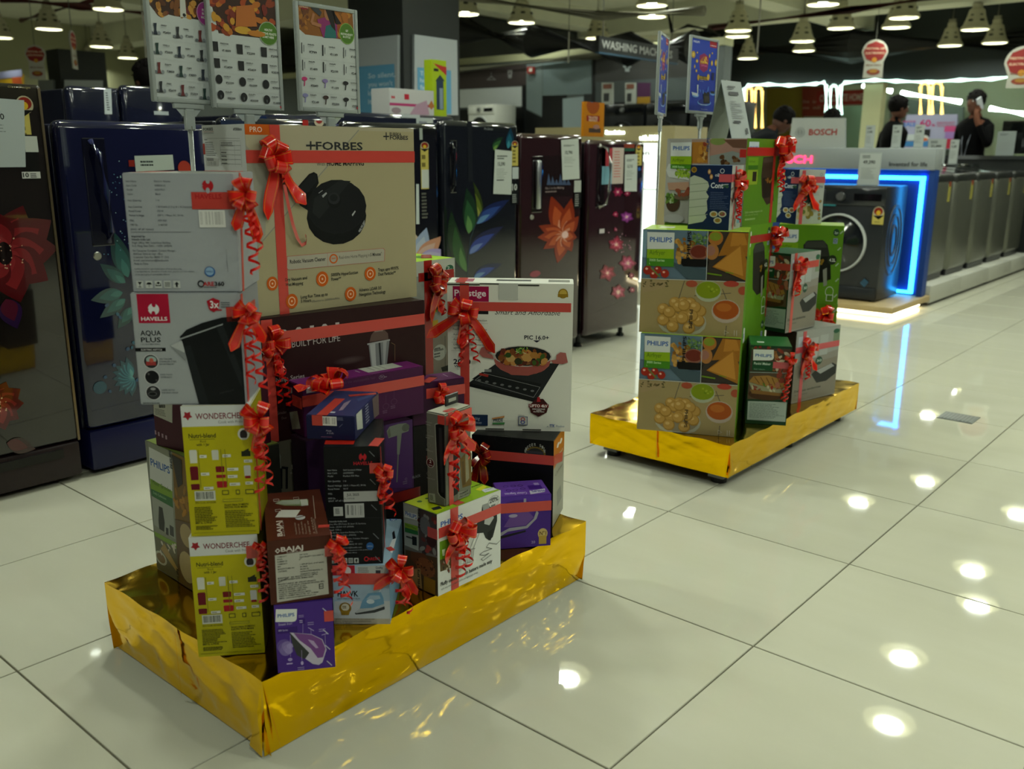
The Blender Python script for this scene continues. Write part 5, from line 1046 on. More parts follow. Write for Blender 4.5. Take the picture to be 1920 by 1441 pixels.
cv.text('Smart and Affordable', (606, 508), (1078, 508), 34, '2a2c2a', .0, .3)
for i, t in enumerate(('Automatic Whistle Detection', 'Power Saver', 'Feather Touch with Pressure', 'Automatic Cooling System', 'Automatic Voltage Regulator', 'Unique feature for Protection', 'against cockroaches')):
    y = (560, 598, 625, 662, 698, 735, 758)[i]; cv.text(t, (310 + i * 2, y), (min(310 + len(t) * 9.0, 552), y), 15, '55564f'); i not in (1, 5) and cv.line((304, y + 14), (560, y + 14), 1.5, 'A0A298')
cv.text('2000', (324, 868), (446, 868), 34, '1a1c28', .03); cv.text('WATTS', (330, 892), (440, 892), 16, '4a4c50')
cv.text('PIC 16.0+', (824, 685), (1002, 683), 28, '1a1c2c', .02); cv.poly([(888, 692), (940, 692), (914, 708)], '1a1c2c'); cv.ell(1094, 346, 36, 36, '9A7A20'); cv.ell(1094, 346, 28, 28, 'C8A848'); cv.rect(1056, 350, 1132, 372, '9A7A20')
# cooktop
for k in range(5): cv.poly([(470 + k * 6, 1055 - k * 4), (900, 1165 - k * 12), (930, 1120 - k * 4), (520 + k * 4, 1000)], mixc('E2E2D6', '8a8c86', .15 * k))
cv.poly([(436, 1005), (645, 850), (1085, 860), (935, 1118)], '232527'); cv.poly([(436, 1005), (935, 1118), (930, 1150), (438, 1030)], '141618'); cv.poly([(460, 975), (530, 925), (960, 1010), (920, 1105)], '17191b')
for a, b_ in (((480, 985), (545, 935)), ((545, 935), (950, 1035)), ((950, 1035), (905, 1110)), ((905, 1110), (480, 985))): cv.line(a, b_, 3, '8a8c8a')
cv.rect(545, 905, 595, 925, '8a8c8a'); cv.poly([(510, 932), (575, 945), (572, 962), (508, 948)], 'A03028')
for k in range(8): cv.ell(510 + k * 55, 985 + k * 11, 14, 8, '6a6c6c', 8)
# pan and food
cv.ell(815, 840, 206, 108, 'A86058'); cv.poly([(608, 800), (640, 890), (740, 945), (860, 950), (960, 920), (1010, 870), (1025, 800)], '9E5048'); cv.ell(818, 808, 212, 78, 'C0B8B0'); cv.ell(818, 808, 203, 72, '1c1e1e')
cv.blobs(650, 770, 990, 865, 70, 24, ['A8682A', 'C08A4A', '7A4420', '8A5A2E', '5A2A1C', 'B87A3A', '3a5a20', '7a2a20'], 21, 7); cv.ell(730, 825, 36, 28, 'C09A5C', 6); cv.ell(850, 815, 44, 34, 'B88A4A', 6); cv.ell(900, 800, 34, 26, 'A87434', 6); cv.ell(785, 845, 28, 26, '2a2e1a', 8); cv.ell(712, 800, 24, 20, '2f4a1c', 7); cv.blobs(770, 740, 850, 790, 18, 14, ['6a9a3a', '8ab050', 'C8C8A0', '4a7a2a'], 22, 5, (.2, .4))
cv.poly([(502, 790), (520, 745), (560, 738), (608, 750), (600, 778), (560, 785), (600, 800), (612, 830), (570, 822), (530, 815)], 'A8605A'); cv.poly([(1020, 835), (1060, 830), (1062, 795), (1090, 775), (1130, 780), (1148, 850), (1110, 862), (1040, 858)], 'A8605A')
cv.poly([(440, 1232), (580, 1235), (582, 1315), (442, 1310)], '1A2C4C'); cv.text('Cooking', (446, 1270), (525, 1270), 22, 'A8B4C4', 0, .3); cv.text('Appliances', (440, 1298), (538, 1298), 20, 'A8B4C4', 0, .3)
cv.text('PRIDE', (622, 1284), (690, 1284), 22, '2a3a50', .02); cv.poly([(610, 1258), (700, 1242), (698, 1256), (612, 1268)], 'C88A50'); cv.poly([(614, 1292), (704, 1290), (700, 1306), (616, 1304)], '4a8a50')
cv.ring(834, 1278, 34, 34, .12, '2a3a6a', 4) if False else None
cv.rect(800, 1247, 868, 1312, '2A3A70'); cv.rect(804, 1251, 864, 1308, 'B9BBB3'); cv.ring(833, 1268, 16, 14, .4, 'B83830'); cv.ring(833, 1290, 16, 14, .4, '2A3A90'); cv.micro(798, 1236, 868, 1242, 1, '33363a'); cv.micro(800, 1316, 868, 1322, 1, '33363a')
cv.poly([(875, 1170), (920, 1120), (975, 1118), (1018, 1165), (1005, 1220), (945, 1250), (890, 1220)], '3A1214'); cv.poly([(934, 1105), (950, 1105), (958, 1140), (930, 1140)], 'A82028'); cv.rect(872, 1155, 1018, 1184, '6A1418'); cv.text('UPTO 4kV', (880, 1179), (1010, 1177), 20, 'E8E0DC', .04); cv.text('HIGH VOLTAGE', (900, 1198), (992, 1196), 10, 'D8D0CC', .02); cv.text('SURGE', (930, 1208), (966, 1207), 8, 'D8D0CC', .02); cv.text('PROTECTION', (908, 1217), (986, 1215), 8, 'D8D0CC', .02)
cv.text('a', (1008, 1327), (1020, 1327), 12, '4a5a80', 0, .3); cv.text('TTK', (1030, 1327), (1068, 1327), 20, '2A4A98', .05, .2); cv.text('Product', (1076, 1327), (1140, 1327), 14, '6a7a98', 0, .3)
cv.build('front_print')
m = MB()
for (x0, x1) in ((.135, .185),): m.box((x0, -.0012, .355), (x1, 0, .3985), 'C0C2BA')
m.box((.15, -.0012, 0), (.2, 0, .03), 'DADACE'); m.build('closing_tab', CARTON, pr.root)
m = MB(); m.box((.0, -.0015, .392), (.085, .0, .3955), '33342e'); m.box((.085, -.0015, .395), (.135, 0, .3975), '33342e'); m.box((.185, -.0015, .392), (.24, 0, .3955), '33342e'); m.box((.1, -.0015, .002), (.15, 0, .005), '4a4a42'); m.box((.2, -.0015, .002), (.25, 0, .005), '4a4a42'); m.build('flap_gap', PAINT, pr.root)
cv = pr.face('t'); cv.unit = True; cv.rect(.05, .2, .2, .8, 'A05068'); cv.rect(.38, .3, .66, .6, '3A3A34'); cv.rect(.8, .25, .97, .7, '7a7c70'); cv.build('top_print')
cv = pr.face('r'); cv.unit = True; cv.rect(.15, .8, .85, .96, 'A03028'); cv.text('Prestige', (.6, .94), (.6, .82), .3, 'E8D8D0', .03); cv.build('side_print')
pr.ribbon([('f', (840, 574), (1070, 576), .0235), ('f', (863, 531), (880, 803), .024), ('t', (862, 531), (870, 521), .024)])
pr.bow('f', (874, 580), .125, 14, curls=[(-.015, 0, .15, .008), (.03, 0, .14, .009)], tails=3, loops=9)
p2 = Carton('dryer_box', 'short purple box with a bow, left of the induction cooktop box', 'box', (.404, .25, .465), 72, (.15, .075, .11), dict(a='35122F', t='5C1F58', f='3A1434'))
cv = p2.face('t', crop=CH); cv.ell(165, 965, 30, 12, '2a0e26'); cv.rect(232, 940, 275, 956, 'C0B0C0'); cv.build('top_print')
p2.ribbon([('f', (800, 738), (872, 728), .026), ('t', (808, 722), (812, 708), .022)]); p2.bow('f', (824, 738), .085, 15, tails=0, loops=10)
ff = Carton('support_box', 'plain black box holding up the short purple box', 'box', (.404, .25, .1712), 72, (.15, .075, .2933), dict(a='121012'))
ff.ribbon([('f', (800, 860), (880, 850), .024)], c='6A1210')
gb = Carton('chopper_box', 'tall white and lime green chopper box standing at the back', 'box', (.205, .395, .502), 90, (.218, .19, .345), dict(a='8A8C84', f='9A9C92', t='9AC028', r='7a7c74'))
cv = gb.face('f', crop=CH); cv.full('8E9088'); cv.rect(-40, 60, 320, 192, 'B2B4A8'); cv.ell(284, 165, 28, 24, '2A5A40'); cv.text('2', (266, 176), (284, 176), 22, 'E0E0D8'); cv.text('year', (284, 176), (302, 176), 10, 'E0E0D8'); cv.rect(150, 300, 270, 470, '7A9A20'); cv.rect(190, 330, 330, 640, '8A8A84'); cv.ell(182, 430, 14, 18, '2A5A20'); cv.rect(150, 550, 200, 610, 'A88A28'); cv.rect(150, 610, 330, 940, '7d7468'); cv.ell(210, 780, 50, 58, 'A8A8A0'); cv.text('blades', (172, 776), (238, 770), 20, '2a2a28', .03); cv.micro(175, 745, 235, 752, 1, '4a4a48'); cv.micro(170, 785, 238, 810, 2, '4a4a48'); cv.poly([(220, 890), (280, 870), (290, 910), (230, 920)], '1a1c1a'); cv.line((250, 660), (252, 880), 4, '3a3c3a'); cv.build('front_print')
cv = gb.face('t', crop=CH); cv.rect(60, 75, 75, 95, '4a7a20'); cv.ell(165, 75, 10, 8, '4a7a20'); cv.build('top_print')
gb.ribbon([('f', (802, 486), (805, 700), .03), ('t', (800, 484), (799, 478), .03), ('f', (785, 518), (850, 514), .024)], c='9A1812')
gb.bow('f', (815, 524), .12, 16, curls=[(.02, 0, .10, .009)], tails=2, loops=10, c='B01812')
fg = Carton('support_box', 'plain black box beneath the lime green chopper box', 'box', (.24, .385, .1712), 90, (.23, .24, .33), dict(a='121012'))
# ------------------------------------------------------------------ the farther pile
CK = (1090, 400, .35381); CL = (1190, 230, .21354)
def air_side(box, k, label_bottom=True):
    cv = box.face(k, [(328, 105), (873, 105), (850, 650), (312, 640)], CK); cv.full('8C7C54')
    cv.poly([(328, 105), (665, 105), (660, 358), (320, 358)], '5E7484'); cv.poly([(665, 105), (873, 105), (862, 360), (660, 358)], '3A332C')
    cv.blobs(500, 150, 590, 270, 60, 14, ['A87830', 'B88A40', '8A5A20', 'C89A50'], 31, 7); cv.blobs(585, 120, 665, 185, 50, 9, ['4a6a34', '6a8a4a', '3a5a28', '7a9a60'], 32, 6, (.3, .6))
    cv.ell(620, 215, 52, 40, '8a5a48'); cv.ell(620, 212, 44, 32, '6a2a1c'); cv.poly([(460, 260), (530, 285), (665, 300), (660, 358), (560, 356)], '42545C'); cv.poly([(530, 250), (660, 250), (672, 262), (668, 284), (655, 290), (538, 290), (528, 275)], '0E0E0E')
    cv.ell(705, 140, 38, 38, 'A86A2C'); cv.ell(703, 132, 30, 22, '7A8A28'); cv.ell(688, 210, 34, 42, 'A8703A'); cv.ell(680, 205, 24, 26, '9a6a5a')
    cv.poly([(775, 108), (873, 110), (870, 230), (800, 220), (718, 232)], '9A6420'); cv.poly([(790, 112), (850, 112), (868, 170), (780, 180)], 'B47A2C'); cv.poly([(690, 288), (835, 165), (873, 250), (862, 352), (760, 312)], 'A06A22'); cv.poly([(700, 285), (832, 178), (850, 330)], 'BC8434'); cv.line((665, 322), (740, 330), 8, '6a8a20'); cv.line((760, 312), (800, 318), 5, '6a8a20')
    for (x, y, r) in ((355, 315, 24), (408, 312, 20), (388, 338, 22), (445, 330, 22), (338, 195, 10)): cv.ell(x, y, r, r, '9A2A1A'); cv.ell(x - 6, y - 7, r * .3, r * .25, 'E8B8A0')
    cv.line((370, 300), (420, 350), 8, '6a7a3a'); cv.poly([(328, 108), (350, 108), (345, 250), (325, 250)], '7a98a8')
    cv.poly([(350, 118), (492, 118), (490, 205), (350, 208)], 'D2D6D2'); cv.text('PHILIPS', (364, 168), (480, 168), 24, '1F5AA8', .03); cv.poly([(350, 206), (490, 202), (490, 256), (349, 256)], '8AAC18'); cv.text('Airfryer', (362, 234), (444, 233), 24, '4a6a18'); cv.rect(349, 252, 490, 294, '44821E'); cv.text('3000 Series', (362, 268), (442, 268), 12, 'B8D8A0', .02); cv.text('L', (362, 284), (368, 284), 9, 'B8D8A0')
    cv.line((665, 105), (660, 358), 2.5, 'C8CCC8'); cv.line((318, 359), (862, 361), 3, 'C8CCC8')
    cv.text('PHILIPS', (560, 105), (578, 250), 17, '101216', .05) if False else cv.text('PHILIPS', (574, 250), (572, 108), 18, '101216', .05)
    cv.poly([(318, 362), (862, 364), (850, 650), (312, 640)], '9C8A5E')
    for p in (((548, 362), (520, 455)), ((745, 400), (770, 460)), ((770, 590), (765, 648)), ((600, 440), (790, 420))): cv.line(p[0], p[1], 4, '5c5446')
    cv.poly([(320, 365), (465, 368), (440, 405), (330, 435)], 'A08A64'); cv.blobs(325, 368, 480, 400, 20, 9, ['4A4424', '5c5430', '6a5a38'], 33, 6, (.3, .5)); cv.ell(585, 378, 30, 18, 'A04A30'); cv.ell(790, 372, 40, 16, 'A84030'); cv.ell(850, 405, 24, 22, 'A04A30')
    cv.ell(672, 415, 68, 55, 'A8AC90'); cv.ell(672, 408, 64, 45, '7C8E14'); cv.blobs(650, 390, 720, 425, 6, 8, ['94A428', '68800E'], 34)
    cv.ell(765, 515, 75, 62, 'B0A090'); cv.ell(765, 508, 68, 50, 'A04E18'); cv.ell(755, 495, 40, 22, 'B06424')
    cv.ell(538, 580, 128, 80, 'A8A490'); cv.ell(538, 572, 118, 68, '8a8068')
    rnd = random.Random(5)
    for i, (x, y) in enumerate(((500, 480), (545, 478), (580, 480), (440, 515), (632, 520), (470, 535), (520, 500), (570, 510), (605, 500), (440, 572), (625, 570), (500, 560), (548, 550), (590, 545), (490, 605), (540, 560), (575, 610), (472, 530), (548, 492))):
        cv.ell(x, y, 33, 31, '9A7430', 14); cv.ell(x - 2, y - 3, 29, 26, 'B48C46', 14); cv.ell(x - 8, y - 10, 12, 9, 'CCA868', 10)
    cv.text('PHILIPS', (578, 512), (576, 612), 17, '101216', .05); cv.ring(768, 625, 16, 14, .2, 'C8C0B0', 3); cv.line((812, 612), (812, 642), 3, 'C8C0B0'); cv.line((824, 612), (824, 642), 3, 'C8C0B0')
    cv.build('side_print')
def air_front(box, k, crop=CK, quad=None):
    cv = box.face(k, quad or [(1050, 62), (1393, 60), (1360, 480), (1030, 470)], crop); cv.full('5E8E1C')
    philips_tag(cv, 1062, 88, 1152, 158); cv.rect(1062, 158, 1150, 190, '7CA41E'); cv.text('Airfryer', (1066, 184), (1118, 183), 14, '3a5a14')
    cv.poly([(1178, 170), (1200, 145), (1280, 140), (1305, 165), (1318, 230), (1325, 340), (1300, 365), (1240, 372), (1190, 340)], '2A2C26'); cv.poly([(1190, 150), (1290, 145), (1302, 180), (1185, 185)], '3c3e38'); cv.poly([(1262, 230), (1322, 225), (1324, 350), (1265, 365)], '15170f'); cv.poly([(1282, 300), (1303, 288), (1305, 380), (1287, 388)], '8a8c80'); cv.blobs(1262, 245, 1290, 275, 5, 8, ['8a6a20', '6a4a18'], 41)
    cv.ell(1330, 245, 24, 26, '24301A'); cv.text('4.2L', (1314, 254), (1348, 252), 16, 'D8DCD0', .03); cv.ell(1350, 97, 16, 20, '2A4A30'); cv.text('2yr', (1340, 104), (1362, 102), 12, 'C8D8C8', .02); cv.rect(1335, 128, 1356, 158, '8A98A8'); cv.ring(1345, 142, 8, 9, .3, '2a4a7a')
    for (x, y) in ((1378, 95), (1366, 185), (1356, 270), (1357, 352), (1350, 436)): cv.line((x - 8, y + 8), (x + 8, y - 8), 6, 'A8B8A0')
    cv.ring(1318, 415, 22, 28, .12, 'D0D8C8'); cv.rect(1302, 430, 1336, 465, 'C8D0C0'); cv.rect(1306, 434, 1332, 462, '4A7418'); cv.build('front_print')
AF = '5E8E1C'
c2 = Carton('airfryer_box', 'airfryer box with food photos, standing on the farther platform', 'box', (.305, 1.452, .1662), 24.5, (.346, .22, .3550), dict(a='6A8E24', r=AF, t='94B42A')); air_side(c2, 'f')
c1 = Carton('airfryer_box', 'airfryer box with food photos, stacked on its twin', 'box', (.287, 1.468, .5212), 24.5, (.357, .22, .3625), dict(a='6A8E24', r=AF, t='9CBC2A')); air_side(c1, 'f')
cv = c1.face('t', crop=CK); cv.rect(425, 68, 490, 78, 'D8DCC8'); cv.build('top_print')
d2 = Carton('airfryer_box', 'green airfryer box at the bottom, hidden behind the food photo boxes', 'box', (.159, 1.815, .1662), 1.4, (.323, .265, .3550), dict(a=AF)); air_front(d2, 'r')
d1 = Carton('airfryer_box', 'green airfryer box with a ribbon, under the topmost airfryer box', 'box', (.159, 1.815, .5212), 1.4, (.323, .265, .3625), dict(a=AF)); air_front(d1, 'r')
d1.ribbon([('r', (1400, 452), (1458, 440), .028), ('r', (1450, 425), (1440, 620), .024)], c='A82820'); d1.bow('r', (1452, 441), 0.132, 21, curls=[(-.01, 0, .10, .01)], tails=1, loops=10)
c3 = Carton('airfryer_box', 'topmost airfryer box with salad photos, behind the blue container box', 'box', (.159, 1.81, .8840), 1.4, (.323, .30, .3095), dict(a='9A9A92', r=AF, t='A8A8A0'))
cv = c3.face('f', [(285, 130), (985, 140), (945, 915), (258, 870)], CL); cv.full('A8A6A0')
cv.poly([(500, 140), (985, 145), (975, 370), (495, 360)], '9A8070'); cv.poly([(500, 165), (600, 165), (640, 230), (640, 350), (500, 350)], 'A8702A'); cv.blobs(560, 180, 640, 340, 14, 24, ['8A3A24', 'B88030', '7a4a20', 'C8A060'], 42); cv.poly([(660, 140), (980, 145), (975, 250), (740, 280), (660, 300)], 'A88070'); cv.ell(730, 160, 70, 36, '7a8a48'); cv.poly([(780, 150), (980, 150), (978, 230), (860, 220)], '6a4a38'); cv.poly([(660, 290), (860, 250), (975, 290), (970, 365), (660, 365)], '8a9088'); cv.blobs(760, 300, 920, 360, 14, 20, ['5A3A20', '7a5a3a', '4a3018'], 43); cv.poly([(270, 410), (300, 350), (480, 400), (480, 500), (300, 470)], 'C4C6C2'); cv.blobs(360, 400, 480, 470, 30, 16, ['7A9A2A', '94B03A', '5a7a20'], 44); cv.poly([(290, 520), (480, 515), (480, 590), (300, 585)], 'B08A74')
cv.ell(340, 700, 62, 80, '4A3828'); cv.ell(335, 660, 56, 46, '3A4A20'); cv.blobs(280, 620, 380, 700, 26, 14, ['6a8a3a', '8aa85a', 'B8C8A0', '4a6a2a'], 45); cv.ell(420, 650, 70, 26, '6A5A48'); cv.blobs(380, 590, 480, 640, 6, 28, ['7A3A28', '8a4a34'], 46); cv.ell(350, 840, 90, 40, 'B0B0AC')
cv.poly([(318, 165), (502, 165), (500, 290), (318, 290)], 'D2D6D2'); cv.text('PHILIPS', (338, 232), (484, 235), 34, '1F5AA8', .03); cv.rect(318, 285, 500, 362, '8AAC18'); cv.text('Airfryer', (332, 334), (440, 334), 30, '4a6a18'); cv.rect(318, 360, 500, 400, '44821E'); cv.text('3000 Series', (332, 388), (438, 388), 18, 'B8D8A0', .02); cv.line((655, 140), (655, 365), 4, 'C8CCC8'); cv.text('PHILIPS', (652, 250), (650, 130), 22, '1A3A68', .05); cv.build('side_print')
cv = c3.face('r', [(985, 140), (1285, 150), (1255, 875), (945, 915)], CL); cv.full('557F1A'); cv.rect(1002, 168, 1084, 232, 'C0CAD4'); cv.text('PHILIPS', (1008, 228), (1080, 226), 20, '1F5AA8', .03); cv.rect(998, 300, 1080, 370, '6E9A1E'); cv.text('Airfryer', (1004, 345), (1055, 343), 18, '3a5a14'); cv.rect(996, 370, 1078, 405, '3A6A18'); cv.rect(990, 410, 1075, 535, '8AA028'); cv.rect(1036, 425, 1066, 508, '2a2418')
cv.poly([(1125, 300), (1215, 290), (1225, 680), (1165, 720), (1120, 640), (1110, 460)], '3A2A1E'); cv.poly([(1130, 310), (1210, 300), (1212, 340), (1128, 350)], '4a3a30'); cv.poly([(1120, 480), (1220, 470), (1220, 640), (1130, 660)], '20160e'); cv.blobs(1150, 480, 1220, 520, 8, 14, ['8a5a20', '6a4018'], 47); cv.text('Daily cooking companion for', (972, 795), (1130, 768), 18, 'A8C080'); cv.text('the whole family', (972, 820), (1090, 802), 16, '8aa860'); cv.micro(972, 838, 1112, 850, 1, '8aa860'); cv.build('front_print')
c3.ribbon([('r', (1401, 287), (1464, 282), .030), ('r', (1452, 262), (1446, 416), .020), ('f', (1388, 287), (1399, 288), .028)], c='B82A22'); c3.bow('r', (1461, 279), 0.150, 22, curls=[(.02, 0, .16, .010), (-.01, 0, .14, .010)], tails=1, loops=12)
def contra_a(box, k, quad):
    cv = box.face(k, quad, CL); cv.full('17284A')
    cv.poly([(470, 480), (520, 462), (590, 485), (640, 520), (652, 560), (625, 610), (650, 650), (632, 690), (640, 770), (620, 800), (632, 835), (600, 870), (475, 892)], 'B4BCA8')
    for y in (545, 610, 680, 745, 820): cv.line((480, y), (640, y - 14), 6, '8E9A84')
    cv.ell(518, 412, 24, 26, 'A8842A'); cv.ell(518, 412, 16, 17, '7a5a18'); cv.ring(766, 424, 20, 22, .28, 'C8CCD0'); cv.text('ollero', (702, 472), (800, 470), 26, 'C0C8D0', .03); cv.text('Cont', (665, 574), (775, 572), 46, 'D8DCE0', .04); cv.text('ro', (776, 574), (822, 573), 34, '4A7A40', .04); cv.line((775, 545), (822, 543), 5, 'D8DCE0')
    for (x, y) in ((652, 430), (670, 475)): cv.ell(x, y, 14, 24, 'A8763A'); cv.ell(x, y, 9, 14, 'D8B888')
    cv.ell(730, 470, 5, 5, 'D8DCE0'); cv.micro(665, 605, 822, 770, 10, '5A6A88', .25, 3)
    for (x, y, c) in ((695, 805, 'A87A3A'), (770, 805, '8A4A3A'), (730, 860, '9A7028')): cv.ell(x, y, 36, 28, 'B8BCA8'); cv.ell(x, y, 24, 18, c); cv.ell(x - 5, y - 4, 8, 6, '6a8a3a')
    cv.build('front_print')
c4 = Carton('container_box', 'navy blue food container box in front of the topmost airfryer box', 'box', (.393, 1.587, .8840), 13.8, (.144, .164, .2175), dict(a='17284A', r='A8ACA8', t='5A7A9A'))
contra_a(c4, 'f', [(488, 370), (855, 375), (825, 950), (470, 930)])
cv = c4.face('r', crop=CL); cv.full('AEB2AC'); cv.rect(905, 700, 945, 870, '6A98A8'); cv.blobs(850, 560, 900, 880, 14, 16, ['7a6a5a', '9a8a78', '8a5a50'], 48); cv.build('side_print')
c4.ribbon([('f', (1349, 334), (1371, 334), .026), ('r', (1372, 334), (1394, 332), .026), ('r', (1380, 312), (1374, 430), .016)], c='C85058'); c4.bow('r', (1380, 338), 0.114, 23, curls=[(.0, 0, .14, .010), (.015, 0, .12, .009)], tails=2, loops=9, c='B81818')
c7 = Carton('airfryer_box', 'green airfryer box with a bow, bottom of the rear pair', 'box', (.313, 2.506, .1662), 22, (.266, .2, .3480), dict(a=AF)); air_front(c7, 'f'); c7.bow('f', (1550, 590), 0.144, 24, loops=10, tails=1)
c7.ribbon([('f', (1553, 572), (1548, 640), .024)], c='A82820')
c6 = Carton('airfryer_box', 'green airfryer box with a black fryer picture, top of the rear pair', 'box', (.310, 2.506, .5145), 22, (.266, .2, .3330), dict(a=AF, t='94B42A')); air_front(c6, 'f')
c5 = Carton('container_box', 'blue and white food container box on the green rear airfryer box', 'box', (.243, 2.611, .8480), -29, (.142, .134, .2285), dict(a='17284A', r='B4B6B2', t='20304a'))
contra_a(c5, 'f', [(590, 380), (855, 375), (825, 950), (570, 930)])
cv = c5.face('r', crop=CL); cv.full('B2B6B0'); cv.text('Contro', (1565, 572), (1650, 570), 28, '3a4a6a', .03); cv.ring(1640, 455, 12, 14, .3, '6a7a98'); cv.micro(1560, 605, 1650, 640, 3, '8a909a', .3); cv.poly([(1440, 640), (1540, 600), (1560, 680), (1520, 720)], '2a3a34'); cv.blobs(1440, 720, 1560, 830, 14, 30, ['8A7A3A', 'A8986A', '6a7a3a', 'B8A878'], 49)
for (x, y) in ((1568, 720), (1630, 690), (1620, 770), (1618, 805), (1618, 838)): cv.ell(x, y, 12 if x > 1600 else 26, 14 if x > 1600 else 38, '6a5a4a'); cv.ell(x, y, 8, 8, 'A8884a')
cv.build('side_print')
c5.ribbon([('r', (1499, 337), (1547, 337), .026), ('f', (1484, 339), (1498, 337), .026), ('r', (1508, 320), (1500, 420), .017)], c='C85058'); c5.bow('r', (1509, 343), 0.138, 25, curls=[(-.01, 0, .10, .010)], tails=2, loops=10, c='C01810')
def panini_f(box, k):
    cv = box.face(k, [(920, 200), (1115, 205), (1078, 632), (905, 610)], CK); cv.full('1C3E26')
    cv.poly([(925, 215), (1110, 218), (1090, 350), (918, 345)], '4A3A30'); cv.blobs(1020, 215, 1105, 345, 26, 20, ['8A5A30', 'A87040', '5a3a20', '8a3a2a', 'C8B8A0'], 51, 6, (.3, .6)); cv.blobs(925, 210, 1010, 225, 8, 8, ['8A2A20', '4a6a2a'], 52)
    philips_tag(cv, 932, 224, 1026, 285); cv.rect(930, 288, 1020, 345, '1C4A2C'); cv.text('Panini Maker', (936, 308), (1012, 310), 13, 'C8D8C8', .02); cv.text('Daily Collection', (936, 336), (985, 337), 7, '8aa890')
    cv.line((918, 350), (1092, 356), 2.5, 'B8BCB8'); cv.poly([(917, 354), (1092, 358), (1085, 500), (912, 490)], '5A4634')
    cv.ell(992, 470, 82, 30, '4A2E1A'); cv.poly([(915, 400), (935, 372), (1000, 368), (1065, 392), (1080, 430), (1050, 440), (960, 418)], 'A87A3C')
    for q in range(5): cv.line((940 + q * 26, 375 + q * 2), (962 + q * 24, 412 + q * 5), 4, '6A4218')
    cv.poly([(915, 402), (960, 420), (1050, 442), (1078, 434), (1070, 462), (1000, 468), (930, 445)], '9A9478'); cv.blobs(925, 415, 1065, 455, 16, 12, ['5a7a2a', '9A2A20', 'C8C0A0', '8a4a3a'], 53, 6, (.3, .6)); cv.poly([(920, 440), (1060, 465), (1055, 480), (930, 462)], '8A6230'); cv.blobs(1040, 365, 1090, 420, 6, 16, ['8a3a2a', 'A86A50'], 54)
    cv.poly([(914, 500), (1084, 512), (1076, 612), (912, 592)], 'A8B4AA'); cv.micro(922, 508, 1070, 600, 11, '66706a', .35, 7); cv.build('front_print')
def panini_r(box, k):
    cv = box.face(k, [(1115, 205), (1262, 198), (1240, 600), (1078, 632)], CK); cv.full('8E8A80')
    cv.poly([(1115, 205), (1262, 198), (1255, 330), (1100, 380)], '9C9E98'); cv.rect(1150, 250, 1180, 360, 'B0B4B0'); cv.rect(1195, 240, 1215, 350, 'A8ACA8'); cv.rect(1240, 220, 1258, 300, '7a8a70'); cv.poly([(1100, 400), (1250, 370), (1242, 590), (1082, 620)], '857E70')
    cv.ell(1186, 382, 12, 24, '2A4A38'); cv.text('30', (1178, 390), (1195, 388), 14, 'B8C8B8', .02); cv.poly([(1158, 460), (1170, 440), (1235, 405), (1248, 420), (1245, 470), (1210, 510), (1175, 515)], '2A2C2A'); cv.poly([(1175, 440), (1230, 408), (1240, 425), (1190, 462)], '9A9C98'); cv.ell(1160, 400, 8, 18, '8A9A50'); cv.ell(1248, 228, 10, 12, '2A5A40'); cv.text('Delicious sandwiches', (1092, 562), (1190, 540), 13, '3a3a34', .02); cv.text('in minutes', (1092, 585), (1140, 572), 11, '55554c'); cv.rect(1120, 235, 1150, 290, 'B8C0C8') ; cv.build('side_print')
c9 = Carton('panini_maker_box', 'panini maker box nearest the platform edge, left of its lower twin', 'box', (.569, 1.780, .1662), 29.2, (.146, .19, .2975), dict(a='1C3E26', t='2A6A34', r='8A867c')); panini_f(c9, 'f')
c9.ribbon([('f', (1441, 683), (1481, 686), .024)], c='C85058'); c9.bow('f', (1484, 672), 0.072, 26, curls=[(-.012, 0, .16, .010), (-.02, 0, .15, .009)], tails=1, loops=8, c='C82028')
cv = c9.face('t', crop=CK); cv.rect(930, 676, 970, 686, 'B8C8B8'); cv.build('top_print')
c10 = Carton('panini_maker_box', 'panini maker box on the platform, long side out, below its twin', 'box', (.435, 2.187, .1662), -13.3, (.15, .285, .2945), dict(a='6A5A48', f='3A2A22', r='8A867c', t='8A8C84')); panini_r(c10, 'r')
c10.ribbon([('r', (1492, 660), (1574, 640), .024), ('r', (1508, 622), (1500, 756), .020)], c='C84A50'); c10.bow('r', (1512, 652), 0.126, 27, curls=[(.0, 0, .13, .010), (.01, 0, .12, .009)], tails=2, loops=9, c='C01818')
c8 = Carton('panini_maker_box', 'panini maker box on top of the two lower panini boxes', 'box', (.413, 2.093, .4645), -6.3, (.153, .222, .3065), dict(a='1C3E26', f='1C3E26', t='24583A', r='8A867c')); panini_f(c8, 'f'); panini_r(c8, 'r')
c8.ribbon([('r', (1486, 503), (1535, 490), .026), ('f', (1437, 496), (1484, 503), .026), ('r', (1491, 474), (1483, 622), .018)], c='C84A40'); c8.bow('r', (1493, 497), 0.120, 28, curls=[(.0, 0, .12, .010), (-.006, 0, .10, .008)], tails=2, loops=9, c='C81810')

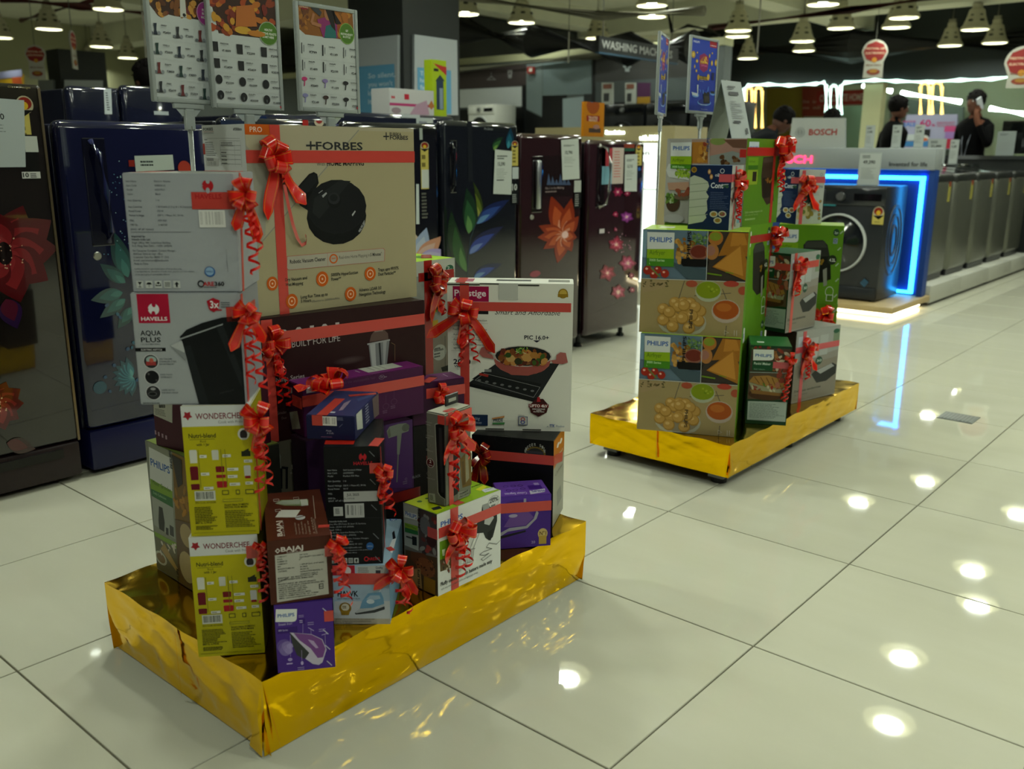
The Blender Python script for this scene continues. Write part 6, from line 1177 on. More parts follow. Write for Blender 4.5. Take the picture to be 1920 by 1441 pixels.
# ------------------------------------------------------------------ acrylic sign stands
CS = (300, 0, .21354); CT = (1200, 50, .1457)
class Sign:
    def __init__(s, label, pos, yaw, w, h, pole_to, group, x_pole=None):
        """pos: lower left corner of the frame; yaw: direction of its width"""
        r = empty('sign_stand', pos, math.radians(yaw), label, 'sign', group)
        r.matrix_world = Matrix.Translation(pos) @ Matrix.Rotation(math.radians(yaw), 4, 'Z'); s.root = r; s.w, s.h = w, h
        t = .011
        m = MB(); m.bbox((0, -.004, 0), (t, .008, h), 'fff', .003, 2); m.bbox((w - t, -.004, 0), (w, .008, h), 'fff', .003, 2); m.bbox((t, -.004, 0), (w - t, .008, t), 'fff', .003, 2); m.bbox((t, -.004, h - t), (w - t, .008, h), 'fff', .003, 2); m.build('frame', FRAME, r, smooth=True, auto=True)
        m = MB(); m.box((t * .6, 0, t * .6), (w - t * .6, .004, h - t * .6), 'C4CAC6'); m.build('panel', PAPER, r)
        c = w / 2; m = MB(); m.poly([(c - .05, .002, 0), (c + .05, .002, 0), (c + .02, .002, -.028), (c - .02, .002, -.028)], 'fff'); m.bbox((c - .045, -.002, -.012), (c + .045, .006, 0), 'fff', .002, 1); m.bbox((c - .014, -.004, -.06), (c + .014, .008, -.012), 'fff', .003, 1); m.build('bracket', FRAME, r)
        zp = pole_to - pos[2]; m = MB(); m.tube([(c, .002, -.05), (c, .002, zp + .004)], .0065, 'A8ACA4', 10); m.build('pole', FRAME2, r, smooth=True)
        m = MB(); m.lathe([(0, 0), (.03, 0), (.03, .006), (.01, .012), (0, .012)], '3a3a3a', 16, Matrix.Translation((c, .002, zp))); m.build('base', PLASTIC, r)
    def face(s, quad, crop): return Canvas(s.root, (0, 0, 0), (1, 0, 0), (0, 0, 1), (0, -1, 0), s.w, s.h, quad=quad, crop=crop, base=.0006)
FRAME = mat('sign_frame_clear', 'C8D0CC', rough=.12, trans=.35, ior=1.2)
FRAME2 = mat('sign_pole', 'A8ACA4', rough=.25, metal=.3)
def price_grid(cv, rows, x0, dx, y0, dy, slope, bad, kind):
    for r in range(4):
        for c in range(3):
            n, p = rows[r][c]; x = x0 + c * dx + r * 10; y = y0 + r * dy + c * slope
            if kind == 'jar':
                k = (r * 3 + c) % 4; col = ('222c3a', '2a2c30', '6a2a2a', '1f3a34')[k]
                cv.poly([(x, y), (x + 28, y - 2), (x + 24, y + 60), (x + 34, y + 105), (x - 2, y + 103), (x + 6, y + 58)], col); cv.ell(x + 48, y + 90, 14, 18, '8a9094'); cv.ell(x - 14, y + 88, 14, 14, '6a7074')
            elif kind == 'hob':
                if r < 2: cv.poly([(x, y), (x + 48, y + 3), (x + 52, y + 95), (x + 6, y + 90)], '1c1e20')
                else: cv.ell(x + 28, y + 48, 28, 46, '15171a'); cv.rect(x + 24, y + 50, x + 34, y + 80, '5a5e60') if r == 3 else None
            else:
                if r < 2: cv.line((x + 12, y), (x + 16, y + 95), 14 if c == 1 else 8, '1a1c1e'); cv.line((x + 32, y + 20), (x + 34, y + 80), 6, '6a6e70')
                else:
                    col = (('C03070', '8a78b0', '1c1c20'), ('8a88b8', '3a2420', '1a1a1c'))[r - 2][c]
                    cv.ell(x + 22, y + 20, 26, 18, col); cv.line((x + 26, y + 26), (x + 22, y + 85), 12, col)
            cv.text(n, (x + 68, y + 22), (x + 68 + len(n) * 8, y + 26), 11, '2a2c2e', .03); cv.micro(x + 68, y + 30, x + 140, y + 44, 2, '8a8e90', .35)
            cv.text('₹' + p, (x + 84, y + 92), (x + 150, y + 96), 20, '24262a', .015)
        cv.line((x0 - 10, y0 + r * dy + 132), (x0 + 560, y0 + r * dy + 132 + slope * 2.7), 2, 'B8BCBC')
TOPZ = 1.245
def top_pic(cv, q, cols, seed, badge, lines, bx, by):
    cv.poly(q, cols[0]); xs = [p[0] for p in q]; ys = [p[1] for p in q]
    cv.blobs(min(xs) + 30, -150, max(xs) - 40, max(ys) - 45, 60, 34, cols[1:], seed, 8)
    for i in range(18):
        pass
    cv.ell(bx, by, 78, 108, mixc(badge, 'ffffff', .25)); cv.ell(bx, by, 72, 100, badge)
    for i, t in enumerate(lines): cv.text(t, (bx - 9 * len(t) * .5, by - 26 + i * 32), (bx + 9 * len(t) * .5, by - 22 + i * 32), 20, 'E8E8E0', .04)
G_ = 'price sign stands on the near platform'
s1 = Sign('acrylic price sign with a magenta badge, leftmost of the three over the near pile', (.055, -.185, 1.244), 101, .20, .30, 0, G_)
cv = s1.face([(10, -420), (620, -300), (695, 935), (75, 915)], CS); cv.full('C2C8C6')
top_pic(cv, [(40, -400), (630, -300), (645, 160), (280, 110), (110, 70), (60, 0)], ('3A2418', '5A3418', '7a4a20', 'A8702A', '6a2a2a', 'C89040'), 61, 'A03088', ('FESTIVE', 'RECIPES', 'MADE EASY'), 552, 85)
cv.poly([(330, -40), (375, -40), (385, 120), (330, 118)], 'C8C8C0'); cv.ell(365, 100, 14, 16, '222')
price_grid(cv, [[('MORPHY', '2499'), ('BAJAJ', '2699'), ('WONDERCHEF', '2799')], [('HAVELLS', '3399'), ('MORPHY', '3499'), ('PHILIPS', '3699')], [('PHILIPS', '4499'), ('BAJAJ', '4899'), ('HAVELLS', '4999')], [('BAJAJ', '5699'), ('PHILIPS', '5799'), ('HAVELLS', '6549')]], 95, 195, 180, 180, 28, 0, 'jar')
cv.rect(645, 860, 660, 882, 'B02838'); cv.build('poster', PAPER)
s2 = Sign('acrylic price sign with a green badge, middle of the three over the near pile', (.050, -.035, 1.237), 92, .205, .30, 0, G_)
cv = s2.face([(560, -330), (1110, -260), (1205, 955), (590, 940)], CS); cv.full('C2C8C6')
top_pic(cv, [(560, -330), (1110, -260), (1125, 240), (900, 225), (660, 205)], ('3A2014', '7A2A1C', 'B86A20', 'C8902A', '8a3a1a', 'A8481c'), 62, '4E7A1E', ('HEALTHY', 'FESTIVE FEASTS', 'START HERE'), 1050, 190)
cv.poly([(800, -40), (930, -60), (960, 130), (790, 140)], 'B86A2A'); cv.ell(850, 170, 66, 34, 'D0A030'); cv.ell(955, 195, 70, 28, 'C07A24')
price_grid(cv, [[('PRESTIGE', '1899'), ('BAJAJ', '2299'), ('PRESTIGE', '2999')], [('BAJAJ', '3499'), ('HAVELLS', '3499'), ('PHILIPS', '3599')], [('HAVELLS', '5599'), ('PHILIPS', '6399'), ('HAVELLS', '7999')], [('PHILIPS', '8299'), ('PHILIPS', '9599'), ('PHILIPS', '14999')]], 600, 195, 280, 158, 18, 0, 'hob')
cv.rect(1160, 905, 1175, 928, 'B02838'); cv.build('poster', PAPER)
s3 = Sign('acrylic price sign with a hair dryer photo, rightmost of the three over the near pile', (.055, .208, 1.238), 92, .205, .262, 0, G_)
cv = s3.face([(1215, 0), (1775, 75), (1852, 1005), (1280, 975)], CS); cv.full('C2C8C6')
cv.poly([(1240, 15), (1735, 85), (1760, 300), (1740, 340), (1320, 290), (1260, 240)], '8A5418'); cv.blobs(1260, 60, 1340, 260, 20, 20, ['4a2814', '6a3a18', 'A86A20'], 63); cv.blobs(1600, 90, 1720, 300, 10, 40, ['A8641c', '9a4a14', 'B87a28'], 64)
cv.poly([(1420, 160), (1490, 140), (1600, 200), (1610, 320), (1480, 315)], '8A2A6A'); cv.poly([(1500, 215), (1580, 190), (1600, 320), (1490, 318)], '1F6A68'); cv.ell(1515, 110, 34, 58, 'A8704A'); cv.poly([(1490, 70), (1530, 40), (1570, 70), (1590, 200), (1640, 195), (1560, 90), (1590, 260), (1550, 220)], '1A120e'); cv.poly([(1360, 60), (1400, 30), (1460, 100), (1445, 135), (1395, 95)], '3a3c40'); cv.line((1390, 110), (1370, 190), 26, 'A8704A'); cv.line((1370, 190), (1460, 215), 30, 'A8704A')
cv.ell(1300, 45, 44, 34, '8A1A20'); cv.text('FESTIVAL OF', (1262, 40), (1338, 44), 12, 'E8D8B0', .02); cv.text('ELECTRONICS', (1262, 58), (1338, 62), 12, 'E8D8B0', .02)
cv.ell(1692, 280, 68, 92, '82A850'); cv.ell(1692, 280, 62, 85, '4E7A1E')
for i, t in enumerate(('GET', 'FESTIVE-READY', 'IN STYLE')): cv.text(t, (1692 - 4.2 * len(t), 262 + i * 26), (1692 + 4.2 * len(t), 266 + i * 26), 17, 'E8E8E0', .04)
price_grid(cv, [[('PHILIPS', '799'), ('HAVELLS', '1149'), ('PHILIPS', '1399')], [('PHILIPS', '1499'), ('PHILIPS', '2199'), ('HAVELLS', '2499')], [('PHILIPS', '849'), ('HAVELLS', '1199'), ('HAVELLS', '1349')], [('PHILIPS', '2149'), ('HAVELLS', '2399'), ('PHILIPS', '3349')]], 1275, 190, 360, 150, 20, 0, 'dry')
cv.rect(1808, 940, 1822, 962, 'B02838'); cv.build('poster', PAPER)
def blue_poster(cv, quad, W):
    cv.full('2038A0')
    cv.poly([(640, 130), (1040, 170), (1030, 600), (640, 560)], '2440AE'); cv.text('PHILIPS', (680, 208), (768, 216), 26, 'D8DCE8', .04); cv.poly([(918, 180), (1022, 190), (1020, 268), (918, 258)], 'A01828'); cv.text('reliance', (924, 240), (1012, 246), 16, 'E8D8D8', .03)
    cv.poly([(770, 380), (835, 345), (895, 385), (900, 450), (885, 560), (830, 595), (775, 555), (765, 460)], '8A1A5A'); cv.poly([(778, 440), (830, 385), (890, 430), (885, 480), (780, 490)], 'B86A20'); cv.blobs(780, 390, 885, 490, 16, 12, ['D8A030', 'C85020', 'E8C050', '6a1a6a'], 65); cv.text('FESTIVAL', (782, 470), (888, 464), 22, 'E8C850', .05); cv.text('OFFERS', (786, 515), (882, 508), 22, 'D86AA0', .05)
    for (x, y, a, b_) in ((680, 370, 30, 48), (735, 342, 10, 14), (732, 452, 18, 24), (700, 525, 10, 26), (725, 580, 12, 20), (912, 375, 10, 30), (950, 338, 10, 14), (945, 468, 14, 38), (1005, 460, 20, 46), (920, 562, 12, 18)): cv.ell(x, y, a, b_, 'B89024', 12); cv.ell(x, y, a * .6, b_ * .6, 'E0C058', 10)
    cv.rect(762, 640, 895, 695, '1A1A18'); cv.text('WIN GOLD', (768, 668), (888, 668), 22, 'E0B830', .05); cv.text('EVERY DAY', (775, 690), (880, 690), 14, 'E0B830', .03); cv.ell(752, 664, 14, 40, 'C8A030'); cv.ell(894, 654, 18, 42, 'D8B038'); cv.micro(770, 705, 850, 715, 1, 'C8D0E0')
    cv.ell(840, 980, 95, 40, '6A98D8'); cv.ell(840, 972, 86, 32, '1A2C80'); cv.poly([(822, 850), (910, 845), (920, 985), (830, 990)], '1a1a1c'); cv.poly([(840, 900), (905, 898), (908, 970), (845, 975)], '3a3530'); cv.ell(715, 890, 50, 30, '6A98D8'); cv.poly([(660, 850), (745, 870), (748, 905), (670, 890)], 'C0C8D0'); cv.poly([(735, 760), (755, 755), (752, 870), (740, 870)], 'C0C8D0'); cv.ell(960, 860, 40, 26, '6A98D8'); cv.rect(945, 590, 975, 690, '1a2050'); cv.rect(930, 830, 985, 865, '20242c'); cv.blobs(760, 800, 930, 850, 6, 16, ['4A78D0', '3a60c0'], 66); cv.micro(795, 1060, 935, 1074, 1, 'A8B4D8'); cv.micro(780, 1000, 935, 1018, 1, 'C8D4E8')
    cv.build('poster', PAPER)
QB = [(640, 110), (1050, 155), (935 + 60, 1130), (605, 1115)]
t1 = Sign('acrylic stand with a blue festive poster, left of the two over the farther pile', (.14, 1.755, 1.279), 112, .20, .292, .166, 'blue poster stands on the farther platform')
blue_poster(t1.face(QB, CT), QB, 1)
t2 = Sign('acrylic stand with a blue festive poster, right of the two over the farther pile', (.10, 2.042, 1.296), 91, .232, .292, .166, 'blue poster stands on the farther platform')
blue_poster(t2.face(QB, CT), QB, 1)
# tent-shaped price card standing on the topmost airfryer box
tc_ = MB(); zb = 1.1945
def zfix(q, D, z): p = atD(q, D); return Vector((p.x, p.y, z))
R1, R2 = zfix((1353, 148), 3.52, 1.415), zfix((1389, 153), 3.62, 1.415)
A1, A2 = zfix((1373, 258), 3.44, zb), zfix((1409, 258), 3.54, zb); B1, B2 = zfix((1326, 257), 3.60, zb), zfix((1362, 257), 3.70, zb)
pc = empty('price_tent', ((A1.x + B2.x) / 2, (A1.y + B2.y) / 2, zb), 0, 'clear tent-shaped price card holder on the topmost airfryer box', 'price card'); off = Vector(pc.location)
def slab(a, b_, c, d, t, col, name, m):
    n = (b_ - a).cross(d - a).normalized() * t; mb = MB(); v = [p - off for p in (a, b_, c, d)]; w_ = [p + n for p in v]
    mb.poly(v, col); mb.poly(w_[::-1], col)
    for i in range(4): mb.poly([v[i], w_[i], w_[(i + 1) % 4], v[(i + 1) % 4]], col)
    mb.build(name, m, pc)
slab(R1, R2, A2, A1, .003, 'A4ACAA', 'front_card', PAPER); slab(R1, R2, B2, B1, .003, '8A9488', 'rear_card', GLOSSY)
mb = MB(); U_ = (R2 - R1).normalized(); V_ = (R1 - A1); nn = U_.cross(V_.normalized()).normalized()
if nn.dot(CAM - R1) < 0: nn = -nn
def tp(u, v): return R1 + (R2 - R1) * u + (A1 - R1) * v + nn * .0045 - off
def trect(u0, v0, u1, v1, c): mb.poly([tp(u0, v0), tp(u1, v0), tp(u1, v1), tp(u0, v1)], c)
trect(.2, .1, .6, .12, '55585a'); trect(.2, .14, .5, .155, '55585a'); trect(.22, .2, .7, .26, '33363a')
for k in range(9): trect(.2, .36 + k * .035, .75 if k % 3 else .5, .372 + k * .035, '8a8e90')
trect(.2, .7, .55, .74, '2a2c2e'); trect(.75, .82, .85, .92, '4a4c4e'); mb.build('card_print', PAPER, pc)
# ------------------------------------------------------------------ washing machine displays on the right
def emis(name, c, s): return mat(name, c, rough=.5, emit=c, estr=s)
BLUELED = emis('blue_led', '2FA8FF', 5.0); WARMLED = emis('warm_led', 'FFF2C8', 6.0); REDLED = emis('red_led', 'FF3060', 2.5); WHITELED = emis('white_led', 'E8FFF4', 9.0)
NEONG = emis('gold_neon', 'FFD070', 2.2); NEONW = emis('white_neon', 'D8FFF0', 2.0); LITPANEL = emis('lit_panel', 'F4FFF4', .9)
for _m in (REDLED, WHITELED, NEONG, NEONW): _m.cycles.emission_sampling = 'NONE'
for _m in (BLUELED, WARMLED, LITPANEL): _m.cycles.emission_sampling = 'FRONT'
DIFF.cycles.emission_sampling = 'FRONT'
WOOD = mat('light_wood', 'B79F70', rough=.5, noise=.15, nscale=5); WOODP = mat('pale_wood', 'A89C72', rough=.5, noise=.1, nscale=5)
def part(name, parent, m, *boxes, r=0):
    for bx in boxes:
        b = MB()
        if r: b.bbox(bx[0], bx[1], bx[2], r, 2)
        else: b.box(*bx)
        o = b.build(name, m, parent, smooth=bool(r), auto=bool(r))
    return o
def yplane(parent, Y, x0=-20, x1=8, crop=(0, 0, 1), base=.003):
    """a drawing plane at world y = Y for a parent whose frame is the world's"""
    c = Canvas(parent, (x0, Y, -1), (1, 0, 0), (0, 0, 1), (0, -1, 0), x1 - x0, 6, crop=crop, base=base, step=.0004); return c
CM = (1440, 150, .32609)
st = empty('display_stand', (0, 0, 0), 0, 'blue lit display stand with a pale header around the front loader', 'display stand')
part('back_panel', st, PAINT, ((-1.42, 6.10, .086), (-.125, 6.16, 1.03), '123A7E'))
part('header', st, PAINT, ((-1.42, 6.02, 1.03), (-.125, 6.2, 1.19), '9AA0A0'), r=.006)
part('light_strip', st, BLUELED, ((-1.3, 6.07, .955), (-.2, 6.10, .985), 'fff'), ((-.23, 6.07, .12), (-.2, 6.10, .985), 'fff'), ((-.4, 6.07, .1), (-.2, 6.10, .12), 'fff'))
part('side_frame', st, PAINT, ((-.16, 6.04, .086), (-.118, 6.10, 1.03), '143E8A'))
cv = yplane(st, 6.02, crop=CM); cv.text('Invented for life', (696, 494), (916, 492), 24, '2e3234', .012); cv.build('header_lettering', PAINT)
cv = yplane(st, 6.02, crop=CM, base=.008); cv.text('BOSCH', (10, 474), (255, 474), 40, 'fff', .05); cv.build('lit_lettering', REDLED)
wp = empty('plinth', (0, 0, 0), 0, 'light wood plinth glowing underneath, below the front loader', 'plinth')
part('wood_top', wp, WOOD, ((-1.42, 5.365, .04), (-.1, 6.2, .085), 'B79F70'), r=.004)
part('under_light', wp, WARMLED, ((-1.38, 5.42, .012), (-.14, 5.44, .034), 'fff'), ((-.155, 5.44, .012), (-.14, 6.1, .034), 'fff'))
part('support', wp, PAINT, ((-1.3, 5.5, 0), (-.2, 6.1, .04), '222222'))
def front_loader(name, label, x0, y0, z0, w, d, h, body, trim='C8CCC8', glass='15181c', group='front loading washing machines', panel=None):
    r = empty(name, (x0, y0, z0), 0, label, 'washing machine', group); r.matrix_world = Matrix.Translation((x0, y0, z0))
    part('body', r, PLASTIC, ((0, .01, .012), (w, d, h), body), r=.012)
    part('control_panel', r, GLOSSY, ((.006, -.004, h - .14), (w - .006, .02, h - .015), panel or body), r=.004)
    part('drawer', r, PLASTIC, ((.015, -.008, h - .128), (.16, .01, h - .03), body), r=.006)
    part('display', r, GLOSSY, ((w * .62, -.007, h - .105), (w * .95, .0, h - .055), '0a0c0e'))
    m = MB(); m.lathe([(0, .03), (.028, .03), (.032, 0)], 'B8BCBC', 20, Matrix.Translation((w * .46, -.004, h - .078)) @ Matrix.Rotation(math.pi / 2, 4, 'X')); m.build('knob', METAL, r, smooth=True, auto=True)
    C_ = Matrix.Translation((w * .46, .008, h * .5)) @ Matrix.Rotation(math.pi / 2, 4, 'X'); R = w * .36
    m = MB(); m.lathe([(R * 1.0, 0), (R * 1.0, .02), (R * .985, .03), (R * .95, .03), (R * .93, .015), (R * .93, 0)], trim, 40, C_); m.build('door_ring', PLASTIC, r, smooth=True, auto=True)
    m = MB(); m.lathe([(R * .94, .012), (R * .7, .02), (R * .45, .045), (R * .2, .055), (0, .057)], glass, 36, C_); m.build('door_glass', GLOSSY, r, smooth=True)
    for k in (.05, w - .05): m = MB(); m.lathe([(0, 0), (.02, 0), (.02, .015), (0, .015)], '101010', 10, Matrix.Translation((k, .06, 0))); m.build('foot', PLASTIC, r)
    part('kick_panel', r, PLASTIC, ((.01, -.002, .015), (w - .01, .012, .1), body), r=.003)
    return r
wm = front_loader('washing_machine', 'graphite front loading washing machine in the blue lit stand', -.88, 5.52, .085, .60, .46, .835, '25282B')
for (cy, cz, ry, rz, n) in ((.25, .44, .17, .27, 1), (.25, .44, .115, .2, 1), (.25, .44, .06, .12, 1)):
    m = MB(); m.lathe([(1, 0), (.97, .006), (.90, .006), (.87, 0)], '2d3135', 40, Matrix.Translation((.600, cy, cz)) @ Matrix.Rotation(math.pi / 2, 4, 'Y') @ Matrix.Diagonal((rz, ry, 1, 1)))
    m.build('side_rib', PLASTIC, wm, smooth=True, auto=True)
cv = Canvas(wm, (0, 0, 0), (1, 0, 0), (0, 0, 1), (0, -1, 0), .6, .835, crop=CM, base=.004); energy(cv, 604, 728, 64, 104); cv.build('energy_label', GLOSSY)
cv = Canvas(wm, (0, 0, 0), (1, 0, 0), (0, 0, 1), (0, -1, 0), .6, .835, crop=CM, base=.002); cv.poly([(528, 1165), (555, 1140), (580, 1162), (553, 1192)], '28506A'); cv.ring(540, 1205, 44, 44, .03, '2e3236'); cv.rect(320, 708, 390, 724, '3A8A90'); cv.build('sticker', GLOSSY)
def standing_card(label, q, Y, w, h, price=None, z=None, c='B4BAB6', yaw=0, group='standing price cards', seed=1, X=None):
    p = onY(q, Y) if X is None else onX(q, X); p.z = z if z is not None else p.z
    r = empty('price_card', p, math.radians(yaw), label, 'price card', group); r.matrix_world = Matrix.Translation(p) @ Matrix.Rotation(math.radians(yaw), 4, 'Z')
    part('holder', r, FRAME, ((-w / 2, 0, 0), (w / 2, .004, h), 'fff'), ((-w / 2, -.03, 0), (w / 2, .03, .004), 'fff'))
    part('card', r, PAPER, ((-w / 2 + .004, -.003, .006), (w / 2 - .004, 0, h - .006), c))
    k = Canvas(r, (-w / 2, -.003, 0), (1, 0, 0), (0, 0, 1), (0, -1, 0), w, h, base=.0006); k.unit = True
    k.micro(.15, .08, .7, .18, 2, '55595a', seed=seed)
    if price: k.text(price, (.2, .34), (.75, .34), .1, '222', .03)
    k.micro(.15, .45, .8, .8, 7, '8a8e8c', .3, seed + 1); k.build('card_print', PAPER)
    return r
standing_card('white price card reading 49,390 on the graphite front loader', (1627, 345), 5.62, .16, .235, '49,390', .921)
standing_card('white price card reading 44,990 beside the red lit letter', (1487, 318), 5.85, .15, .17, '44,990', .921) if False else None
sb = empty('brand_board', (0, 0, 0), 0, 'white brand board with red letters on the pale header', 'sign')
b = MB(); q4 = [onY(q, 6.08) for q in ((1478, 277), (1584, 277), (1584, 221), (1486, 221))]
for p in q4[:2]: p.z = 1.191
v = [Vector(p) for p in q4]; w_ = [p + Vector((0, .03, 0)) for p in v]; b.poly(v, 'B4B8B4'); b.poly(w_[::-1], 'A0A4A0')
for i in range(4): b.poly([v[i], w_[i], w_[(i + 1) % 4], v[(i + 1) % 4]], '8E9290')
b.build('board', PAINT, sb)
cv = yplane(sb, 6.08, crop=CM); cv.text('BOSCH', (235, 316), (396, 314), 33, 'A83028', .045); cv.ring(185, 300, 27, 27, .1, '8a8e8e'); cv.ring(185, 300, 16, 16, .18, '8a8e8e'); cv.line((177, 285), (177, 315), 3, '8a8e8e'); cv.line((193, 285), (193, 315), 3, '8a8e8e'); cv.line((177, 300), (193, 300), 3, '8a8e8e'); cv.build('lettering', PAINT)
# white base units and top loaders
for k in range(2):
    bu = empty('display_plinth', (-1.1, 6.21 + k * 1.66, 0), 0, 'white display base unit, %s from the blue lit stand' % ORD[k], 'display base', 'white display bases')
    part('top_box', bu, PAINT, ((0, 0, .022), (1.0, .825, .155), 'B8B8AC'), ((0, .829, .022), (1.0, 1.654, .155), 'B8B8AC'), r=.004)
    part('toe_kick', bu, PAINT, ((.02, .02, 0), (.98, 1.63, .022), '0c0c0c'))
SILV = mat('dark_steel', None, rough=.32, metal=.6)
def top_loader():
    r = empty('washing_machine'); w, d, h = .56, .60, .90
    b = MB(); b.bbox((0, 0, .035), (d, w, h - .09), '74766A', .05, 3); b.build('body', SILV, r, smooth=True, auto=True)
    b = MB(); b.bbox((.008, .006, h - .15), (d - .004, w - .006, h - .06), '2A2C2A', .03, 3); b.build('top_frame', PLASTIC, r, smooth=True, auto=True)
    b = MB(); b.poly([(d - .03, .05, h - .055), (d - .03, w - .05, h - .055), (.12, w - .05, h - .015), (.12, .05, h - .015)], '20241f'); b.poly([(.12, .05, h - .06), (.12, w - .05, h - .06), (.12, w - .05, h - .015), (.12, .05, h - .015)], '20241f'); b.build('lid', GLOSSY, r)
    b = MB(); b.bbox((0, .01, h - .07), (.12, w - .01, h), '1c1e1c', .015, 2); b.build('control_panel', GLOSSY, r, smooth=True, auto=True)
    b = MB(); b.bbox((.03, .02, .0), (d - .02, w - .02, .06), '15161a', .01, 1); b.build('base', PLASTIC, r)
    b = MB(); b.box((d, .40, .62), (d + .002, .46, .76), 'B0A850'); b.box((d, .405, .74), (d + .0025, .455, .78), '9a4a30'); b.build('energy_label', GLOSSY, r)
    return r
tl = top_loader()
for k in range(5):
    o = tl if k == 0 else copy_tree(tl)
    o.location = (-.80, 6.3 + k * .64, .155); tag(o, 'dark steel top loading washing machine, %s from the blue lit stand' % ORD[k], 'washing machine', 'top loading washing machines')
for k, (x, top, h_, lab) in enumerate(((1629, 235, 42, 'narrow pale price card just right of the brand board'), (1679, 234, 42, 'narrow pale price card before the man in profile'), (1721, 238, 40, 'narrow pale price card before the sale poster'), (1756, 238, 46, 'wide pale price card before the sale poster'), (1789, 246, 46, 'narrow pale price card right of the sale poster'))):
    standing_card(lab, (x, 279), 6.9 + k * .5, .085 if k != 3 else .17, .24, '51,490', 1.055 if k > 2 else 1.0, seed=k) if k > 2 else standing_card(lab, (x, 276), 6.12, .07, .17, '51,490', 1.191, seed=k)
# dark counter, television and card at the right edge
dk = empty('counter', (0, 0, 0), 0, 'long dark counter behind the top loaders', 'counter'); part('counter_body', dk, PAINT, ((-1.32, 9.75, 0), (2.6, 10.15, 1.10), '1c1f1e')); part('counter_top', dk, GLOSSY, ((-1.35, 9.72, 1.10), (2.65, 10.2, 1.14), '26292a'))
a = onY((1874, 281), 9.9); tv = empty('television', (a.x, 9.9, 1.14), 0, 'black screen on the dark counter at the right edge', 'television'); part('screen', tv, GLOSSY, ((0, 0, .02), (.9, .04, .36), '0a0c0c'), r=.006); part('stand_foot', tv, PLASTIC, ((.3, -.05, 0), (.6, .1, .02), '0a0a0a'))
standing_card('pale price card leaning by the black screen at the right edge', (1884, 281), 9.8, .18, .25, None, 1.14, c='8E9694', seed=9)

# ------------------------------------------------------------------ shop front at the back right
sf = empty('wall_shopfront', kind='structure'); part('fascia', sf, mat('fascia_dark', '242A2A', rough=.6, noise=.1, nscale=2), ((-9.5, 17.0, 2.47), (6, 17.3, 3.75), '242A2A'))
part('side_wall', sf, WALLD, ((-9.6, 10.2, 0), (-9.3, 17.3, 3.4), '2a2d2c'))
part('inner_wall', sf, mat('inner_wall_cream', 'C4CCAC', rough=.7, noise=.08, nscale=1.5), ((-9.5, 22.0, 0), (6, 22.2, 3.75), '93A07E'))
part('pillar', sf, CREAM, *[((x, 17.05, 0), (x + .35, 17.3, 2.5), 'A8B498') for x in (-4.85, 1.2)])
pts = [onY(q, 16.97) for q in ((1394, 172), (1396, 163), (1420, 160), (1500, 158), (1540, 155), (1549, 160), (1552, 215))]
def neon(label, qs, Y, r, m, name='neon_tube'):
    b = MB(); b.tube([onY(q, Y) for q in qs], r, 'fff', 8); return tag(b.build(name, m, smooth=True), label, 'neon light')
neon('wavy white light strip along the bottom of the dark fascia', [(1395, 200), (1395, 166), (1402, 160), (1440, 158), (1480, 160), (1530, 157), (1545, 154), (1549, 160), (1549, 212)], 16.95, .035, NEONW)
neon('white light strip along the right half of the dark fascia', [(1577, 215), (1577, 160), (1583, 155), (1640, 150), (1680, 152), (1740, 154), (1800, 150), (1860, 148), (1930, 140)], 16.95, .035, NEONW)
def uneon(label, x0, x1, y0, y1, m):
    w_ = (x1 - x0) / 2; neon(label, [(x0, y1), (x0, y0 + w_)] + [(x0 + w_ - w_ * math.cos(t), y0 + w_ - w_ * math.sin(t)) for t in (.6, 1.2, 1.57, 1.95, 2.5)] + [(x1, y0 + w_), (x1, y1)], 16.9, .03, m)
uneon('gold neon arch, left one behind the tent price card', 1399, 1410, 164, 246, NEONG); uneon('gold neon arch, right one behind the tent price card', 1416, 1429, 164, 240, NEONG)
uneon('small white neon arch above the brand board', 1557, 1570, 160, 214, NEONW)
uneon('gold neon arch above the sale poster, left one', 1726, 1742, 155, 214, NEONG); uneon('gold neon arch above the sale poster, right one', 1748, 1766, 154, 214, NEONG)
for n, (a_, c_) in enumerate((((1618, 160), (1672, 171)), ((1690, 174), (1802, 191)), ((1856, 203), (1925, 214)))): b = MB(); b.tube([onY(a_, 20), onY(c_, 20)], .05, 'fff', 8); tag(b.build('tube_light', WHITELED), 'white tube light inside the far shop, %s from the left' % ORD[n], 'light', 'far shop tube lights')
def flat_board(name, label, cat, quad, Y, t, c, m=PAINT, draw=None, group=None, crop=(0, 0, 1)):
    r = empty(name, (0, 0, 0), 0, label, cat, group); b = MB(); v = [onY(q, Y) for q in quad]; w_ = [p + Vector((0, t, 0)) for p in v]
    b.poly(v, c); b.poly(w_[::-1], c)
    for i in range(4): b.poly([v[i], v[(i + 1) % 4], w_[(i + 1) % 4], w_[i]], c)
    b.build('board', m, r)
    if draw:
        cv = yplane(r, Y, crop=crop); draw(cv); cv.build('print', m)
    return r
CN = (1200, 0, .375); CP = (1600, 150, .16667)
flat_board('wall_panel', 'yellow wall panel inside the far shop', 'panel', [(1437, 163), (1504, 163), (1504, 260), (1437, 260)], 21, .1, '8E7E2E')
def dr(cv):
    for i in range(4): cv.text(('One', 'love,', 'one', 'chocolate')[i], (812 + (i % 2) * 52, 515 + (i // 2) * 30), (845 + (i % 2) * 58, 515 + (i // 2) * 30), 14, 'B8907A', .02)
flat_board('wall_panel', 'salmon wall panel with pale words inside the far shop', 'panel', [(1504, 163), (1545, 163), (1545, 218), (1504, 218)], 20.9, .1, '8A3A2A', draw=dr, crop=CN)
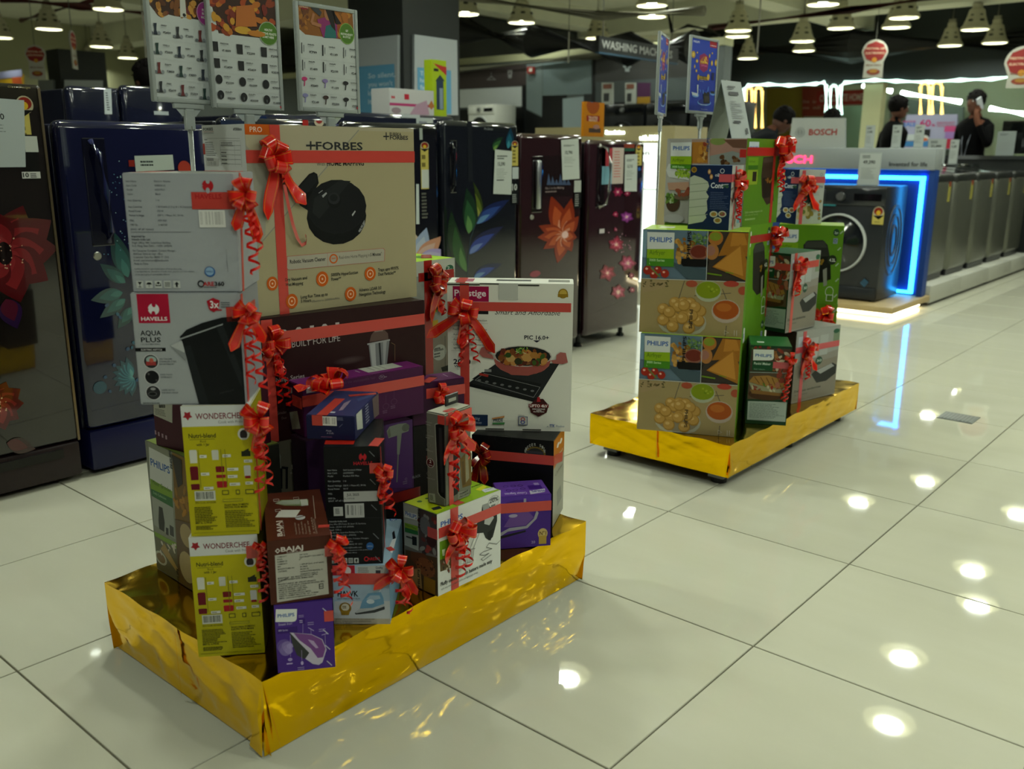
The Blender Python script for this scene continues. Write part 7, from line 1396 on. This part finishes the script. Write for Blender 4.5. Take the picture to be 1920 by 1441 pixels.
flat_board('shop_sign', 'red shop sign with white letters inside the far shop', 'sign', [(1532, 172), (1629, 167), (1626, 195), (1530, 198)], 19.5, .2, '8E2420', draw=lambda cv: cv.text('CHOCOLATE HOME', (898, 508), (1112, 502), 32, 'C8B8B0', .03), crop=CN)
flat_board('door_panel', 'pale green shop door below the red sign', 'door', [(1570, 200), (1640, 196), (1640, 300), (1570, 300)], 20.5, .1, '7E9A80')
flat_board('wall_panel', 'dark grey wall section behind the sale poster', 'panel', [(1668, 180), (1806, 200), (1806, 300), (1668, 300)], 20.8, .1, '4E564C')
def dr60(cv):
    cv.full if False else None
    cv.text('SALE', (565, 520), (700, 520), 46, '4A78C8', .05); cv.text('FESTIVE', (560, 478), (700, 478), 18, 'B8407A', .04); cv.text('60', (745, 522), (870, 522), 72, 'B82868', .06); cv.text('%', (880, 522), (920, 522), 26, 'B82868', .04); cv.text('DISCOUNT', (940, 494), (1140, 494), 22, 'B86080', .03); cv.text('ON ALL BRANDS', (940, 524), (1140, 524), 20, 'B86080', .03)
    cv.rect(530, 690, 870, 745, '3A78B0'); cv.rect(770, 555, 860, 640, '1a1a1c'); cv.ell(800, 655, 50, 36, 'C8C8C4'); cv.ell(800, 668, 40, 18, 'C86030'); cv.rect(610, 610, 690, 680, 'B8C0C0'); cv.rect(1010, 660, 1115, 770, 'B02840'); cv.rect(1040, 560, 1130, 660, '9A78B8'); cv.rect(1030, 520, 1150, 580, 'C04A80')
flat_board('sale_poster', 'lilac sale poster reading 60% between the two standing men', 'poster', [(1686, 280), (1793, 280), (1795, 214), (1700, 215)], 11.6, .04, 'A0A0BC', draw=dr60, crop=CP)
# hanging festival tags
def hang_tag(label, q, D, w, h, yaw, face=True):
    p = atD(q, D); r = empty('hanging_tag', p, math.radians(yaw), label, 'hanging tag', 'festival hanging tags'); r.matrix_world = Matrix.Translation(p) @ Matrix.Rotation(math.radians(yaw), 4, 'Z')
    b = MB(); n = 14; v = [(w * .42 * math.cos(t), 0, -w * .45 + w * .45 * math.sin(t)) for t in [math.pi * i / n for i in range(n + 1)]]; v = [(w * .5 * math.cos(math.pi * i / n), 0, -w * .5 + w * .5 * math.sin(math.pi * i / n)) for i in range(n + 1)]
    v += [(-w * .36, 0, -w * .85), (-w * .38, 0, -h), (w * .38, 0, -h), (w * .36, 0, -w * .85)]
    b.poly(v, 'B8B6A8'); b.poly([(x, .012, z) for x, y, z in v][::-1], 'B8B6A8')
    for i in range(len(v)): a_, c_ = v[i], v[(i + 1) % len(v)]; b.poly([a_, c_, (c_[0], .012, c_[2]), (a_[0], .012, a_[2])], 'A8A698')
    b.build('card', PAPER, r); k = Canvas(r, (-w / 2, 0, -h), (1, 0, 0), (0, 0, 1), (0, -1, 0), w, h, base=.002); k.unit = True; ar = w / h
    k.poly([(.5 + .44 * math.cos(t), .42 * ar / .9 + .40 * ar * math.sin(t)) for t in [2 * math.pi * i / 8 for i in range(8)]], '8E2420'); k.text('FESTIVAL OF', (.14, .38 * ar), (.86, .38 * ar), .05, 'E0C8A8', .03); k.text('ELECTRONICS', (.14, .55 * ar), (.86, .55 * ar), .05, 'E0C8A8', .03); k.ell(.5, .78 * ar, .1, .1 * ar, 'C88A2A'); k.text('MEGA DEALS', (.2, .68), (.8, .68), .04, '7a4a38', .02); k.ell(.5, .84, .26, .08, '8A3A28'); k.ell(.5, .82, .16, .05, 'A8782A'); k.build('card_print', PAPER)
    b = MB(); b.tube([(0, .006, 0), (0, .006, 3.75 - p.z)], .004, '6a6a60', 5); b.build('string', PAINT, r)
hang_tag('white festival tag with a red emblem hanging before the dark fascia', (1643, 74), 12.5, .34, .50, 30); hang_tag('festival tag hanging above the poppy refrigerator', (64, 84), 9, .19, .32, 58)
hang_tag('edge-on festival tag hanging right of the first tag at upper left', (135, 57), 8.5, .2, .34, 148 - 8); hang_tag('edge-on festival tag hanging left of the magenta badge sign', (268, 22), 8.5, .2, .40, 150); hang_tag('edge-on festival tag hanging left of the hanging department sign', (1068, 60), 9, .2, .28, 128); hang_tag('edge-on festival tag hanging between the paired lamps', (1428, -10), 10, .22, .60, 116); hang_tag('festival tag cut by the right edge of the photo', (1922, 86), 10.5, .38, .46, 20)
# department sign
ds = empty('department_sign', (-4, 7.15, 2.185), math.pi / 2, 'hanging black department sign with grey letters and blue lower edge', 'sign'); ds.matrix_world = Matrix.Translation((-4, 7.15, 2.185)) @ Matrix.Rotation(math.pi / 2, 4, 'Z')
part('board', ds, PAINT, ((0, 0, 0), (1.62, .05, .165), '1E2020')); part('edge_strip', ds, PAINT, ((0, -.002, -.012), (1.62, .052, .002), '33526A'))
cv = Canvas(ds, (0, 0, 0), (1, 0, 0), (0, 0, 1), (0, -1, 0), 1.62, .165); cv.unit = True; cv.text('WASHING MACHINES', (.03, .72), (.92, .72), .48, '9A9C98', .04); cv.build('lettering', PAINT)
for xx in (.1, 1.5): m = MB(); m.tube([(xx, .025, .16), (xx, .025, 1.56)], .006, '444444', 6); m.build('rod', PAINT, ds)
# poster boards on the columns
def col_board(label, face, quad, draw, X=None, Y=None):
    r = empty('poster_board', (0, 0, 0), 0, label, 'poster', 'column poster boards'); b = MB(); f_ = (lambda q: onX(q, X)) if X is not None else (lambda q: onY(q, Y)); t = Vector((-.03, 0, 0)) if X is not None else Vector((0, .03, 0))
    v = [f_(q) - t for q in quad]; w_ = [p + t * .9 for p in v]; b.poly(v, 'A8AEB0')
    for i in range(4): b.poly([v[i], w_[i], w_[(i + 1) % 4], v[(i + 1) % 4]], '8a9090')
    b.build('board', PAPER, r)
    cv = Canvas(r, (X + .03, -10, -1), (0, 1, 0), (0, 0, 1), (1, 0, 0), 40, 6) if X is not None else yplane(r, Y - .03); cv.k = .003; draw(cv); cv.build('print', PAPER)
def d1_(cv):
    cv.rect(640, 128, 742, 214, '5E9ABC')
    for i, t in enumerate(('So silent,', "you won't", 'know', "it's on.")): cv.text(t, (691, 147 + i * 16), (691 + len(t) * 5.1, 145 + i * 16), 9, 'B4CCD8', .03)
def d2_(cv):
    cv.rect(782, 126, 846, 214, '5E9ABC')
    for i, t in enumerate(('Turn up', 'hour by', 'family', 'minutes')): cv.text(t, (787, 141 + i * 13), (787 + len(t) * 5, 141 + i * 13), 8, 'B4CCD8', .03)
col_board("white poster board reading So silent on the dark column's left face", 0, [(600, 82), (751, 66), (751, 216), (600, 216)], d1_, Y=3.66)
col_board("white poster board on the dark column's right face, behind the green box", 0, [(772, 65), (852, 76), (854, 216), (772, 216)], d2_, X=-3.28)
col_board('white poster board lit by a lamp on the far left column', 0, [(119, 150), (191, 151), (191, 215), (120, 215)], lambda cv: cv.rect(122, 190, 150, 200, '5E9ABC'), X=-9.72)
col_board('white poster board on the shaded face of the far left column', 0, [(76, 150), (104, 150), (106, 225), (78, 225)], lambda cv: cv.rect(82, 188, 103, 197, '5E9ABC'), Y=3.99)
# things standing on the fridges
def topbox(name, label, q0, q1, X, z, h, d, col, draw=None, cat='box'):
    a, b_ = onX(q0, X), onX(q1, X); bx = Carton(name, label, cat, (X, a.y, z), 90, (b_.y - a.y, d, h), col)
    if draw: cv = bx.face('f'); draw(cv); cv.build('front_print')
    return bx
def irond(cv):
    cv.rect(728, 192, 815, 202, 'A83868'); havells(cv, 737, 182, 3.5, 'B02838', 'B8B8B4'); cv.rect(758, 176, 767, 187, 'B02838'); cv.poly([(768, 215), (780, 196), (800, 188), (805, 215)], 'A88898'); cv.ell(743, 207, 9, 6, '8a7a80'); cv.poly([(803, 198), (809, 188), (815, 198), (809, 206)], 'A86A38')
topbox('iron_box', 'white and pink iron box on the back-row navy refrigerator', (731, 217), (814, 217), -2.15, 1.356, .145, .16, 'B8B8B4', irond)
topbox('trimmer_kit_box', 'upright lime green box with a red corner beside the iron box', (811, 216), (838, 216), -2.2, 1.356, .335, .07, '9AB01E', lambda cv: (cv.poly([(812, 118), (838, 126), (838, 142)], 'A8302A'), cv.rect(813, 128, 822, 134, '222'), cv.rect(818, 150, 832, 206, '2A3A50'), cv.poly([(816, 152), (825, 140), (834, 152)], '2A3A40'), cv.rect(824, 165, 831, 205, '7a8a98')))
topbox('promo_standee', 'orange promotional standee on the maroon refrigerators', (1094, 250), (1132, 250), -1.42, 1.238, .205, .02, 'C07812', lambda cv: (cv.ell(1112, 198, 12, 16, '9A4A18'), cv.ell(1110, 184, 7, 8, '3A78A8'), cv.rect(1100, 216, 1124, 228, '8E2018'), cv.text('TRUSTED', (1103, 222), (1121, 222), 4, 'E0C8A8', .03), cv.text('BRANDS', (1104, 227), (1120, 227), 4, 'E0C8A8', .03), cv.rect(1104, 240, 1126, 249, '4a3a30'), cv.ell(1118, 238, 6, 4, 'A87A6a')), 'standee')
# wood kiosk beyond the fridges
ko = empty('kiosk', (0, 0, 0), 0, 'pale wood kiosk with lit white letters beyond the refrigerators', 'kiosk')
part('frame', ko, WOODP, ((-3.1, 5.0, 1.22), (-1.73, 5.5, 1.345), 'A89C72'), ((-1.87, 5.0, 0), (-1.73, 5.5, 1.22), 'A89C72'), ((-3.1, 5.0, 0), (-2.96, 5.5, 1.22), 'A89C72'))
part('lit_back', ko, LITPANEL, ((-2.96, 5.2, .1), (-1.87, 5.22, 1.22), 'fff'))
cv = yplane(ko, 5.0, crop=(860, 60, .20833), base=.006); cv.text('Revolution washer with AI DD', (1330, 920), (1815, 972), 30, 'fff', .05) if False else (cv.text('with AI DD', (1630, 972), (1815, 970), 40, 'fff', .05), cv.text('Revolution', (1325, 918), (1495, 915), 30, 'fff', .05)); cv.build('lit_lettering', WHITELED)
cv = yplane(ko, 5.2, crop=(860, 60, .20833), base=.004); cv.text('Revolution', (1340, 1105), (1718, 1105), 42, '2a3030', .01); cv.build('lettering', PAINT)
part('shelf', ko, FRAME, ((-2.96, 5.0, .86), (-1.87, 5.2, .868), 'fff'))
front_loader('washing_machine', 'black washing machine inside the pale wood kiosk', -2.6, 5.02, .1, .5, .16, .98, '101214', '2a2c2e', group='kiosk machine')
# machines against the back wall
for (q, Y, w_, h_, c, lab) in (((885, 300), 9.35, .45, .0, 'C8CAC0', 'white front loading washing machine high on the dark shelf at the back'),):
    a = onY((884, 215), 9.3); z1 = onY((884, 197), 9.3).z
    sh = empty('shelf_unit', (0, 0, 0), 0, 'long black shelf unit along the grey back wall', 'shelf'); part('shelf_body', sh, PAINT, ((-9.6, 9.2, 0), (-5.45, 9.9, z1 - .72), '101213'), ((-5.45, 9.2, 0), (-3.4, 9.9, .9), '101213'))
    front_loader('washing_machine', lab, onY((884, 200), 9.3).x, 9.22, z1 - .72, onY((933, 200), 9.3).x - onY((884, 200), 9.3).x, .5, .72, c, group='back wall washing machines')
for k in range(3): front_loader('washing_machine', ('black front loading washing machine under the shirt pictogram, %s from the left' % ORD[k]), -5.35 + k * .64, 9.22, .9, .6, .6, .87, '121416', '26282a', group='back wall washing machines')
for k, (x0, x1, c, lab) in enumerate(((1128, 1150, 'A8ACA4', 'white leaflet card standing left under the shirt pictogram'), (1172, 1192, 'A8ACA4', 'white leaflet card standing right under the shirt pictogram'), (1195, 1219, '4A2048', 'purple and yellow poster card under the shirt pictogram'))):
    flat_board('leaflet_card', lab, 'poster', [(x0, 195.5), (x1, 195), (x1, 155), (x0, 155)], 9.3, .01, c, PAPER, draw=(lambda cv, x0=x0, x1=x1, k=k: (cv.rect(x0 + 4, 175, x1 - 8, 190, '2a2c2c'), cv.rect(x0 + 3, 158, x1 - 3, 166, '7a4a38')) if k < 2 else cv.rect(x0, 182, x1, 194, 'A8801A')))
exs = flat_board('exit_sign', 'small lit red exit sign on the grey back wall', 'sign', [(988, 138), (999, 138), (999, 125), (988, 125)], 9.9, .05, 'A83830', draw=lambda cv: cv.rect(992, 128, 998, 134, 'E8E0D8'))
# left background
flat_board('banner', 'yellow and red banner above the poppy refrigerator', 'banner', [(-30, 160), (42, 162), (42, 139), (-30, 139)], 5.5, .03, 'B8901A', draw=lambda cv: (cv.rect(22, 142, 42, 161, 'A84A20'), cv.rect(-30, 139, 42, 143, '8A8CA8')))
for k, (x0, x1, y0, lab) in enumerate(((78, 93, 205, 'narrow grey refrigerator left of the dark navy refrigerators'), (97, 123, 196, 'pale grey refrigerator beside the dark navy refrigerators'))):
    a, b_ = onX((x0, 235), -2.9 - .7 * (1 - k)), onX((x1, 235), -2.9 - .7 * (1 - k))
    Fridge('refrigerator', lab, a.y, max(b_.y - a.y, .1), onX((x0, y0), -2.9).z, .1, '8E918A', '80837c', '5a5c58', x=-2.9 - .7 * (1 - k), r=.012)

# ------------------------------------------------------------------ people
def person(label, loc, yaw, H, shirt, trousers, skin, hair='0E0B0A', right='down', left='down', lean=0.0, phone=False):
    s = H / 1.75; r = empty('person', loc, yaw, label, 'person'); r.matrix_world = Matrix.Translation(loc) @ Matrix.Rotation(yaw, 4, 'Z')
    V = []; E = []; RR = []
    def ad(p, rad, to=None):
        p = Vector(p)
        if p.z > .95 and lean:
            c = Vector((0, 0, .95)); p = Matrix.Rotation(lean, 3, 'Y') @ (p - c) + c
        V.append(p * s); RR.append(rad * s); i = len(V) - 1
        if to is not None: E.append((to, i))
        return i
    pel = ad((0, 0, .95), .135); wa = ad((0, 0, 1.10), .125, pel); ch = ad((.01, 0, 1.28), .145, wa); ub = ad((0, 0, 1.40), .11, ch); nk = ad((.01, 0, 1.50), .058, ub); nt_ = ad((.02, 0, 1.57), .055, nk)
    hands = []
    for sg in (1, -1):
        h = ad((0, .09 * sg, .88), .095, pel); k = ad((.02, .10 * sg, .50), .065, h); a = ad((-.01, .10 * sg, .09), .045, k); ad((.13, .12 * sg, .04), .04, a)
        sh = ad((0, .175 * sg, 1.40), .068, ub); mode = left if sg > 0 else right
        if mode == 'phone': e = ad((.10, .27 * sg, 1.17), .048, sh); w_ = ad((.16, .14 * sg, 1.46), .034, e); d = Vector((-.02, -.03 * sg, .09)); f = Vector((-.3, .2 * sg, .9))
        elif mode == 'fwd': e = ad((.04, .24 * sg, 1.14), .048, sh); w_ = ad((.26, .18 * sg, 1.08), .034, e); d = Vector((.09, 0, -.01)); f = Vector((1, 0, -.2))
        else: e = ad((-.03, .23 * sg, 1.12), .048, sh); w_ = ad((.04, .25 * sg, .88), .034, e); d = Vector((.02, 0, -.09)); f = Vector((.2, 0, -1))
        P = Vector(V[w_]) / s
        if not (P.z > .95 and lean): pa = ad(P + d, .03, w_)
        else: V.append((P + d) * s); RR.append(.03 * s); pa = len(V) - 1; E.append((w_, pa))
        hands.append((P + d * .4) * s)
        Q = Vector(V[pa]) / s; sd = f.cross(Vector((1, 0, 0)) if abs(f.x) < .7 else Vector((0, 0, 1))).normalized(); f.normalize()
        for q in range(5):
            o = sd * (.026 * (q - 1.5) / 1.5) if q < 4 else sd * .045
            ln = (.055, .065, .06, .048, .035)[q]
            for p_, rad in ((Q + o + f * ln * .3, .0095), (Q + o + f * ln * .75 + Vector((.008, 0, 0)), .009), (Q + o * .9 + f * ln * 1.1 + Vector((.014, 0, 0)), .008)):
                V.append(p_ * s); RR.append(rad * s); E.append((pa if rad == .0095 else len(V) - 2, len(V) - 1))
    me = bpy.data.meshes.new('body'); me.from_pydata([tuple(v) for v in V], E, []); o = bpy.data.objects.new('body', me); COL.objects.link(o)
    sk = o.modifiers.new('s', 'SKIN'); su = o.modifiers.new('u', 'SUBSURF'); su.levels = su.render_levels = 1
    for i, d in enumerate(me.skin_vertices[0].data): d.radius = (RR[i], RR[i]); d.use_root = (i == 0)
    dg = bpy.context.evaluated_depsgraph_get(); em = o.evaluated_get(dg).to_mesh(); vs = [v.co.copy() for v in em.vertices]; fs = [tuple(p.vertices) for p in em.polygons]; bpy.data.objects.remove(o)
    b = MB(); nkz = Vector(V[nk])
    for f in fs:
        c = sum((vs[i] for i in f), Vector()) / len(f)
        col = shirt if c.z > .93 * s or (c.z > .8 * s and abs(c.y) < .17 * s) else trousers
        if any((c - h).length < .11 * s for h in hands) or (c - nkz).length < .06 * s and c.z > nkz.z: col = skin
        if c.z < .1 * s: col = '15120f'
        b.v.extend([tuple(vs[i]) for i in f]); n = len(b.v); b.f.append(tuple(range(n - len(f), n))); b.c.append(lin(col))
    bo = b.build('body', CLOTH, r)
    w = bmesh.new(); w.from_mesh(bo.data); bmesh.ops.remove_doubles(w, verts=w.verts, dist=1e-5); w.to_mesh(bo.data); w.free()
    bo.data.polygons.foreach_set('use_smooth', [True] * len(bo.data.polygons))
    hc = Vector(V[nt_]) + (Matrix.Rotation(lean, 3, 'Y') @ Vector((.02, 0, .075))) * s; HM = Matrix.Rotation(lean, 3, 'Y')
    def hp(p): return hc + HM @ (Vector(p) * s)
    b = MB(); b.sphere(hc, .1 * s, skin, 18, 14, (.95, .76, 1.15), HM); b.sphere(hp((.02, 0, -.06)), .07 * s, skin, 14, 10, (.95, .8, .9), HM)
    b.lathe([(.001, .035), (.010, .0), (.018, -.035), (.001, -.045)], skin, 8, Matrix.Translation(hp((.096, 0, -.005))) @ HM.to_4x4() @ Matrix.Scale(s, 4))
    for sg in (1, -1): b.sphere(hp((-.005, .078 * sg, -.005)), .03 * s, skin, 8, 6, (.7, .3, 1), HM)
    b.build('head', SKIN, r, smooth=True)
    b = MB()
    for sg in (1, -1): b.sphere(hp((.083, .032 * sg, .012)), .012 * s, 'D8D4CC', 8, 6, (.6, 1, .7), HM); b.sphere(hp((.089, .032 * sg, .012)), .006 * s, '15100c', 6, 5, (.6, 1, 1), HM); b.bbox((-.004, -.018, -.003), (.004, .018, .003), hair, .001, 1, Matrix.Translation(hp((.090, .033 * sg, .038))) @ HM.to_4x4())
    b.bbox((-.004, -.022, -.005), (.006, .022, .005), mixc(skin, '5a2018', .5), .002, 1, Matrix.Translation(hp((.086, 0, -.07))) @ HM.to_4x4()); b.build('face_features', SKIN, r)
    b = MB(); rnd = random.Random(int(H * 1000)); b.sphere(hp((-.014, 0, .032)), .108 * s, hair, 18, 12, (.98, .86, 1.0), HM)
    for q in range(60):
        a_ = rnd.uniform(0, 6.28); e_ = rnd.uniform(.25, 1.5); d = Vector((math.cos(a_) * math.cos(e_), math.sin(a_) * math.cos(e_) * .85, math.sin(e_))); 
        if d.x > .72 and d.z < .6: continue
        b.sphere(hp(Vector((-.012, 0, .03)) + d * .096), .024 * s, hair, 7, 5, (1, 1, .8), HM)
    b.build('hair', HAIR, r, smooth=True)
    return r, hc
yr = _y   # image-right direction in the floor plane
g = atD((1681, 183), 10.0); person('man in a black shirt seen in profile, facing right', (g.x, g.y, 0), yr + .1, 1.745, '060607', '0c0d10', '6A4434')
g = atD((1836, 172), 10.6); r_, hc = person('man in a black shirt holding a white phone to his ear', (g.x, g.y, 0), yr + math.pi + .45, 1.845, '060607', '0c0d10', '6A4434', left='phone')
ph = MB(); ph.bbox((-.007, -.038, -.075), (.007, .038, .075), 'C8CCD0', .006, 2, Matrix.Translation(r_.matrix_world @ (hc + Vector((.035, .092, -.02)))) @ Matrix.Rotation(yr + math.pi + .45, 4, 'Z') @ Matrix.Rotation(.5, 4, 'Y') @ Matrix.Rotation(1.45, 4, 'Z')); tag(ph.build('mobile_phone', PLASTIC), "white mobile phone held to the man's ear", 'phone')
m = MB(); m.tube([(.10, .06, 1.44), (.145, .05, 1.3), (.15, .02, 1.12), (.13, 0, .98)], .006, '8a8e98', 6); m.tube([(.10, -.06, 1.44), (.145, -.04, 1.3), (.15, -.01, 1.12), (.13, 0, .98)], .006, '8a8e98', 6); m.box((.135, -.03, .9), (.142, .03, .985), 'A84A50'); m.build('lanyard', CLOTH, r_)
g = atD((1468, 224), 8.6); person('stooping man in dark clothes behind the tent price card', (g.x - .3, g.y - .25, 0), yr + .2, 1.70, '1c1e22', '15161c', '5E3C2E', lean=.62, right='fwd', left='fwd')
g = atD((1558, 210), 9.2); person('person in a light blue shirt behind the brand board', (g.x, g.y, 0), yr - 1.2, 1.56, '5A86B4', '20242c', '6A4434')
g = atD((282, 120), 5.6); person('dark haired person behind the back-row refrigerators', (g.x, g.y, 0), yr + 2.6, g.z, '2a2c30', '15161c', '5E3C2E')

# ------------------------------------------------------------------ pieces that belong to a part hang under that part
UNDER = {'front_print': 'carton_body', 'side_print': 'carton_body', 'top_print': 'carton_body', 'end_print': 'carton_body', 'closing_tab': 'carton_body', 'flap_gap': 'carton_body', 'tab_slot': 'hang_tab',
         'bow': 'ribbon', 'bow_tail': 'bow', 'door_print': 'door', 'handle': 'door', 'handle_recess': 'door', 'lock': 'door', 'energy_label': 'door', 'price_card': 'door', 'edge_trim': 'door', 'drawer_grip': 'base_drawer',
         'vent_slot': 'shade', 'knob': 'control_panel', 'display': 'control_panel', 'drawer': 'control_panel', 'door_glass': 'door_ring', 'poster': 'panel', 'hair': 'head', 'face_features': 'head', 'card_print': 'card', 'lettering': 'board', 'print': 'board', 'foil_fold': 'foil_wrap'}
def base_name(o): return o.name.rsplit('.', 1)[0] if o.name[-3:].isdigit() and '.' in o.name else o.name
for root in [o for o in SC.objects if o.parent is None]:
    kids = list(root.children); first_of = {}
    for k in kids: first_of.setdefault(base_name(k), k)
    for k in kids:
        tgt = UNDER.get(base_name(k))
        if base_name(k) == 'bow_tail': tgt = 'ribbon'
        if tgt and tgt in first_of and first_of[tgt] is not k: k.parent = first_of[tgt]
